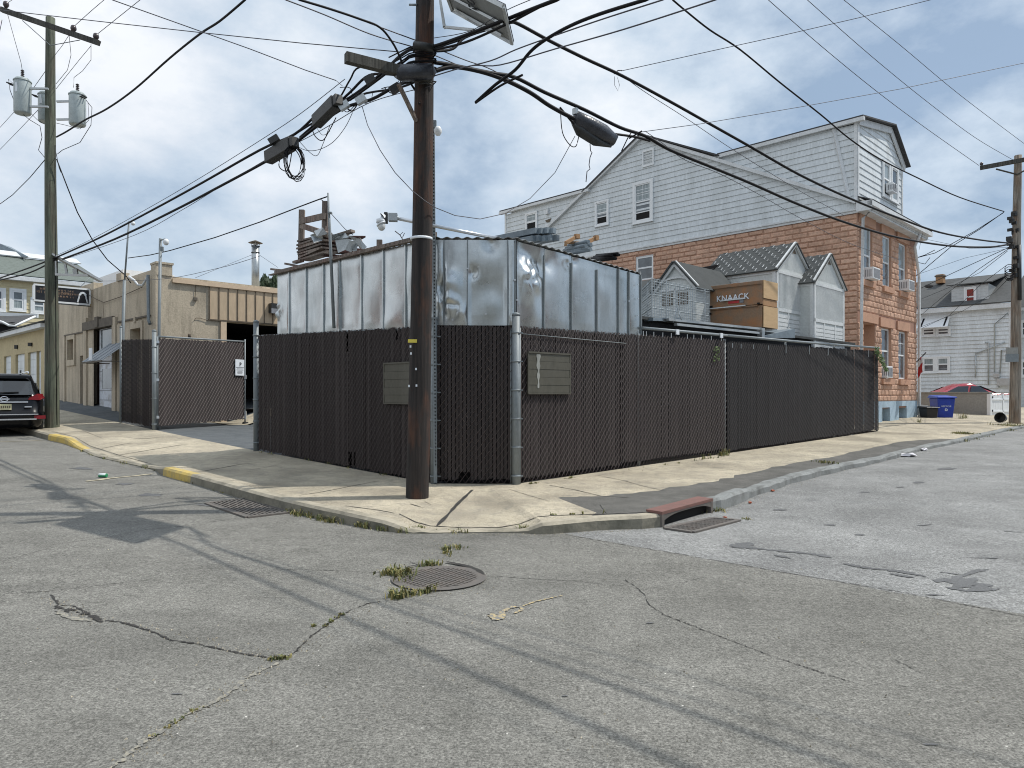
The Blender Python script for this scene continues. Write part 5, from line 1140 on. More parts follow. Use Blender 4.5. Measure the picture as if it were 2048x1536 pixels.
cable('service cables fanning from the right pole down behind the orange house', [([W(2008, 424, 25.3), W(1960, 458, 26), W(1900, 495, 27), W(1835, 550, 28.5), W(1800, 575, 29.5)], .014), ([W(2006, 426, 25.3), W(1950, 462, 26), W(1870, 506, 27), W(1832, 516, 28)], .014), ([W(2015, 496, 25.4), W(1940, 530, 27), W(1880, 558, 29), W(1830, 582, 31)], .012), ([W(2015, 499, 25.4), W(1955, 540, 29), W(1890, 590, 33), W(1840, 632, 38)], .012), ([W(2015, 502, 25.4), W(1960, 545, 30), W(1900, 574, 34), W(1838, 600, 38)], .010), ([W(2015, 495, 25.4), W(1940, 497, 26), W(1850, 478, 27)], .006), ([W(2014, 530, 25.4), W(1960, 570, 30), W(1900, 630, 37), W(1845, 656, 40)], .010), ([W(2014, 560, 25.4), W(1990, 585, 30), W(1925, 622, 38), W(1838, 655, 40)], .010), ([W(2015, 497, 25.4), W(1930, 516, 26), W(1832, 550, 27)], .006)], .01)
cable('loose service wires hooking onto the right corner of the orange house', [([W(1832, 516, 27.8), W(1850, 510, 27.5), W(1870, 500, 27.3)], .014), ([W(1832, 524, 27.8), W(1850, 528, 27.5), W(1860, 515, 27.3)], .012), ([W(1846, 462, 27.3), W(1838, 500, 27.6)], .006)], .01, 'cable', 'service_drop')
for x, y, d in ((1037, 45, 10.7), (1057, 15, 8.2), (1010, 36, 8.5)): pass

# ================================================================= HOUSES ACROSS THE TWO STREETS (seen in the sheets as reflections)
def backhouse(label, x0, y0, x1, y1, h, wall, roofm):
    f = Fr((x0, y0), (x1-x0, y1-y0)); f.n = Vector((-f.n.x, -f.n.y, 0)) if f.p(0, 1, 0).xy.length > f.p(0, -1, 0).xy.length else f.n
    L = math.hypot(x1-x0, y1-y0); t = thing('house', label, 'house', (x0, y0, 0))
    mb = MB(); f.box(mb, 0, L, -8, 0, -.2, h); mb.build('wall', wall, t)
    mb = MB(); f.box(mb, -.2, L+.2, -8.2, .4, h, h+.3); mb.build('roof', roofm, t)
    for k in range(int(L/2.4)):
        for z in (1.2, 4.0):
            mb = MB(); f.box(mb, .9+k*2.4, 1.9+k*2.4, 0, .05, z, z+1.5); mb.build('window', 'glass', t)
backhouse('brick row house across the right street reflected in the shed sheets', 17, 0, 24, 6.6, 7.6, 'mortar', 'darkshingle')
backhouse('tan row house across the right street beyond the brick one', 24.4, 7, 31.5, 13.8, 6.6, 'stucco', 'darkshingle')
backhouse('grey house across the left street reflected in the shed sheets', -15, 0, -21, 6, 6.4, 'greywall', 'darkshingle')
backhouse('brown brick house across the left street beyond the grey one', -21.4, 6.4, -28, 12.8, 7.4, 'mortar', 'darkshingle')
backhouse('yellow brick house behind the crossing reflected in the corner sheets', 7, -15, -7, -15, 7.0, 'stucco', 'darkshingle')
# ================================================================= BUILDING HELPERS
def siding(f, outline, z0, z1, h, n0, lip, mb, slat=True):
    # real lapped boards: outline(z) gives the (s0, s1) span of the wall at that height
    z = z0
    while z < z1-.01:
        t = min(z+h, z1); a, b = outline(z+.001), outline(t-.001)
        if a and b:
            mb.quad(f.p(a[0], n0+lip, z), f.p(a[1], n0+lip, z), f.p(b[1], n0+.002, t), f.p(b[0], n0+.002, t))
            mb.quad(f.p(a[0], n0, z), f.p(a[1], n0, z), f.p(a[1], n0+lip, z), f.p(a[0], n0+lip, z))
        z += h
def cells(f, s0, s1, z0, z1, ops, n, mb, depth=.18, rm=None):
    S = sorted({s0, s1, *[o[0] for o in ops], *[o[1] for o in ops]}); Z = sorted({z0, z1, *[o[2] for o in ops], *[o[3] for o in ops]})
    for a, b in zip(S, S[1:]):
        for c, d in zip(Z, Z[1:]):
            m, q = (a+b)/2, (c+d)/2
            if not any(o[0] < m < o[1] and o[2] < q < o[3] for o in ops): mb.quad(f.p(a, n, c), f.p(b, n, c), f.p(b, n, d), f.p(a, n, d))
    k = mb.m
    if rm is not None: mb.m = rm
    for o in ops:
        dp = o[4] if len(o) > 4 else depth
        for (a, c), (b, d) in (((o[0], o[2]), (o[0], o[3])), ((o[0], o[3]), (o[1], o[3])), ((o[1], o[3]), (o[1], o[2])), ((o[1], o[2]), (o[0], o[2]))):
            mb.quad(f.p(a, n, c), f.p(b, n, d), f.p(b, n-dp, d), f.p(a, n-dp, c))
    mb.m = k
def window(f, par, s0, s1, z0, z1, n, fw=.06, casing=.0, glass=('curtain', 'glass'), split=.52, proud=.04, open_=0, trim='white', muntin=0, label=None):
    s0, s1 = sorted((s0, s1))
    mb = MB()
    if casing:
        for a, b, c, d in ((s0-casing, s1+casing, z1, z1+casing), (s0-casing, s1+casing, z0-casing*.8, z0), (s0-casing, s0, z0, z1), (s1, s1+casing, z0, z1)): f.box(mb, a, b, n-.02, n+proud, c, d)
        f.box(mb, s0-casing-.03, s1+casing+.03, n, n+proud+.03, z0-casing*.8-.03, z0-casing*.8)
    zm = z0+(z1-z0)*split
    for a, b, c, d, e in ((s0, s1, z1-fw, z1, .02), (s0, s1, z0, z0+fw, .02), (s0, s0+fw, z0+fw, z1-fw, .02), (s1-fw, s1, z0+fw, z1-fw, .02), (s0+fw, s1-fw, zm-fw*.5, zm+fw*.5, .015)): f.box(mb, a, b, n-.03, n+e, c, d)
    if muntin:
        f.box(mb, (s0+s1)/2-.012, (s0+s1)/2+.012, n-.03, n+.008, zm, z1-fw); f.box(mb, s0+fw, s1-fw, n-.03, n+.008, (zm+z1)/2-.012, (zm+z1)/2+.012)
    w = mb.build('window', trim, par)
    mb = MB(); f.box(mb, s0+fw, s1-fw, n-.035, n-.005, zm+fw*.5, z1-fw); mb.build('upper_pane', glass[0], w)
    mb = MB(); f.box(mb, s0+fw, s1-fw, n-.035, n-.012, z0+fw, zm-fw*.5); mb.build('lower_pane', glass[1], w)
    if open_:
        mb = MB(); f.box(mb, s0+fw, s1-fw, n-.01, n-.002, z0+fw, z0+fw+open_); mb.build('open_gap', 'black', w); mb = MB(); f.box(mb, s0+fw, s1-fw, n-.01, n+.012, z0+fw+open_, z0+fw+open_+.04); mb.build('sash_rail', trim, w)
    return w
def acunit(f, par, s, z, w=.6, n=.0, h=.40, d=.42):
    mb = MB(); f.box(mb, s-w/2, s+w/2, n, n+d, z, z+h); o = mb.build('air_conditioner', 'white', par, bevel=.015)
    mb = MB(); f.box(mb, s-w/2+.05, s+w/2-.05, n+d, n+d+.008, z+.05, z+h-.05)
    mb.build('rear_grille', 'greyink', o)
    mb = MB()
    for i in range(5): f.box(mb, s-w/2-.004, s-w/2, n+.08+i*.06, n+.11+i*.06, z+.08, z+h-.08)
    mb.build('side_vent', 'greyink', o)
# ================================================================= ORANGE AND WHITE HOUSE
HC = Vector((11.55, 23.65)); HS = Fr(HC, (-.702, .712)); HF = Fr(HC, (.712, .702))
if HS.n.dot(Vector((-.712, -.702, 0))) < 0: HS.n = -HS.n
if HF.n.dot(Vector((.702, -.712, 0))) < 0: HF.n = -HF.n
hz = .25; Wd = 6.3; Dp = 16.9; ZB = 7.50
hs = thing('house', 'three storey house with orange block walls below and white siding above', 'house', (HC.x, HC.y, hz))
zU0, zU1 = HF.z(1771, 573), HF.z(1771, 471); zL0, zL1 = HF.z(1771, 757), HF.z(1771, 656)
def opx(a, b, z0, z1, dp=.2): return (HF.s(a), HF.s(b), z0, z1, dp)
ops = [opx(1722, 1744.5, zU0, zU1), opx(1764.5, 1782, zU0, zU1), opx(1796.5, 1813, zU0, zU1), opx(1726.5, 1749.5, .9, zL1+.05, .45), opx(1762.5, 1782, zL0, zL1), opx(1796.5, 1814, zL0, zL1)]
zbk = HF.z(1790, 802); ob = [opx(1762.5, 1778, HF.z(1770, 847), HF.z(1770, 815), .25), opx(1796, 1811.5, HF.z(1804, 843), HF.z(1804, 812), .25)]
mb = MB(); cells(HF, 0, Wd, zbk, ZB, ops, 0, mb, rm=1); cells(HS, 0, Dp, hz-.3, ZB, [(HS.s(1272), HS.s(1306.5), HS.z(1290, 560), HS.z(1290, 511), .15)] if HS.s(1272) < HS.s(1306.5) else [(HS.s(1306.5), HS.s(1272), HS.z(1290, 560), HS.z(1290, 511), .15)], 0, mb)
q = [HF.p(Wd, 0, 0), HF.p(Wd, -Dp, 0)]
mb.quad(q[0], q[1], q[1]+up*ZB, q[0]+up*ZB)
mb.build('block_wall', ['mortar', 'lintel'], hs)
# rock faced blocks
def blocks(f, s0, s1, z0, z1, bw, bh, ops, n0, mb, prot=.03):
    r = 0; z = z0
    while z < z1-.03:
        zt = min(z+bh, z1); s = s0-(bw/2 if r % 2 else 0)
        while s < s1:
            a, b = max(s, s0)+.006, min(s+bw, s1)-.006; c, d = z+.006, zt-.006
            for o in ops:
                if o[2]-.02 < (c+d)/2 < o[3]+.02:
                    if o[0] <= a and b <= o[1]: a = b; break
                    if a < o[0] < b: b = o[0] if o[0]-a > b-o[1] else b
                    if a < o[1] < b and a >= o[0]-bw: a = max(a, o[1]) if o[1] < b else a
                    if a < o[0] < b: b = o[0]
            if b-a > .05:
                p = prot*U(.7, 1.5); e = .035; j = lambda: U(-.005, .005)
                lo = [f.p(x, n0, y) for x, y in ((a, c), (b, c), (b, d), (a, d))]; hi = [f.p(x+j(), n0+p+j(), y+j()) for x, y in ((a+e, c+e), (b-e, c+e), (b-e, d-e), (a+e, d-e))]
                A = [mb.V(v) for v in lo]; B = [mb.V(v) for v in hi]; mb.F(*B)
                for i in range(4): k = (i+1) % 4; mb.F(A[i], A[k], B[k], B[i])
            s += bw
        z += bh; r += 1
mb = MB(); lint = (0, Wd, zL1+.02, zL1+.02+.36); ucourse = (0, Wd, zU1-.0, ZB)
bo = [tuple(o[:4]) for o in ops]
blocks(HF, 0, Wd, zbk, zL1+.03, .40, .205, bo, 0, mb, .024); blocks(HF, 0, Wd, zL1+.42, zU1+.03, .40, .205, bo, 0, mb, .024); blocks(HF, 0, Wd, zU1+.36, ZB-.02, .40, .205, bo, 0, mb, .024)
blocks(HS, 0, Dp, hz, ZB-.02, .55, .185, [(min(HS.s(1272), HS.s(1306.5)), max(HS.s(1272), HS.s(1306.5)), HS.z(1290, 560), HS.z(1290, 511))], 0, mb, .034)
mb.build('rock_face_blocks', 'block', hs)
mb = MB()
for o in ops:
    lo_ = o[3]; mb = MB(); HF.box(mb, max(0.02, o[0]-.22), min(Wd, o[1]+.22), 0, .05+U(0, .006), lo_+.02, lo_+.34); mb.build('lintel', 'lintel', hs)
for o in (ops[0], ops[1], ops[2], ops[4], ops[5]): mb = MB(); HF.box(mb, o[0]-.06, o[1]+.10, 0, .10, o[2]-.21, o[2]-.012); mb.build('window_sill', 'lintel', hs)
mb = MB(); cells(HF, -.02, Wd+.02, hz-.3, zbk-.003, ob, .035, mb); 
mb.quad(HF.p(-.02, .035, zbk-.003), HF.p(Wd, .035, zbk-.003), HF.p(Wd, -.2, zbk-.003), HF.p(-.02, -.2, zbk-.003)); mb.build('painted_base', 'bluebase', hs)
mb = MB()
for o in ob: HF.box(mb, o[0], o[1], -.3, -.21, o[2], o[3])
mb.build('cellar_window', 'curtain', hs)
HF_b = MB(); HF.box(HF_b, -.02, Wd+.05, .035, .16, hz-.3, hz+.10); HF_b.build('footing', 'whitetrim', hs)
for i, o in enumerate((ops[0], ops[1], ops[2])):
    window(HF, hs, o[0]+.02, o[1]-.02, o[2]+.01, o[3]-.01, -.08, .055, glass=('curtain', 'glass'), split=.48)
window(HF, hs, ops[4][0]+.02, ops[4][1]-.02, ops[4][2]+.01, ops[4][3]-.01, -.10, .055, glass=('glass', 'glass'), split=.55)
window(HF, hs, ops[5][0]+.02, ops[5][1]-.02, ops[5][2]+.01, ops[5][3]-.01, -.10, .055, glass=('glass', 'glass'), split=.5, muntin=1)
mb = MB(); HF.box(mb, ops[3][0], ops[3][1], -.45, -.40, .9, ops[3][3]); d_ = mb.build('front_door', 'whitetrim', hs); mb = MB(); HF.box(mb, ops[3][0]+.12, ops[3][1]-.45, -.40, -.385, 1.6, ops[3][3]-.25); mb.build('door_glass', 'glass', d_)
acunit(HF, hs, (ops[0][0]+ops[0][1])/2+.1, zU0+.02, .66, -.12); acunit(HF, hs, (ops[2][0]+ops[2][1])/2+.1, zU0+.02, .66, -.12); acunit(HF, hs, ops[4][0]+.42, zL0+.02, .6, -.14, .42, .3)
ws_ = sorted((HS.s(1272), HS.s(1306.5))); window(HS, hs, ws_[0]+.02, ws_[1]-.02, HS.z(1290, 560), HS.z(1290, 511)-.02, -.05, .07, casing=.06, glass=('glass', 'glass'))
# upper siding: side wall with the gable
ZE = 10.52; PKs, PKz = 8.62, 12.20
def oS(z):
    if z <= ZE: return (.0, Dp)
    a = PKs-(PKz-z)/.522; b = PKs+(PKz-z)/.545; return (a, b) if b > a else None
mb = MB(); siding(HS, oS, ZB+.14, PKz, .215, .02, .028, mb); mb.build('side_siding', 'siding', hs)
mb = MB(); HS.box(mb, -.03, Dp, .0, .06, ZB-.03, ZB+.055); HS.box(mb, -.05, Dp, .0, .10, ZB+.055, ZB+.10); HS.box(mb, -.02, Dp, .0, .05, ZB+.10, ZB+.14)
for sgn, sA, zA, sB, zB2 in ((1, 0, 7.82, PKs, PKz+.02), (1, 13.9, 9.33, PKs, PKz+.02)):
    a, b = HS.p(sA, .09, zA), HS.p(sB, .09, zB2); mb.beam(a, b, .17, .12)
HS.box(mb, .0, .09, .02, .06, ZB+.14, ZE); HS.box(mb, Dp-.10, Dp+.02, .02, .06, 6, ZE)
mb.build('trim_boards', 'whitetrim', hs)
# front dormer face
gam = [(0, ZE+.02), (3.22, 11.08), (4.58, 10.2)]
def oF(z):
    r = 4.58 if z < 10.2 else 4.58-(z-10.2)/(11.08-10.2)*(4.58-3.22)
    l = 0 if z < ZE else (z-ZE)/(11.08-ZE)*3.22
    return (l, r) if r > l else None
mb = MB(); siding(HF, oF, 7.72, 11.05, .225, -.02, .026, mb); mb.quad(HF.p(4.58, -.02, 7.6), HF.p(4.58, -.02, 10.2), HF.p(4.58, -5, 10.2), HF.p(4.58, -5, 7.6)); mb.build('front_siding', 'siding2', hs)
mb = MB(); HF.box(mb, -.02, .09, -.03, .03, 7.7, ZE); HF.box(mb, 4.5, 4.6, -.03, .03, 7.7, 10.25)
mb.beam(HF.p(0, .05, ZE+.0), HF.p(3.25, .05, 11.06), .05, .22); mb.beam(HF.p(3.22, .05, 11.02), HF.p(4.75, .05, 10.0), .05, .22); mb.build('trim_boards', 'whitetrim', hs)
# roofs
def slab(pts, th, mb): 
    n = (pts[1]-pts[0]).cross(pts[2]-pts[0]).normalized(); n = n if n.z > 0 else -n; mb.hexa(pts, [p+n*th for p in pts])
mb = MB()
slab([HF.p(-.12, .22, ZE+.10), HF.p(3.25, .22, 11.20), HF.p(3.25, -5.4, 11.20), HF.p(-.12, -5.1, ZE+.10)], .05, mb)
slab([HF.p(3.22, .22, 11.19), HF.p(4.86, .22, 10.05), HF.p(4.86, -5.4, 10.05), HF.p(3.22, -5.4, 11.19)], .04, mb)
slab([HS.p(PKs, .22, PKz+.09), HS.p(5.0, .22, 10.52), HS.p(5.0, -Wd, 10.52), HS.p(PKs, -Wd, PKz+.09)], .06, mb)
slab([HS.p(PKs, .22, PKz+.09), HS.p(11.75, .22, 10.50), HS.p(11.75, -Wd, 10.5), HS.p(PKs, -Wd, PKz+.09)], .06, mb)
slab([HS.p(11.5, .2, ZE+.10), HS.p(Dp+.25, .2, ZE+.10), HS.p(Dp+.25, -4, ZE+.6), HS.p(11.5, -4, ZE+.6)], .05, mb)
mb.build('roof', 'darkshingle', hs)
mb = MB(); HS.box(mb, -.25, 5.05, .03, .17, ZE-.04, ZE+.085); mb.build('gutter', 'whitetrim', hs); mb = MB(); HS.box(mb, 11.4, Dp+.28, .03, .22, ZE-.03, ZE+.09); mb.build('gutter', 'whitetrim', hs)
mb = MB()
slab([HF.p(-.05, .02, 8.0), HF.p(Wd+.2, .02, 8.0), HF.p(Wd+.2, .5, 7.80), HF.p(-.05, .5, 7.80)], .03, mb); mb.build('pent_roof', 'darkshingle', hs)
mb = MB(); HF.box(mb, -.15, Wd+.25, .36, .52, 7.62, 7.78); HF.box(mb, -.12, Wd+.2, .30, .37, 7.55, 7.66); HF.box(mb, -.1, Wd+.15, .0, .36, 7.48, 7.54); HF.box(mb, -.15, -.1, .0, .5, 7.48, 7.8); mb.build('cornice', 'whitetrim', hs)
mb = MB(); a = HF.s(1723, .2); mb.tube([HF.p(.22, .42, 7.6), HF.p(.16, .12, 7.3), HF.p(.05, .12, 5), HF.p(-.08, .12, hz+.1)], .05, 8); mb.build('downspout', 'whitetrim', hs)
mb = MB(); mb.tube([HF.p(Wd-1.0, .42, 7.55), HF.p(Wd-.9, .2, 7.1), HF.p(Wd-.05, .12, 6.1), HF.p(Wd-.02, .12, 3), HF.p(Wd, .12, hz+.25), HF.p(Wd+.2, .3, hz+.1)], .055, 8); mb.build('downspout', 'whitetrim', hs)
mb = MB(); mb.beam(HS.p(.75, .06, ZE-.06), HS.p(.22, .06, 7.85), .10, .07); mb.build('downspout', 'whitetrim', hs)
wa, wb = sorted((HF.s(1768.5), HF.s(1777.5))); zq0, zq1 = HF.z(1772, 396), HF.z(1772, 333)
window(HF, hs, HF.s(1765.5), HF.s(1777), HF.z(1771, 392), HF.z(1771, 328), .02, .05, casing=.10, glass=('curtain', 'glass'))
window(HF, hs, HF.s(1782), HF.s(1793), HF.z(1771, 392), HF.z(1771, 328), .02, .05, casing=.10, glass=('glass', 'curtain'), split=.48)
acunit(HF, hs, (HF.s(1768)+HF.s(1779))/2, HF.z(1771, 392)+.1, .45, .03, .34, .24)
def wpx(x0, x1, xm, y0, y1, cas, **k):
    a, b = sorted((HS.s(x0), HS.s(x1))); return window(HS, hs, a, b, HS.z(xm, y1), HS.z(xm, y0), .05, .05, casing=cas, **k)
wpx(1272, 1303, 1287, 368, 441, .12, glass=('curtain', 'greyglass') if 'greyglass' in M else ('curtain', 'glass'), open_=.28, muntin=1)
wpx(1194.5, 1216.5, 1205, 405, 449, .08, open_=.26)
wpx(1054.5, 1074, 1064, 428, 463, .08, glass=('curtain', 'glass'), open_=.42)
a, b = sorted((HS.s(1289), HS.s(1307))); mb = MB(); f_ = HS; z0_, z1_ = HS.z(1298, 329), HS.z(1298, 303)
for q4 in ((a-.06, b+.06, z1_, z1_+.08), (a-.06, b+.06, z0_-.08, z0_), (a-.06, a, z0_, z1_), (b, b+.06, z0_, z1_)): HS.box(mb, q4[0], q4[1], .02, .08, q4[2], q4[3])
v_ = mb.build('gable_vent', 'white', hs); mb = MB()
for i in range(5): HS.box(mb, a, b, .03, .055, z0_+(z1_-z0_)*i/5, z0_+(z1_-z0_)*(i+.55)/5)
mb.build('louvre', 'alu', v_)
MB().box(HS.P(1095, 424, .07), .2, .2, .22, .78).build('wall_vent', 'whitetrim', hs)
mb = MB(); mb.poly([HS.P(x, y, .054) for x, y in ((1090, 441), (1103, 436), (1100, 443), (1096, 445), (1092, 444))]); mb.build('wall_hole', 'tansoff', hs)
# flag at the far corner of the house
t = thing('flag', 'red and white flag on a short pole at the right corner of the orange house', 'flag', W(1833, 720, 27.6))
MB().tube([W(1833, 724, 27.0), W(1852, 705, 26.6)], .018, 6).build('flag_pole', 'cable', t)
mb = MB(); mb.smooth = True; ids = []
for j in range(9):
    ids.append([mb.V(W(1836+i*1.15+.6*math.sin(j*.8), 722-i*1.2+j*(4.2 if i < 5 else 3.8)+1.0*math.sin(i*1.1), 26.9-.06*i+.05*math.sin(i*1.7+j*.5))) for i in range(9)])
for j in range(8):
    mb.m = 0 if j < 3 else 1
    for i in range(8): mb.F(ids[j][i], ids[j][i+1], ids[j+1][i+1], ids[j+1][i])
mb.build('cloth', ['signwhite', 'red'], t)
MB().box(W(1843, 717, 26.6), .08, .01, .12).build('emblem', 'red', t)
# vine at the fence end
t = thing('vine', 'green vine climbing over the end post of the black screened fence', 'plant', FRt.p(sE, 0, .3))
mb = MB()
for k in range(420):
    v = R(); x = 1752+v*22+U(-5, 5)*(1-v*.4); y = 698+v*45+U(-7, 7)*(1.2-v); c = W(x, y, 20.9+U(-.15, .2)); s_ = U(.02, .045); a = Vector((U(-1, 1), U(-1, 1), U(-1, 1))).normalized(); b = a.orthogonal().normalized()
    mb.poly([c-a*s_, c+b*s_*.6, c+a*s_, c-b*s_*.6])
mb.build('leaves', 'leaf', t); MB().tube([W(1757, 860, 21), W(1756, 760, 21), W(1755, 700, 21), W(1765, 715, 20.9), W(1773, 740, 20.9)], .006, 5).build('stem', 'twig', t)
t = thing('vine', 'small sprig of leaves caught in the brown slatted fence along the right street', 'plant', FRt.P(1432, 705, .03))
mb = MB()
for k in range(70):
    c = FRt.P(1432+U(-5, 7), 705+U(-12, 18), .04); s_ = U(.012, .03); a = Vector((U(-1, 1), U(-1, 1), U(-1, 1))).normalized(); b = a.orthogonal().normalized(); mb.poly([c-a*s_, c+b*s_*.6, c+a*s_, c-b*s_*.6])
mb.build('leaves', 'leaf', t); MB().tube([FRt.P(1430, 690, .03), FRt.P(1434, 712, .03), FRt.P(1431, 724, .03)], .003, 4).build('stem', 'twig', t)
# ================================================================= YARD STORE (platform with sheds and tool chest)
ZP = 2.98
HSd, HFd = Vector((-.702, .712, 0)), Vector((.712, .702, 0))
def YF(px, d): q = W(px, 700, d); return q
t = thing('storage_container', 'long dark steel container behind the right street fence carrying sheds and a tool chest', 'container', FRt.p(8, -1.6, .2))
mb = MB(); FRt.box(mb, 3.5, 14.4, -3.6, -.55, .1, ZP-.10); mb.build('container_body', 'cable', t)
mb = MB(); FRt.box(mb, 3.3, 14.5, -3.7, -.45, ZP-.09, ZP-.03); mb.build('top_deck', 'tilegrey', t)
t = thing('steel_beam', 'pale stack of long steel decking beams on the container edge above the slatted fence', 'steel beam', FRt.P(1450, 655, -.4))
for k in range(2):
    a, b = FRt.P(1335+k*16, 639+k*10, -.42+.06*k), FRt.P(1522-k*6, 658+k*8, -.42+.06*k); MB().beam(a, b, .08, .05).build('beam', 'alu', t)
MB().beam(FRt.P(1283, 640, -.6), FRt.P(1345, 641, -.9), .5, .06).build('plate', 'bluegrey', t); MB().box(FRt.P(1522, 667, -.4), .13, .13, .25, .75).build('foot', 'alu', t)
t = thing('duct_section', 'grey open ended sheet steel duct lying on the container in front of the sheds', 'duct', FRt.P(1570, 672, -.4))
mb = MB(); a, b = FRt.P(1528, 676, -.35), FRt.P(1590, 676, -.35); 
mb.hexa([a, b, b+Vector((*NI, 0))*.9, a+Vector((*NI, 0))*.9], [a+up*.05, b+up*.24, b+Vector((*NI, 0))*.9+up*.24, a+Vector((*NI, 0))*.9+up*.06]); mb.build('duct_body', 'bluegrey', t)
dd_ = (b-a).normalized(); mb = MB(); b2 = b+dd_*.006; mb.hexa([b2+up*.03+Vector((*NI, 0))*.06, b2+up*.21+Vector((*NI, 0))*.06, b2+up*.21+Vector((*NI, 0))*.84, b2+up*.03+Vector((*NI, 0))*.84], [p+dd_*.004 for p in (b2+up*.03+Vector((*NI, 0))*.06, b2+up*.21+Vector((*NI, 0))*.06, b2+up*.21+Vector((*NI, 0))*.84, b2+up*.03+Vector((*NI, 0))*.84)]); mb.build('duct_mouth', 'black', t)
def rshed(label, px0, px1, pe, ridge, eave_y0, d, dep_, zb_, doorside=True, name='garden_shed'):
    o = W(px0, 700, d); G = Fr((o.x, o.y), (.712, .702))
    if G.n.dot(Vector((.702, -.712, 0))) < 0: G.n = -G.n
    w = G.s(px1); S = Fr((o.x, o.y), (-.702, .712))
    if S.n.dot(Vector((-.712, -.702, 0))) < 0: S.n = -S.n
    ze = EYE+d*(HY-eave_y0)/FP; sr = G.s(ridge[0]); zr_ = G.z(ridge[0], ridge[1]); sr = w*.5
    t = thing(name, label, 'shed', (o.x, o.y, zb_), 'resin sheds on the container')
    L = dep_ if dep_ else S.s(pe)
    mb = MB(); mb.poly([G.p(0, 0, zb_), G.p(w, 0, zb_), G.p(w, 0, ze), G.p(sr, 0, zr_), G.p(0, 0, ze)]); mb.quad(S.p(0, 0, zb_), S.p(L, 0, zb_), S.p(L, 0, ze), S.p(0, 0, ze))
    mb.quad(G.p(w, 0, zb_), G.p(w, -L, zb_), G.p(w, -L, ze), G.p(w, 0, ze)); mb.poly([G.p(0, -L, zb_), G.p(w, -L, zb_), G.p(w, -L, ze), G.p(sr, -L, zr_), G.p(0, -L, ze)]); mb.build('wall', 'resin', t)
    mb = MB(); zm = zb_+(ze-zb_)*.47
    for i in range(1, int(w/.07)):
        s = i*.07; zt = ze-.10; G.box(mb, s-.010, s+.010, .0, .022, zm+.08, zt)
        zz = ze+(zr_-ze)*(1-abs(s-sr)/sr)-.16
        if zz > ze+.08: G.box(mb, s-.006, s+.006, .0, .008, ze+.06, zz)
    for i in range(7): z = zb_+.1+(zm-zb_-.18)*i/7; G.box(mb, .10, w-.1, 0, .018, z, z+(zm-zb_-.18)/7*.82)
    mb.build('panel_relief', 'resinw', t)
    mb = MB()
    for a, b, c, e in ((0, .09, zb_, ze), (w-.09, w, zb_, ze), (0, w, zb_, zb_+.09), (0, w, zm-.03, zm+.06), (0, w, ze-.10, ze-.02)): G.box(mb, a, b, 0, .03, c, e)
    for k in (.32, .68): G.box(mb, w*k-.025, w*k+.025, .0, .026, zb_+.09, zm-.03)
    S.box(mb, 0, .09, 0, .03, zb_, ze); S.box(mb, L-.09, L, 0, .03, zb_, ze); S.box(mb, 0, L, 0, .025, ze-.12, ze-.04)
    for a, b in ((G.p(-.05, .04, ze-.02), G.p(sr, .04, zr_+.02)), (G.p(sr, .04, zr_+.02), G.p(w+.05, .04, ze-.02))): mb.beam(a, b, .05, .11)
    mb.build('trim', 'resinw', t)
    mb = MB(); mb.poly([G.p(sr-.13, .012, zr_-.26), G.p(sr+.13, .012, zr_-.26), G.p(sr, .012, zr_-.12)]); mb.build('gable_vent', 'tansoff', t)
    mb = MB(); tile = MB()
    ov = .08
    for sg in (0, 1):
        e0 = -ov if sg == 0 else w+ov; ze2 = ze-(zr_-ze)*ov/sr
        slab([G.p(e0, .09, ze2), G.p(sr, .09, zr_+.01), G.p(sr, -L-.08, zr_+.01), G.p(e0, -L-.08, ze2)], .035, mb)
        nn = Vector((0, 0, 1)); rows_ = 9; cols = int(L/.24)
        for r_ in range(rows_):
            for c_ in range(cols):
                u = (r_+.5)/rows_; v = (c_+(.5 if r_ % 2 else 0)+.25)/cols; s_ = e0+(sr-e0)*u; z_ = ze2+(zr_+.01-ze2)*u+.048
                q_ = (zr_+.01-ze2)/(sr-e0); k_ = .055 if sg == 0 else -.055; a = G.p(s_-k_, .09-v*(L+.16), z_-k_*q_); b = G.p(s_+k_, .09-v*(L+.16), z_+k_*q_)
                mb.m = 1; mb.beam(a, b, .022, .012); mb.beam(b, G.p(s_+k_, .09-v*(L+.16)-.13, z_+k_*q_), .012, .010); mb.m = 0
    mb.build('roof', ['tilegrey', 'tilelite'], t)
    if doorside:
        mb = MB(); n_ = 20
        for r_ in (.42, .30):
            prev = None
            for i in range(n_+1):
                a = math.pi*i/n_; p = S.p(L*.52+r_*1.25*math.cos(a), .02, ze-.62+r_*math.sin(a)*.9)
                if prev: mb.beam(prev, p, .02, .02)
                prev = p
        mb.tube([S.p(L*.52, .02, ze-.62), S.p(L*.52, .02, ze-.2)], .012, 4); mb.build('arch_trim', 'resinw', t)
    return t, G, S, L
rshed('larger grey resin shed with a tiled gable roof behind the brown tool chest', 1552, 1622, 1407, (1592, 490), 537, 18.6, None, ZP-.3)
rshed('narrow grey resin shed at the right end of the container against the orange house', 1627, 1687, 1575, (1661, 512), 562, 19.3, 2.2, ZP-.5, False)
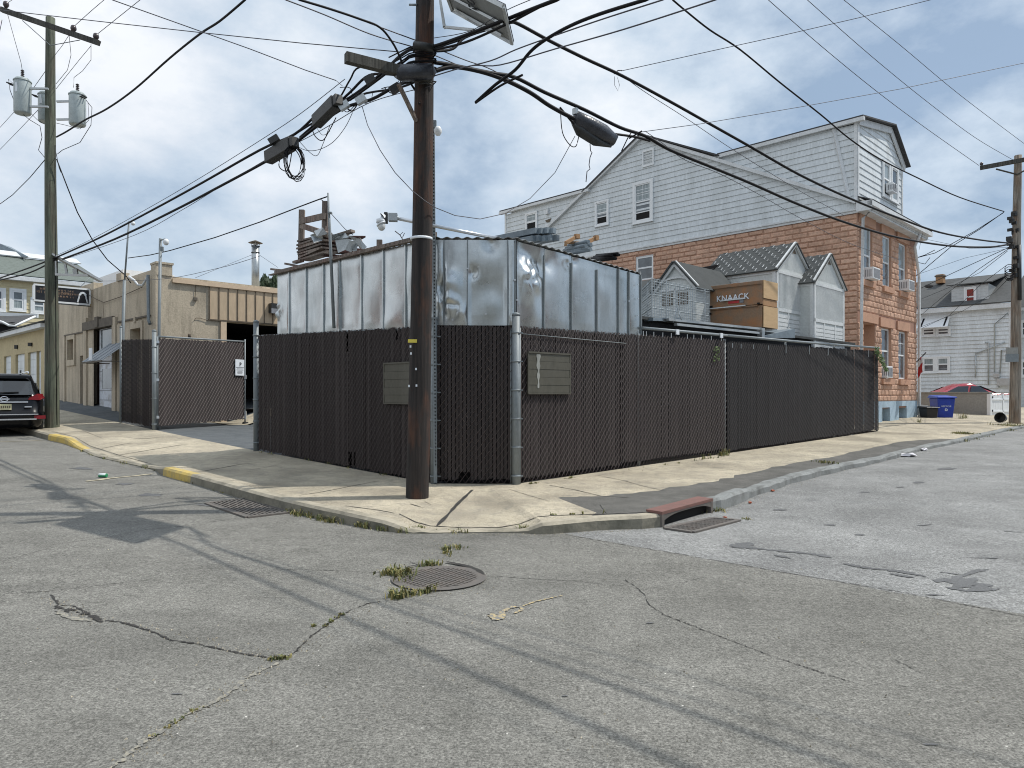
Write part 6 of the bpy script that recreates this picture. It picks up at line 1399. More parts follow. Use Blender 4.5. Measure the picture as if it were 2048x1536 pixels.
# the third shed faces the left street
o = W(1392, 700, 17.6); G = Fr((o.x, o.y), (-.702, .712))
if G.n.dot(Vector((-.712, -.702, 0))) < 0: G.n = -G.n
w = G.s(1312); ze = G.z(1388, 573); zr_ = G.z(1352, 527); zb_ = ZP-.25
t = thing('garden_shed', 'small grey resin shed with double doors seen behind the wire cage', 'shed', (o.x, o.y, zb_), 'resin sheds on the container')
mb = MB(); mb.poly([G.p(0, 0, zb_), G.p(w, 0, zb_), G.p(w, 0, ze), G.p(w/2, 0, zr_), G.p(0, 0, ze)]); mb.quad(G.p(w, 0, zb_), G.p(w+1.2, -.5, zb_), G.p(w+1.2, -.5, ze), G.p(w, 0, ze)); mb.quad(G.p(0, 0, zb_), G.p(0, -2, zb_), G.p(0, -2, ze), G.p(0, 0, ze)); mb.build('wall', 'resin', t)
mb = MB()
for a, b in ((G.p(-.06, .05, ze-.04), G.p(w/2, .05, zr_+.02)), (G.p(w/2, .05, zr_+.02), G.p(w+.06, .05, ze-.04))): mb.beam(a, b, .05, .13)
pv = None
for i in range(13):
    a = math.pi*i/12; p = G.p(w/2+w*.36*math.cos(a), .03, ze+.12+.16*math.sin(a)); 
    if pv: mb.beam(pv, p, .03, .05)
    pv = p
G.box(mb, w*.12, w*.88, .0, .03, ze-.05, ze); G.box(mb, w*.48, w*.52, 0, .03, zb_, ze); mb.build('trim', 'resinw', t)
mb = MB()
for k in (.18, .56):
    for i in range(4):
        for j in range(3): G.box(mb, w*(k+i*.07)+.01, w*(k+i*.07+.06), .0, .012, ze-.42+j*.11, ze-.33+j*.11)
mb.build('door_window', 'tansoff', t)
mb = MB(); slab([G.p(-.1, .12, ze-.08), G.p(w/2, .12, zr_+.03), G.p(w/2, -2.2, zr_+.03), G.p(-.1, -2.2, ze-.08)], .04, mb); slab([G.p(w+.1, .12, ze-.08), G.p(w/2, .12, zr_+.03), G.p(w/2, -2.2, zr_+.03), G.p(w+.1, -2.2, ze-.08)], .04, mb)
slab([G.p(w+.05, -.2, ze-.05), G.p(w+1.6, -.2, ze-.05), G.p(w+1.6, -1.4, ze+.55), G.p(w+.05, -1.4, ze+.55)], .04, mb); mb.build('roof', 'tilegrey', t)
# dark lean-to roof between sheds
t = thing('corrugated_sheets', 'dark corrugated sheets leaning between the small shed and the larger shed', 'sheet stack', W(1415, 590, 19.5))
mb = MB()
for i in range(7): mb.beam(W(1372+i*3, 543+i*7.5, 19.6), W(1450, 530+i*8, 20.5), .05, .09)
mb.build('sheet', 'cable', t)
# wire cage
t = thing('wire_cage', 'galvanised wire mesh cage standing on the container left of the tool chest', 'cage', W(1350, 640, 14.8))
cg0, cg1, cg2 = W(1304, 700, 14.6), W(1283, 700, 16.0), W(1418, 700, 16.2)
mb = MB(); zc0, zc1 = ZP-.05, EYE+15.2*(HY-566)/FP
for A_, B_, nn in ((cg1, cg0, 10), (cg0, cg2, 26)):
    for i in range(nn+1):
        p = A_.lerp(B_, i/nn); mb.tube([Vector((p.x, p.y, zc0)), Vector((p.x, p.y, zc1))], .006 if i % 6 else .014, 3 if i % 6 else 5, False)
    for j in range(17):
        z = zc0+(zc1-zc0)*j/16; mb.tube([Vector((A_.x, A_.y, z)), Vector((B_.x, B_.y, z))], .006 if j % 5 else .013, 3, False)
mb.build('mesh', 'cagewire', t)
MB().tube([W(1346, 645, 14.5), W(1355, 615, 14.6), W(1363, 640, 14.5)], .015, 5).build('brace', 'cagewire', t)
# tool chest
o = W(1524, 700, 17.1); KS = Fr((o.x, o.y), (-.702, .712)); KG = Fr((o.x, o.y), (.712, .702))
if KS.n.dot(Vector((-.712, -.702, 0))) < 0: KS.n = -KS.n
if KG.n.dot(Vector((.702, -.712, 0))) < 0: KG.n = -KG.n
kz0, kz1 = KS.z(1524, 654), KS.z(1524, 560); kl = KS.s(1416); kw = KG.s(1552.5); km = kz0+(kz1-kz0)*.47
t = thing('tool_chest', 'large brown jobsite tool chest with white lettering standing on the container', 'tool chest', (o.x, o.y, kz0))
mb = MB(); mb.hexa([KS.p(0, 0, kz0), KS.p(kl, 0, kz0), KS.p(kl, -kw, kz0), KS.p(0, -kw, kz0)], [KS.p(0, 0, km), KS.p(kl, 0, km), KS.p(kl, -kw, km), KS.p(0, -kw, km)]); mb.build('chest_body', 'brownbox', t, bevel=.01)
mb = MB(); mb.hexa([KS.p(-.01, .02, km+.02), KS.p(kl, .02, km+.02), KS.p(kl, -kw, km+.02), KS.p(-.01, -kw, km+.02)], [KS.p(-.01, .0, kz1), KS.p(kl, .0, kz1), KS.p(kl, -kw, kz1), KS.p(-.01, -kw, kz1)]); mb.build('lid', 'brownbox', t, bevel=.01)
mb = MB(); KS.box(mb, -.0, kl, .02, .045, kz1-.09, kz1-.07); KS.box(mb, .1, kl, .02, .035, km-.02, km+.01); mb.build('lid_lip', 'brownbox', t)
mb = MB(); KG.box(mb, .02, kw, .012, .04, kz0+.0, km-.02); KG.box(mb, .02, kw, .012, .04, km+.17, kz1-.0); mb.build('plywood_side', 'ply', t)
mb = MB(); KG.box(mb, .03, kw, .0, .02, km-.0, km+.15); mb.build('side_gap', 'osb', t)
mb = MB(); KS.box(mb, kl*.30, kl*.72, .03, .06, km+.18, km+.215); KS.box(mb, kl*.28, kl*1.0, .035, .055, km+.01, km+.035); mb.build('handle', 'whitetrim', t)
mb = MB(); KS.box(mb, kl*.90, kl*.99, .03, .05, km+.03, km+.09); KS.box(mb, kl*.92, kl*.97, .03, .05, km-.13, km-.08); KS.box(mb, kl*.03, kl*.07, .03, .05, km+.02, km+.06); mb.build('lock_recess', 'black', t)
mb = MB(); KS.box(mb, kl*.40, kl*.60, .024, .029, kz1-.50, kz1-.44); mb.build('badge', 'red', t)
mb = MB(); KS.box(mb, kl*.32, kl*.39, .022, .03, km+.10, km+.22); mb.build('sticker', 'greyink', t)
text('KNAACK', .205, KS.p(kl*.52, .035, kz1-.42), -KS.d, up, 'signwhite', t, bold=.002)
# ================================================================= TAN BUILDING
TB = Fr((-10.65, 21.23), (-.7217, .6922)); TG = Fr((-10.65, 21.23), (.712, .702))
if TB.n.dot(Vector((-.69, -.72, 0))) < 0: TB.n = -TB.n
if TG.n.dot(Vector((.70, -.71, 0))) < 0: TG.n = -TG.n
tbd = thing('workshop_building', 'single storey tan stucco workshop with a stepped parapet and open garage bay', 'building', (-10.65, 21.23, .8))
TL = TB.s(88)
def tr(x0, x1, y0, y1, dp=.25, n=0):
    xm = (x0+x1)/2; a, b = sorted((TB.s(x0, n), TB.s(x1, n))); return [a, b, TB.z(xm, y1, n), TB.z(xm, y0, n), dp]
door = tr(176, 228, 653, 820, .7); door[2] = .5
nd = tr(160, 170.5, 711, 818, .35); nd[2] = .5
w1 = tr(137, 149, 679, 720, .18); w2 = tr(263.5, 284, 657, 720, .35)
T0 = .3
mb = MB(); cells(TB, 0, 6.1, T0, 5.18, [door, w2], 0, mb); cells(TB, 6.1, TL, T0, 5.42, [nd, w1], 0, mb)
mb.quad(TB.p(6.1, 0, 5.18), TB.p(6.1, -.3, 5.18), TB.p(6.1, -.3, 5.42), TB.p(6.1, 0, 5.42))
TB.box(mb, 0, 6.1, -.3, 0, 5.18, 5.2); TB.box(mb, 6.1, TL, -.3, 0, 5.42, 5.44)
gop = [TG.s(452), 9, TG.z(452, 820), TG.z(452, 643), .4]; gop[2] = .3; gop[1] = 6.5
cells(TG, 0, 14, T0, 5.0, [gop], 0, mb); mb.quad(TB.p(TL, 0, T0), TB.p(TL, -9, T0), TB.p(TL, -9, 5.4), TB.p(TL, 0, 5.4)); mb.quad(TG.p(0, -.3, 4.9), TG.p(14, -.3, 4.9), TG.p(14, -12, 4.9), TG.p(0, -12, 4.9))
mb.build('stucco_wall', 'stucco', tbd)
class PB:
    def box(_, f, *a): q_ = MB(); f.box(q_, *a); q_.build("pilaster", "stucco", tbd)
PQ = PB()
PQ.box(TG, -.03, TG.s(344), -.45, .03, 5.0, TG.z(330, 529)); PQ.box(TG, -.05, TG.s(344)+.03, -.47, .06, TG.z(330, 529), TG.z(330, 525)); PQ.box(TB, -.02, .3, 0, .05, T0, 5.3)
PQ.box(TB, 3.0, 3.5, -.2, .05, 5.18, 5.42); 
for o, k in ((w1, .18),): 
    a, b, c, e, _ = o
    for q4 in ((a-.16, b+.16, e, e+.16), (a-.16, b+.16, c-.22, c), (a-.16, a, c, e), (b, b+.16, c, e)): PQ.box(TB, q4[0], q4[1], 0, .05, q4[2], q4[3])
a, b, c, e, _ = w2
for q4 in ((a-.12, b+.12, e, e+.22), (a-.14, a, c, e), (b, b+.12, c, e)): PQ.box(TB, q4[0], q4[1], 0, .05, q4[2], q4[3])
PQ.box(TB, (a+b)/2-.07, (a+b)/2+.07, .0, .08, e+.18, e+.36); PQ.box(TB, door[1]+.02, door[1]+.35, 0, .07, T0, 5.1-.9); PQ.box(TB, door[0]-.38, door[0]-.02, 0, .08, T0, 4.0); PQ.box(TB, door[0]-.85, door[0]-.45, 0, .05, T0, TB.z(235, 650)-.0)
PQ.box(TB, TB.s(133)+.05, TB.s(133)+.25, 0, .06, T0, TB.z(133, 673)); 
mb = MB(); TB.box(mb, .5, TB.s(238), .0, .05, TB.z(266, 640), TB.z(266, 640)+.05); TB.box(mb, TB.s(169), TB.s(130), 0, .045, TB.z(150, 669), TB.z(150, 669)+.05); mb.build('ledge', 'concrete_lintel', tbd)
mb = MB(); TB.box(mb, door[0]-.1, door[1]+.4, -.02, .09, door[3]-.05, door[3]+.25); TB.box(mb, (door[0]+door[1])/2-.1, (door[0]+door[1])/2+.25, .0, .13, door[3]-.02, door[3]+.34); mb.build('door_lintel', 'concrete_lintel', tbd)
mb = MB(); TB.box(mb, door[0], door[1], -.75, -.70, .5, door[3]); mb.build('entrance_back', 'tansoff', tbd)
dm = TB.s(199, -.16); dz = .86
mb = MB(); TB.box(mb, door[0]+.02, dm, -.30, -.16, .5, door[3]-.05)
e_ = mb.build('entrance_door', 'peel', tbd); mb = MB(); TB.box(mb, dm+.02, door[1]-.02, -.55, -.30, .5, door[3]-.05); mb.build('dark_boards', 'darkwood', tbd)
mb = MB(); TB.box(mb, door[0]+.35, dm-.35, -.16, -.145, dz+.75, dz+1.45); TB.box(mb, door[0]+.08, dm-.25, -.16, -.145, 2.75, 3.7); mb.build('door_pane', 'glass', e_)
mb = MB()
for k in range(6): TB.box(mb, door[0]+.03, dm-.02, -.165, -.152, dz+k*.34, dz+k*.34+.02)
mb.build('door_moulding', 'greyink', e_)
mb = MB(); TB.box(mb, door[0]-.1, door[1]+.1, -.75, .12, .45, .80); mb.build('door_step', 'concrete', tbd)
mb = MB(); TB.box(mb, nd[0], nd[1], -.38, -.32, .5, nd[3]); mb.build('side_door', 'tansoff', tbd)
mb = MB(); TB.box(mb, w1[0], w1[1], -.2, -.14, w1[2], w1[3]); TB.box(mb, w2[0], w2[1], -.3, -.24, w2[2], w2[3]); mb.build('boarded_window', 'board', tbd)
mb = MB(); nA = 10
for i in range(nA):
    a, b = 1.6+6*i/nA, 1.6+6*(i+1)/nA; pts = [TG.p(a, .02, 0), TG.p(b, .02, 0), TG.p(b, 1.3, 0), TG.p(a, 1.3, 0)]
    mb.poly([Vector((p.x, p.y, yz(p.x, p.y)+.012)) for p in pts])
struct(mb.build('apron', 'concrete'))
# awning over the entrance
aw0, aw1 = TB.s(222, .6), TB.s(171, .75); az1, az0 = TB.z(215, 689), TB.z(205, 722, .7)
t = thing('awning', 'small weathered grey metal awning over the tan workshop entrance', 'awning', TB.p((aw0+aw1)/2, .1, az0))
mb = MB(); N = 8
for i in range(N):
    a, b = aw0+(aw1-aw0)*i/N, aw0+(aw1-aw0)*(i+1)/N; o_ = .012*(i % 2); mb.hexa([TB.p(a, .02, az1+o_), TB.p(b, .02, az1+o_), TB.p(b, .85, az0+o_), TB.p(a, .85, az0+o_)], [p+up*.012 for p in (TB.p(a, .02, az1+o_), TB.p(b, .02, az1+o_), TB.p(b, .85, az0+o_), TB.p(a, .85, az0+o_))])
mb.build('awning_sheet', 'awn', t)
mb = MB(); mb.beam(TB.p(aw0, .86, az0-.02), TB.p(aw1, .86, az0-.02), .03, .05); mb.beam(TB.p(aw0, .02, az0-.02), TB.p(aw0, .86, az0-.02), .03, .03); mb.beam(TB.p(aw1, .02, az0-.02), TB.p(aw1, .86, az0-.02), .03, .03); mb.build('awning_frame', 'concrete_lintel', t)
t = thing('paper_notice', 'narrow white notice beside the workshop awning', 'notice', TB.P(182, 708, .95)); mb = MB(); TB.box(mb, TB.s(185, .9), TB.s(179, .9), .9, .92, TB.z(182, 720, .9), TB.z(182, 696, .9)); mb.build('board', 'signwhite', t)
# side wall: metal siding above the garage bay, coping, lamp
mb = MB(); g0_, g1_ = TG.s(418), 14; zA_, zB_ = TG.z(418, 638), TG.z(418, 571); s = g0_; TG.box(mb, g0_, g1_, .0, .03, zA_, zB_-.02)
mb.build('metal_siding', 'tanmetal', tbd)
mb = MB(); s = g0_
while s < 8: TG.box(mb, s-.012, s+.012, .03, .055, zA_, zB_-.05); s += .30
TG.box(mb, g0_-.03, g1_, .03, .06, zA_-.04, zA_); mb.build('siding_rib', 'tansoff', tbd)
mb = MB(); TG.box(mb, TG.s(344), 14, -.12, .08, zB_-.03, zB_+.09); TG.box(mb, gop[0]-.18, gop[0], .0, .05, .5, gop[3]); mb.build('coping', 'tantrim', tbd)
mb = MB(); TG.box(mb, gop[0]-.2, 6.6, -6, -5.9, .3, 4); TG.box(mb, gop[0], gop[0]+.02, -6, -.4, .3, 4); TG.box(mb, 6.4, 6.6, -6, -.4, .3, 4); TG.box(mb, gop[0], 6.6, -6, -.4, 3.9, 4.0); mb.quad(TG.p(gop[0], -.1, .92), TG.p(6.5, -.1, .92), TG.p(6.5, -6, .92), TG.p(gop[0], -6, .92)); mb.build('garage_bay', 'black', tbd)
mb = MB(); mb.tube([TG.P(392, 566, .03), TG.P(390, 595, .03)], .01, 5); mb.build('conduit', 'tansoff', tbd); MB().box(TG.P(391, 598, .04), .10, .05, .10, .78).build('junction_box', 'concrete_lintel', tbd)
mb = MB(); pv = None
for p in [TG.P(x, y, .03) for x, y in ((388, 641), (392, 636), (400, 636), (416, 641))]:
    if pv: mb.tube([pv, p], .008, 4)
    pv = p
mb.build('conduit', 'tansoff', tbd)
MB().tube([TG.P(379, 668, .1), TG.P(379, 676, .1)], .05, 8).build('pipe_stub', 'tansoff', tbd)
t = thing('wall_lamp', 'black wall pack lamp on the tan siding beside the shed edge', 'wall lamp', TG.P(549, 617, .1)); MB().box(TG.P(550, 617, .15), .35, .22, .32, .78).build('housing', 'blackbox', t); MB().box(TG.P(549, 622, .30), .22, .05, .16, .78).build('lens', 'greyink', t)
mb = MB(); mb.tube([TB.P(296, 550, .12), TB.P(297, 640, .12), TB.P(300, 648, .12)], .05, 8); mb.build('service_conduit', 'galv', tbd)
mb = MB(); mb.tube([TB.P(258, 553, .1), TB.P(268, 560, .25), TB.P(276, 570, .2), TB.P(285, 571, .12), TB.P(294, 556, .1)], .035, 8); mb.build('weatherhead', 'whitetrim', tbd)
mb = MB(); mb.tube([TB.P(178, 590, .06), TB.P(192, 598, .06), TB.P(208, 605, .06), TB.P(240, 594, .06), TB.P(285, 574, .06)], .012, 5); mb.tube([TB.P(208, 605, .06), TB.P(206, 642, .06)], .006, 4); mb.build('wall_cable', 'tansoff', tbd)
t = thing('rooftop_unit', 'white rooftop box rising behind the left parapet of the tan workshop', 'rooftop unit', TB.p(5, -1, 5)); mb = MB(); TB.box(mb, TB.s(246, -.8), TB.s(187, -.8), -2.6, -.8, 4.9, TB.z(225, 546, -.8)); mb.build('cabinet', 'white', t)
# flue
t = thing('flue_pipe', 'tall galvanised flue with a conical cap on the tan workshop roof', 'chimney pipe', W(511, 575, 25.5))
mb = MB(); mb.tube([W(511, 590, 25.5), W(511, 492, 25.5)], .135, 16); mb.build('pipe', 'ductsteel', t); mb = MB()
for y in (505, 492): mb.tube([W(511, y+1, 25.5), W(511, y, 25.5)], .15, 16)
mb.build('band', 'cable', t)
mb = MB(); p = W(511, 486, 25.5); mb.tube([p, p+up*.10], [.25, .02], 16); mb.build('cap', 'concrete_lintel', t); mb = MB()
for k in range(4): a = k*1.57+.4; mb.tube([W(511, 492, 25.5)+Vector((.12*math.cos(a), .12*math.sin(a), 0)), p+Vector((.14*math.cos(a), .14*math.sin(a), 0))], .012, 4)
mb.tube([W(511, 489, 25.5), W(511, 486, 25.5)], .09, 10); mb.build('cap_strut', 'alu', t)
cable('guy wires steadying the galvanised flue', [([W(503, 510, 25.5), W(390, 556, 23.0)], .006), ([W(519, 510, 25.5), W(556, 535, 25.5)], .006)], .006, 'wire', 'guy_wire', 'guy wire')
# projecting black sign
sp = TB.p(TB.s(181), 0, 0); SG = Fr((sp.x, sp.y), (TB.n.x, TB.n.y))
if SG.n.y > 0: SG.n = -SG.n
sg0, sg1 = SG.s(177), SG.s(69.5); szt, szb = SG.z(177, 581), SG.z(177, 608)
t = thing('shop_sign', 'black projecting sign with faded letters in a white frame on the tan workshop', 'sign', SG.p(sg0, 0, szb))
mb = MB(); SG.box(mb, sg0, sg1, -.05, .05, szb, szt); mb.build('board', 'signblack', t)
mb = MB()
for a, b, c, e in ((sg0-.03, sg1+.03, szt, szt+.06), (sg0-.03, sg1+.03, szb-.06, szb), (sg0-.06, sg0, szb, szt), (sg1, sg1+.06, szb, szt)): SG.box(mb, a, b, -.07, .07, c, e)
mb.build('frame', 'white', t)
mb = MB(); h_ = szt-szb; LL = sg1-sg0
for row, (u0, u1, z_, ht) in enumerate(((.30, .93, .80, .14), (.32, .97, .58, .17), (.2, .62, .60, .12), (.3, .66, .36, .10))):
    u = u0
    while u < u1:
        wl = U(.025, .045); s_ = sg0+LL*u; SG.box(mb, s_, s_+LL*wl*.25, .05, .056, szb+h_*z_-h_*ht/2, szb+h_*z_+h_*ht/2)
        if R() < .7: SG.box(mb, s_, s_+LL*wl, .05, .056, szb+h_*z_+h_*ht*(.5 if R() < .5 else -.1)-.02, szb+h_*z_+h_*ht*(.5 if R() < .5 else -.1)+.01)
        if R() < .5: SG.box(mb, s_+LL*wl*.75, s_+LL*wl, .05, .056, szb+h_*z_-h_*ht/2, szb+h_*z_+h_*ht/2)
        u += wl+.02
mb.build('faded_letters', 'lettertan', t)
mb = MB(); cx_ = sg0+LL*.12; pv = None
for i in range(11):
    a = math.pi*i/10; p = SG.p(cx_+.12*math.cos(a), .056, szb+.16+.22*math.sin(a))
    if pv: mb.beam(pv, p, .02, .07)
    pv = p
for sg in (-1, 1): mb.beam(SG.p(cx_+sg*.12, .056, szb+.18), SG.p(cx_+sg*.16, .056, szb+.02), .02, .08)
mb.build('arch_emblem', 'signwhite', t)
mb = MB(); mb.tube([SG.p(-.1, 0, szb-.08), SG.p(sg1, 0, szb-.08)], .02, 6); mb.tube([SG.p(sg0+.3, 0, szt+.05), SG.p(.0, 0, szt+.5)], .012, 5); mb.build('bracket', 'galv', t)
# ================================================================= YELLOW GARAGES
yo = TB.p(TL, -.15, 0); YG = Fr((yo.x, yo.y), (TB.d.x, TB.d.y)); YG.n = TB.n
yl = 16
t = thing('garage_row', 'row of low yellow stucco garages with tall white doors beyond the tan workshop', 'garage', (yo.x, yo.y, 1.2))
ye = YG.z(86, 657)
dq = []
for x0, x1, y0 in ((64, 82, 703), (54.5, 75, 704), (33, 49, 707), (7, 22, 711)): pass
dl = [(YG.s(82), YG.s(73.5)), (YG.s(73), YG.s(56)), (YG.s(49), YG.s(31)), (YG.s(22), YG.s(8))]
zd = YG.z(65, 704)
mb = MB(); cells(YG, 0, yl, .6, ye, [(a, b, .7, zd, .12) for a, b in dl], 0, mb); mb.build('stucco_wall', 'ystucco', t)
for a, b in dl:
    mb = MB()
    k = 0; z = 1.3
    mb.m = 0
    YG.box(mb, a, b, -.18, -.10, .7, zd)
    while z < zd: YG.box(mb, a+.12, b-.08, -.10, -.085, z, z+.28); z += .34
    d_ = mb.build('garage_door', 'siding2', t); mb = MB(); YG.box(mb, a, a+.06, -.10, -.08, .7, zd); mb.build('door_frame', 'tansoff', d_)
mb = MB(); YG.box(mb, -.1, yl, -.1, .30, ye-.02, ye+.17); mb.build('eave_board', 'whitetrim', t)
mb = MB(); slab([YG.p(-.2, .34, ye+.18), YG.p(yl, .34, ye+.18), YG.p(yl, -2.6, ye+1.05), YG.p(-.2, -2.6, ye+1.05)], .05, mb); mb.build('roof', 'shingle', t)
mb = MB(); mb.box(YG.P(61, 689, .06), .16, .14, .16); mb.box(YG.P(33, 694, .05), .14, .12, .18); mb.build('wall_light', 'blackbox', t)
# ================================================================= YELLOW HOUSE
yd = 43.0; o = W(30, 600, yd); YH = Fr((o.x, o.y), (.712, .702))
if YH.n.dot(Vector((.70, -.71, 0))) < 0: YH.n = -YH.n
t = thing('house', 'pale yellow sided two storey house with a green shingle roof at the far left', 'house', (o.x, o.y, 1.4))
yA, yB = YH.s(-40), YH.s(196); ze = YH.z(30, 560)
mb = MB(); siding(YH, lambda z: (yA, yB), 3.0, ze, .26, 0, .03, mb); mb.build('siding', 'ysiding', t)
mb = MB(); YH.box(mb, yA, yB, -3, 0, 1, 3.0); mb.build('lower_wall_or_backing', 'ystucco', t)
mb = MB(); YH.box(mb, yA, yB+.4, .0, .5, ze-.05, ze+.18); mb.build('eave', 'whitetrim', t)
mb = MB(); slab([YH.p(yA, .5, ze+.2), YH.p(yB+.4, .5, ze+.2), YH.p(yB-.6, -2.6, ze+1.75), YH.p(yA, -2.6, ze+1.75)], .06, mb); mb.build('roof', 'greenshingle', t)
mb = MB(); slab([YH.p(yA, -2.4, ze+1.80), YH.p(yB-.4, -2.4, ze+1.80), YH.p(yB-.6, -2.9, ze+2.15), YH.p(yA, -2.9, ze+2.15)], .06, mb); mb.build('ridge_trim', 'whitetrim', t)
for x0, x1, y0, y1 in ((-12, 6, 580, 619), (24, 47, 582, 619), (66, 89, 600, 624)):
    window(YH, t, YH.s(x0), YH.s(x1), YH.z((x0+x1)/2, y1), YH.z((x0+x1)/2, y0), .05, .09, casing=.14, glass=('glass', 'curtain'))
mb = MB(); mb.poly([W(-30, 500, 46), W(0, 487, 46), W(22, 494, 46), W(58, 514, 45), W(45, 516, 45.4), W(-30, 510, 46)]); mb.poly([W(-30, 500, 46.3), W(0, 487, 46.3), W(22, 494, 46.3), W(58, 514, 45.3), W(45, 516, 45.7), W(-30, 510, 46.3)]); mb.build('solar_roof_panel', 'bluegrey', t)
t = thing('porch_roof', 'dark porch roof with white curved gutter below the yellow house windows', 'porch roof', W(30, 650, 38))
mb = MB(); mb.hexa([W(-30, 636, 40), W(70, 632, 40), W(34, 651, 37), W(-30, 646, 37)], [p+up*.06 for p in (W(-30, 636, 40), W(70, 632, 40), W(34, 651, 37), W(-30, 646, 37))]); mb.build('roof', 'darkshingle', t)
MB().tube([W(-10, 640, 36.5), W(5, 644, 36.5), W(18, 651, 36.5), W(30, 652, 36.5), W(46, 644, 37), W(70, 633, 38)], .06, 6).build('gutter', 'white', t); mb = MB(); mb.beam(W(-20, 627, 41), W(76, 632, 41), .1, .2); mb.build('fascia', 'white', t)
mb = MB().beam(W(-20, 662, 37.5), W(30, 656, 37.5), .3, .6); mb.build('soffit', 'cable', t)
# tree beyond the workshop
t = thing('tree', 'small dark green tree top showing above the tan workshop behind the flue', 'tree', W(540, 700, 32))
MB().tube([W(540, 760, 32), W(541, 600, 32), W(538, 560, 32)], .12, 8, r2=.03).build('trunk', 'twig', t)
mb = MB()
for k in range(1500):
    a = U(0, 6.28); r_ = R()**.6; x = 541+r_*26*math.cos(a); y = 577+r_*26*math.sin(a)*(.9+.3*math.sin(a*5)); c = W(x, y, 32+U(-.6, .6)); s_ = U(.05, .11); v = Vector((U(-.4, .4), U(-.4, .4), 1)).normalized(); b = v.orthogonal().normalized()
    mb.poly([c-v*s_*1.6, c+b*s_*.5, c+v*s_*1.6, c-b*s_*.5])
mb.build('crown', 'leafdark', t)
t = thing('tree', 'bare twig tree top poking over the shed roof left of the pole', 'tree', W(805, 600, 20))
mb = MB(); mb.tube([W(808, 540, 20), W(806, 480, 20), W(800, 470, 20), W(790, 462, 20)], .014, 5); mb.tube([W(805, 475, 20), W(809, 466, 20)], .01, 4); mb.tube([W(800, 470, 20), W(806, 464, 20)], .008, 4); mb.build('branch', 'twig', t)
# ================================================================= FAR WHITE HOUSE, WALL, FENCE, CARS, BINS
o = W(1930, 700, 41.0); WH = Fr((o.x, o.y), (-.702, .712))
if WH.n.dot(Vector((-.712, -.702, 0))) < 0: WH.n = -WH.n
t = thing('house', 'white sided two storey house with a grey shingle roof beyond the blue bin', 'house', (o.x, o.y, .5))
wl_, wr_ = WH.s(1780), WH.s(2024); lo_, hi_ = sorted((wl_, wr_)); ze = WH.z(1930, 618)
mb = MB(); siding(WH, lambda z: (lo_, hi_), .6, ze, .23, 0, .05, mb); mb.build('siding', 'siding2', t)
mb = MB(); WH.box(mb, lo_-.1, hi_+.3, .0, .35, ze-.12, ze+.14); WH.box(mb, lo_-.02, lo_+.14, 0, .05, .6, ze); mb.build('eave', 'whitetrim', t)
zr_ = WH.z(1930, 557, -4.5); mb = MB(); slab([WH.p(lo_-.2, .38, ze+.15), WH.p(hi_+.5, .38, ze+.15), WH.p(hi_+.5, -4.5, zr_), WH.p(lo_+.5, -4.5, zr_)], .07, mb); mb.build('roof', 'shingle', t)
dn_ = -.25; a, b = sorted((WH.s(1903, dn_), WH.s(1977, dn_))); z0_, z1_ = WH.z(1940, 616, dn_), WH.z(1940, 570, dn_)
mb = MB(); siding(WH, lambda z: (a, b), z0_, z1_, .15, dn_, .015, mb); mb.quad(WH.p(a, dn_, z0_), WH.p(a, dn_, z1_), WH.p(a, dn_-3, z1_), WH.p(a, dn_-3, z0_)); mb.quad(WH.p(b, dn_, z0_), WH.p(b, dn_, z1_), WH.p(b, dn_-3, z1_), WH.p(b, dn_-3, z0_)); mb.build('dormer_wall', 'alu', t)
mb = MB(); slab([WH.p(a-.2, dn_+.25, z1_+.02), WH.p(b+.2, dn_+.25, z1_+.02), WH.p(b+.2, -4.6, zr_), WH.p(a-.2, -4.6, zr_)], .06, mb); mb.build('dormer_roof', 'shingle', t)
window(WH, t, WH.s(1931, dn_), WH.s(1951, dn_), WH.z(1940, 613, dn_), WH.z(1940, 576, dn_), dn_+.05, .08, casing=.06, glass=('redcurtain', 'redcurtain'))
for x0, x1, y0, y1 in ((1846, 1870, 657, 671), (1875, 1899, 656, 670), (1847, 1869, 716, 744), (1875, 1898, 715, 743)):
    window(WH, t, WH.s(x0), WH.s(x1), WH.z((x0+x1)/2, y1), WH.z((x0+x1)/2, y0), .06, .07, casing=.08, glass=('glass', 'glass') if y0 < 700 else ('curtain', 'glass'))
mb = MB()
for pl in ([(2016, 626), (1989, 648), (1989, 745)], [(1970, 685), (1977, 685), (1977, 770)], [(1951, 710), (1951, 755)], [(1950, 708), (2010, 684)], [(1990, 752), (1998, 756), (1998, 775)], [(2000, 747), (2003, 700), (2018, 700)]): mb.tube([WH.P(x, y, .1) for x, y in pl], .035, 6)
mb.box(WH.P(1993, 751, .12), .3, .15, .22, -.7); mb.box(WH.P(2006, 764, .12), .55, .25, .4, -.7); mb.build('conduit', 'alu', t)
t2 = thing('awning', 'white window awning with black end stripes on the far white house', 'awning', WH.P(1870, 650, .4))
az, bz = WH.z(1870, 637), WH.z(1870, 655, .7); a, b = sorted((WH.s(1841), WH.s(1900)))
mb = MB(); mb.hexa([WH.p(a, .02, az), WH.p(b, .02, az), WH.p(b+.05, .75, bz), WH.p(a-.05, .75, bz)], [p+up*.03 for p in (WH.p(a, .02, az), WH.p(b, .02, az), WH.p(b+.05, .75, bz), WH.p(a-.05, .75, bz))]); mb.build('awning_sheet', 'white', t2)
mb = MB(); 
for s_ in (a+.15, b-.2): mb.beam(WH.p(s_, .04, az+.03), WH.p(s_, .70, bz+.07), .09, .02)
mb.build('stripe', 'cable', t2)
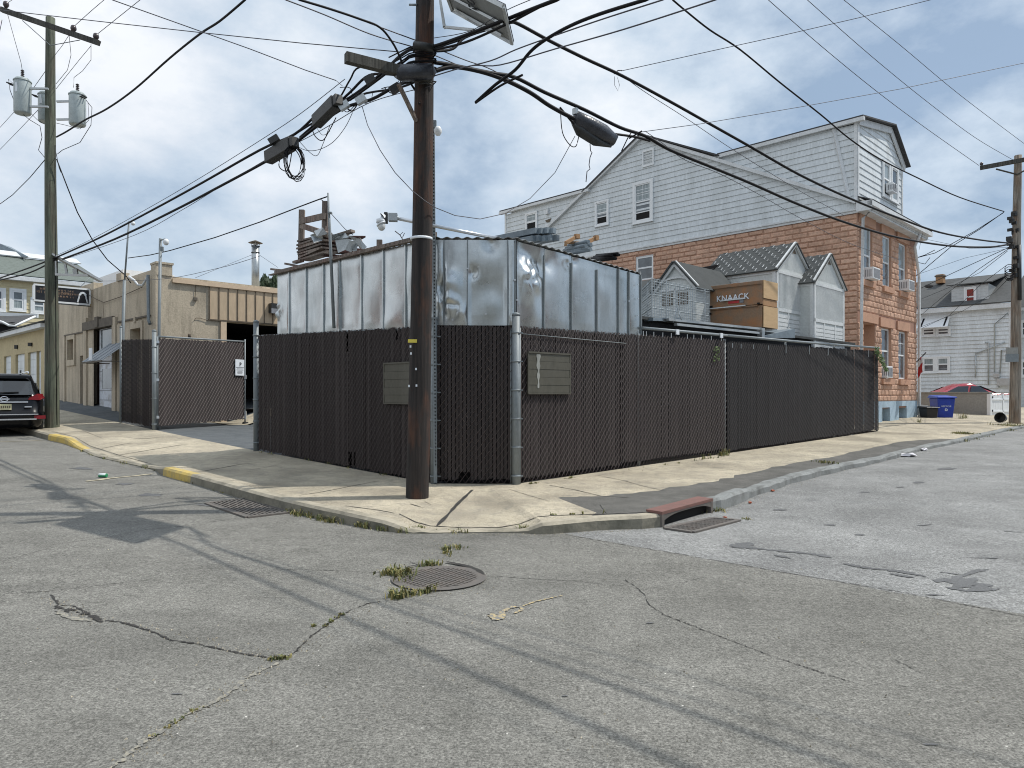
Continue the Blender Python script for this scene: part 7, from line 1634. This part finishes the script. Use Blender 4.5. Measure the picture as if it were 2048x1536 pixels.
# chimney
t2 = thing('chimney', 'short brick chimney on the roof ridge of the far white house', 'chimney', W(1881, 560, 45)); MB().box(W(1881, 558, 45), .42, .42, .55, .7).build('brick_stack', 'osb', t2); MB().box(W(1881, 552.5, 45), .52, .52, .08, .7).build('cap', 'concrete_lintel', t2)
t2 = thing('roof_vent', 'low round vent hump on the left of the far grey shingle roof', 'roof vent', W(1858, 572, 43)); MB().ball(W(1858, 572, 42.6), .25, 10, .5).build('cover', 'darkshingle', t2)
# second house at the right edge
o = W(2030, 700, 43.5); W2_ = Fr((o.x, o.y), (-.702, .712)); W2_.n = WH.n
t = thing('house', 'partly hidden pale house with blue windows at the right edge behind the grey pole', 'house', (o.x, o.y, .5))
lo2, hi2 = sorted((W2_.s(2020), W2_.s(2110))); ze2 = W2_.z(2035, 618)
mb = MB(); siding(W2_, lambda z: (lo2, hi2), .6, ze2, .205, 0, .03, mb); mb.build('siding', 'siding', t)
mb = MB(); slab([W2_.p(lo2-.3, .4, ze2), W2_.p(hi2, .4, ze2), W2_.p(hi2, -4, ze2+2.5), W2_.p(lo2-.3, -4, ze2+2.5)], .07, mb); mb.build('roof', 'shingle', t); mb = MB(); W2_.box(mb, lo2, hi2, .3, .42, ze2-.15, ze2+.05); mb.build('eave', 'whitetrim', t)
for y0, y1 in ((643, 672), (722, 752)): window(W2_, t, W2_.s(2043), W2_.s(2070), W2_.z(2045, y1), W2_.z(2045, y0), .06, .08, casing=.1, glass=('glass', 'glass'))
# grey garden wall and white vinyl fence
a = W(1832, 786, 32.4); b = W(1979, 787, 29.6); gw = Fr((a.x, a.y), (b.x-a.x, b.y-a.y)); Lw = (b-a).xy.length
t = thing('garden_wall', 'low grey rendered wall behind the blue recycling bin', 'wall', ((a+b)/2)*1.0)
mb = MB(); gw.box(mb, -6, Lw, -.2, 0, .1, 1.46); mb.build('wall_body', 'greywall', t); mb = MB(); gw.box(mb, -6, Lw+.02, -.24, .04, 1.46, 1.51); mb.build('coping', 'greywall', t)
t = thing('vinyl_fence', 'white vinyl picket fence panel between the grey wall and the grey pole', 'fence', b)
e = W(2023, 787, 30.6); vf = Fr((b.x, b.y), (e.x-b.x, e.y-b.y)); Lv = (e-b).xy.length
mb = MB(); s = .0
while s < Lv: vf.box(mb, s, s+.14, 0, .025, .5, 1.36+.03*(int(s/.15) % 2)); s += .15
mb.build('picket', 'white', t); mb = MB(); vf.box(mb, -.05, .08, -.08, .06, .4, 1.42); vf.box(mb, Lv*.55, Lv*.55+.1, -.04, .05, .4, 1.44); vf.box(mb, 0, Lv, .02, .05, 1.15, 1.22); vf.box(mb, 0, Lv, .02, .05, .65, .72); mb.build('rail', 'white', t); mb = MB()
for z in (1.28, .72): mb.box(vf.p(.1, .05, z), .08, .04, .09)
mb.build('hinge', 'blackbox', t)
# wheelie bins
def bin_(px, py, d, w, dp, h, mat, label, rot, lid=True):
    z = EYE-(py-HY)*d/FP; c = W(px, 700, d); c.z = z; t = thing('wheelie_bin', label, 'bin', c, 'wheelie bins beside the orange house'); m = Matrix.Rotation(rot, 3, 'Z')
    def r(x, y, zz): return c+m @ Vector((x, y, zz))
    k = .78; lo = [r(-w/2*k, -dp/2*k, .06), r(w/2*k, -dp/2*k, .06), r(w/2*k, dp/2*k, .06), r(-w/2*k, dp/2*k, .06)]; hi = [r(-w/2, -dp/2, h*.9), r(w/2, -dp/2, h*.9), r(w/2, dp/2, h*.9), r(-w/2, dp/2, h*.9)]
    MB().hexa(lo, hi).build('bin_body', mat, t, bevel=.03)
    if lid:
        e_ = .05; MB().hexa([r(-w/2-e_, -dp/2-e_, h*.9), r(w/2+e_, -dp/2-e_, h*.9), r(w/2+e_, dp/2+e_, h*.9), r(-w/2-e_, dp/2+e_, h*.9)], [r(-w/2-e_*.6, -dp/2-e_*.5, h*.95), r(w/2+e_*.6, -dp/2-e_*.5, h*.95), r(w/2, dp/2, h), r(-w/2, dp/2, h)]).build('lid', mat, t, bevel=.015)
    mb = MB()
    for s in (-1, 1): mb.tube([r(s*w*.42, dp*.4, .12), r(s*w*.5, dp*.4, .12)], .12, 14)
    mb.build('wheel', 'rubber', t); return t, r
t, r = bin_(1884, 847, 28.0, .66, .72, 1.12, 'binblue', 'large blue wheeled recycling bin beside the orange house', -.1)
text('RECYCLE', .085, r(0, -.335, .66), r(1, 0, 0)-r(0, 0, 0), up, 'signwhite', t)
mb = MB()
for k in range(3):
    a = math.pi*(.5+2*k/3); b = math.pi*(.5+2*(k+1)/3); p, q = r(.07*math.cos(a), -.325, .55+.07*math.sin(a)), r(.07*math.cos(b), -.325, .55+.07*math.sin(b)); mb.beam(p.lerp(q, .12), p.lerp(q, .8), .012, .025)
mb.build('recycling_symbol', 'signwhite', t)
bin_(1857, 848, 27.6, .48, .5, .70, 'binblack', 'low black bin between the blue bin and the orange house', .1)
bin_(1838, 845, 29.2, .42, .45, .74, 'binblack', 'dark grey narrow bin tucked at the right corner of the orange house', 0)
t = thing('bucket', 'black plastic bucket tipped on its side at the foot of the grey pole', 'bucket', W(2008, 838, 24.6))
p = W(2000, 836, 24.6); q = W(2020, 834, 24.9); q = p+Vector((.20, .12, -.02)); p = p+up*.02; MB().tube([p, q], [.18, .12], 18, cap=False).build('shell', 'blackbox', t); MB().tube([p, p+(q-p)*.1], .19, 18, cap=False).build('rim', 'greyink', t); MB().tube([q, q+(q-p)*.02], .12, 18).build('base', 'blackbox', t)
# cars
def rr(hw, y0, y1, c, n=5):
    pts = []
    for cx_, cy_, a0 in ((hw-c, y0+c, -90), (hw-c, y1-c, 0), (-hw+c, y1-c, 90), (-hw+c, y0+c, 180)):
        for i in range(n): a = math.radians(a0+90*i/(n-1)); pts.append((cx_+c*math.cos(a), cy_+c*math.sin(a)))
    return pts
def loft(mb, r, lv):
    mb.smooth = True; pr = None
    for (z, hw, y0, y1, c) in lv:
        ring = [mb.V(r(x, y, z)) for x, y in rr(hw, y0, y1, c)]
        if pr:
            for k in range(len(ring)): j = (k+1) % len(ring); mb.F(pr[k], pr[j], ring[j], ring[k])
        pr = ring
    mb.smooth = False; mb.F(*pr)
def car(label, c, rot, body, H_, sedan=False):
    t = thing('parked_car', label, 'car', c, 'parked cars'); m = Matrix.Rotation(rot, 3, 'Z')
    r = lambda x, y, z: c+m @ Vector((x, y, z))
    k = H_/1.70
    mb = MB()
    loft(mb, r, [(.24, .80, .25, 4.4, .2), (.34, .88, .10, 4.5, .25), (.50, .915, .0, 4.62, .30), (.63, .92, .0, 4.64, .32), (.68, .905, .07, 4.62, .3), (.95*k, .905, .10, 4.6, .28), (1.03*k, .88, .13, 4.35, .3), (1.08*k, .84, .18, 3.5 if not sedan else 3.4, .3)])
    mb.build('car_body', body, t)
    mb = MB()
    if sedan: loft(mb, r, [(1.05*k, .82, .75, 3.5, .3), (1.25*k, .74, 1.15, 2.95, .3), (1.5*k, .64, 1.6, 2.5, .25), (1.62*k, .58, 1.8, 2.2, .2)])
    else: loft(mb, r, [(1.06*k, .84, .17, 3.4, .25), (1.3*k, .77, .30, 3.0, .25), (1.56*k, .69, .46, 2.6, .22), (1.66*k, .66, .55, 2.4, .2), (1.70*k, .58, .75, 2.2, .2)])
    mb.build('cabin', body, t)
    if sedan:
        for s in (-1, 1):
            mb = MB(); mb.hexa([r(s*.825, 1.2, 1.10*k), r(s*.825, 2.1, 1.10*k), r(s*.68, 1.98, 1.47*k), r(s*.68, 1.62, 1.47*k)], [r(s*.845, 1.2, 1.10*k), r(s*.845, 2.1, 1.10*k), r(s*.70, 1.98, 1.47*k), r(s*.70, 1.62, 1.47*k)]); mb.build('side_window', 'carglass', t)
            mb = MB(); mb.hexa([r(s*.825, 2.2, 1.10*k), r(s*.825, 3.2, 1.10*k), r(s*.68, 2.55, 1.46*k), r(s*.68, 2.08, 1.47*k)], [r(s*.845, 2.2, 1.10*k), r(s*.845, 3.2, 1.10*k), r(s*.70, 2.55, 1.46*k), r(s*.70, 2.08, 1.47*k)]); mb.build('side_window', 'carglass', t)
        MB().hexa([r(-.62, .82, 1.1*k), r(.62, .82, 1.1*k), r(.52, 1.5, 1.48*k), r(-.52, 1.5, 1.48*k)], [r(-.62, .80, 1.12*k), r(.62, .80, 1.12*k), r(.52, 1.48, 1.50*k), r(-.52, 1.48, 1.5*k)]).build('rear_window', 'carglass', t)
    else:
        q = [(-.66, .145, 1.12), (.66, .145, 1.12), (.60, .34, 1.50), (-.60, .34, 1.50)]
        MB().hexa([r(x, y+.02, z) for x, y, z in q], [r(x, y-.015, z) for x, y, z in q]).build('rear_window', 'carglass', t)
        MB().beam(r(-.62, .36, 1.60), r(.62, .36, 1.60), .20, .05).build('roof_spoiler', body, t)
        MB().beam(r(-.25, .11, 1.17), r(.32, .14, 1.19), .02, .03).build('wiper', 'rubber', t)
        for s in (-1, 1):
            mb = MB(); mb.tube([r(s*.60, .75, 1.70), r(s*.60, .85, 1.76), r(s*.60, 2.3, 1.76), r(s*.60, 2.4, 1.70)], .018, 6); mb.build('roof_rail', 'chrome', t)
            mb = MB(); mb.poly([r(s*.80, .40, 1.14), r(s*.805, 1.1, 1.13), r(s*.74, 1.1, 1.46), r(s*.735, .62, 1.46)]); mb.poly([r(s*.80+s*.03, .40, 1.14), r(s*.805+s*.03, 1.1, 1.13), r(s*.74+s*.03, 1.1, 1.46), r(s*.735+s*.03, .62, 1.46)]); mb.build('side_window', 'carglass', t)
            mb = MB(); mb.hexa([r(s*.52, .09, .99), r(s*.78, .10, .98), r(s*.93, .42, 1.02), r(s*.93, .42, 1.06)], [r(s*.55, .08, 1.05), r(s*.72, .10, 1.15), r(s*.90, .50, 1.15), r(s*.90, .46, 1.10)]); mb.build('tail_light', 'lamp', t)
            mb = MB(); mb.box(r(s*.78, .03, .52), .26, .05, .09, rot); mb.build('reflector', 'lamp', t)
            MB().box(r(s*.52, .055, .80), .16, .03, .03, rot).build('highlight_strip', 'chrome', t)
        mb = MB(); mb.beam(r(-.52, .065, .93), r(.52, .065, .93), .02, .03); mb.build('chrome_strip', 'chrome', t); mb = MB(); mb.beam(r(-.74, -.015, .60), r(.74, -.015, .60), .03, .025); mb.beam(r(-.70, -.02, .47), r(.70, -.02, .47), .03, .035); mb.build('bumper_trim', 'chrome', t)
        MB().box(r(0, .06, .80), .31, .02, .155, rot).build('number_plate', 'plate', t)
        mb = MB()
        for i in range(6): mb.box(r(-.11+i*.045, .047, .80), .025, .004, .06, rot)
        mb.build('plate_digits', 'tansoff', t)
        mb = MB(); cc = r(0, .075, 1.01); ring = [cc+m @ Vector((.085*math.cos(a*.3), 0, .065*math.sin(a*.3))) for a in range(22)]; mb.tube(ring, .012, 6); mb.box(cc, .22, .015, .03, rot); mb.build('round_badge', 'chrome', t)
        MB().box(r(.42, .8, 1.76), .03, .16, .07, rot).build('roof_aerial', 'blackbox', t)
    for s in (-1, 1):
        for y in (.85, 3.65):
            mb = MB(); mb.tube([r(s*.70, y, .35), r(s*.92, y, .35)], .35, 24); w_ = mb.build('wheel', 'rubber', t); mb = MB(); mb.tube([r(s*.90, y, .35), r(s*.93, y, .35)], .22, 16); mb.build('rim', 'alu', w_)
    return t
cp_ = W(9, 700, 18.6); cp_.z = EYE-1.15*18.6*87/1415/1.15; car('black crossover with chrome trim parked at the left kerb by the green pole', cp_, math.radians(40), 'carpaint', 1.70)
cp_ = W(2014, 700, 33.3); cp_.z = .53; car('red sedan parked behind the low grey wall', cp_, math.radians(85), 'carred', 1.45, True)
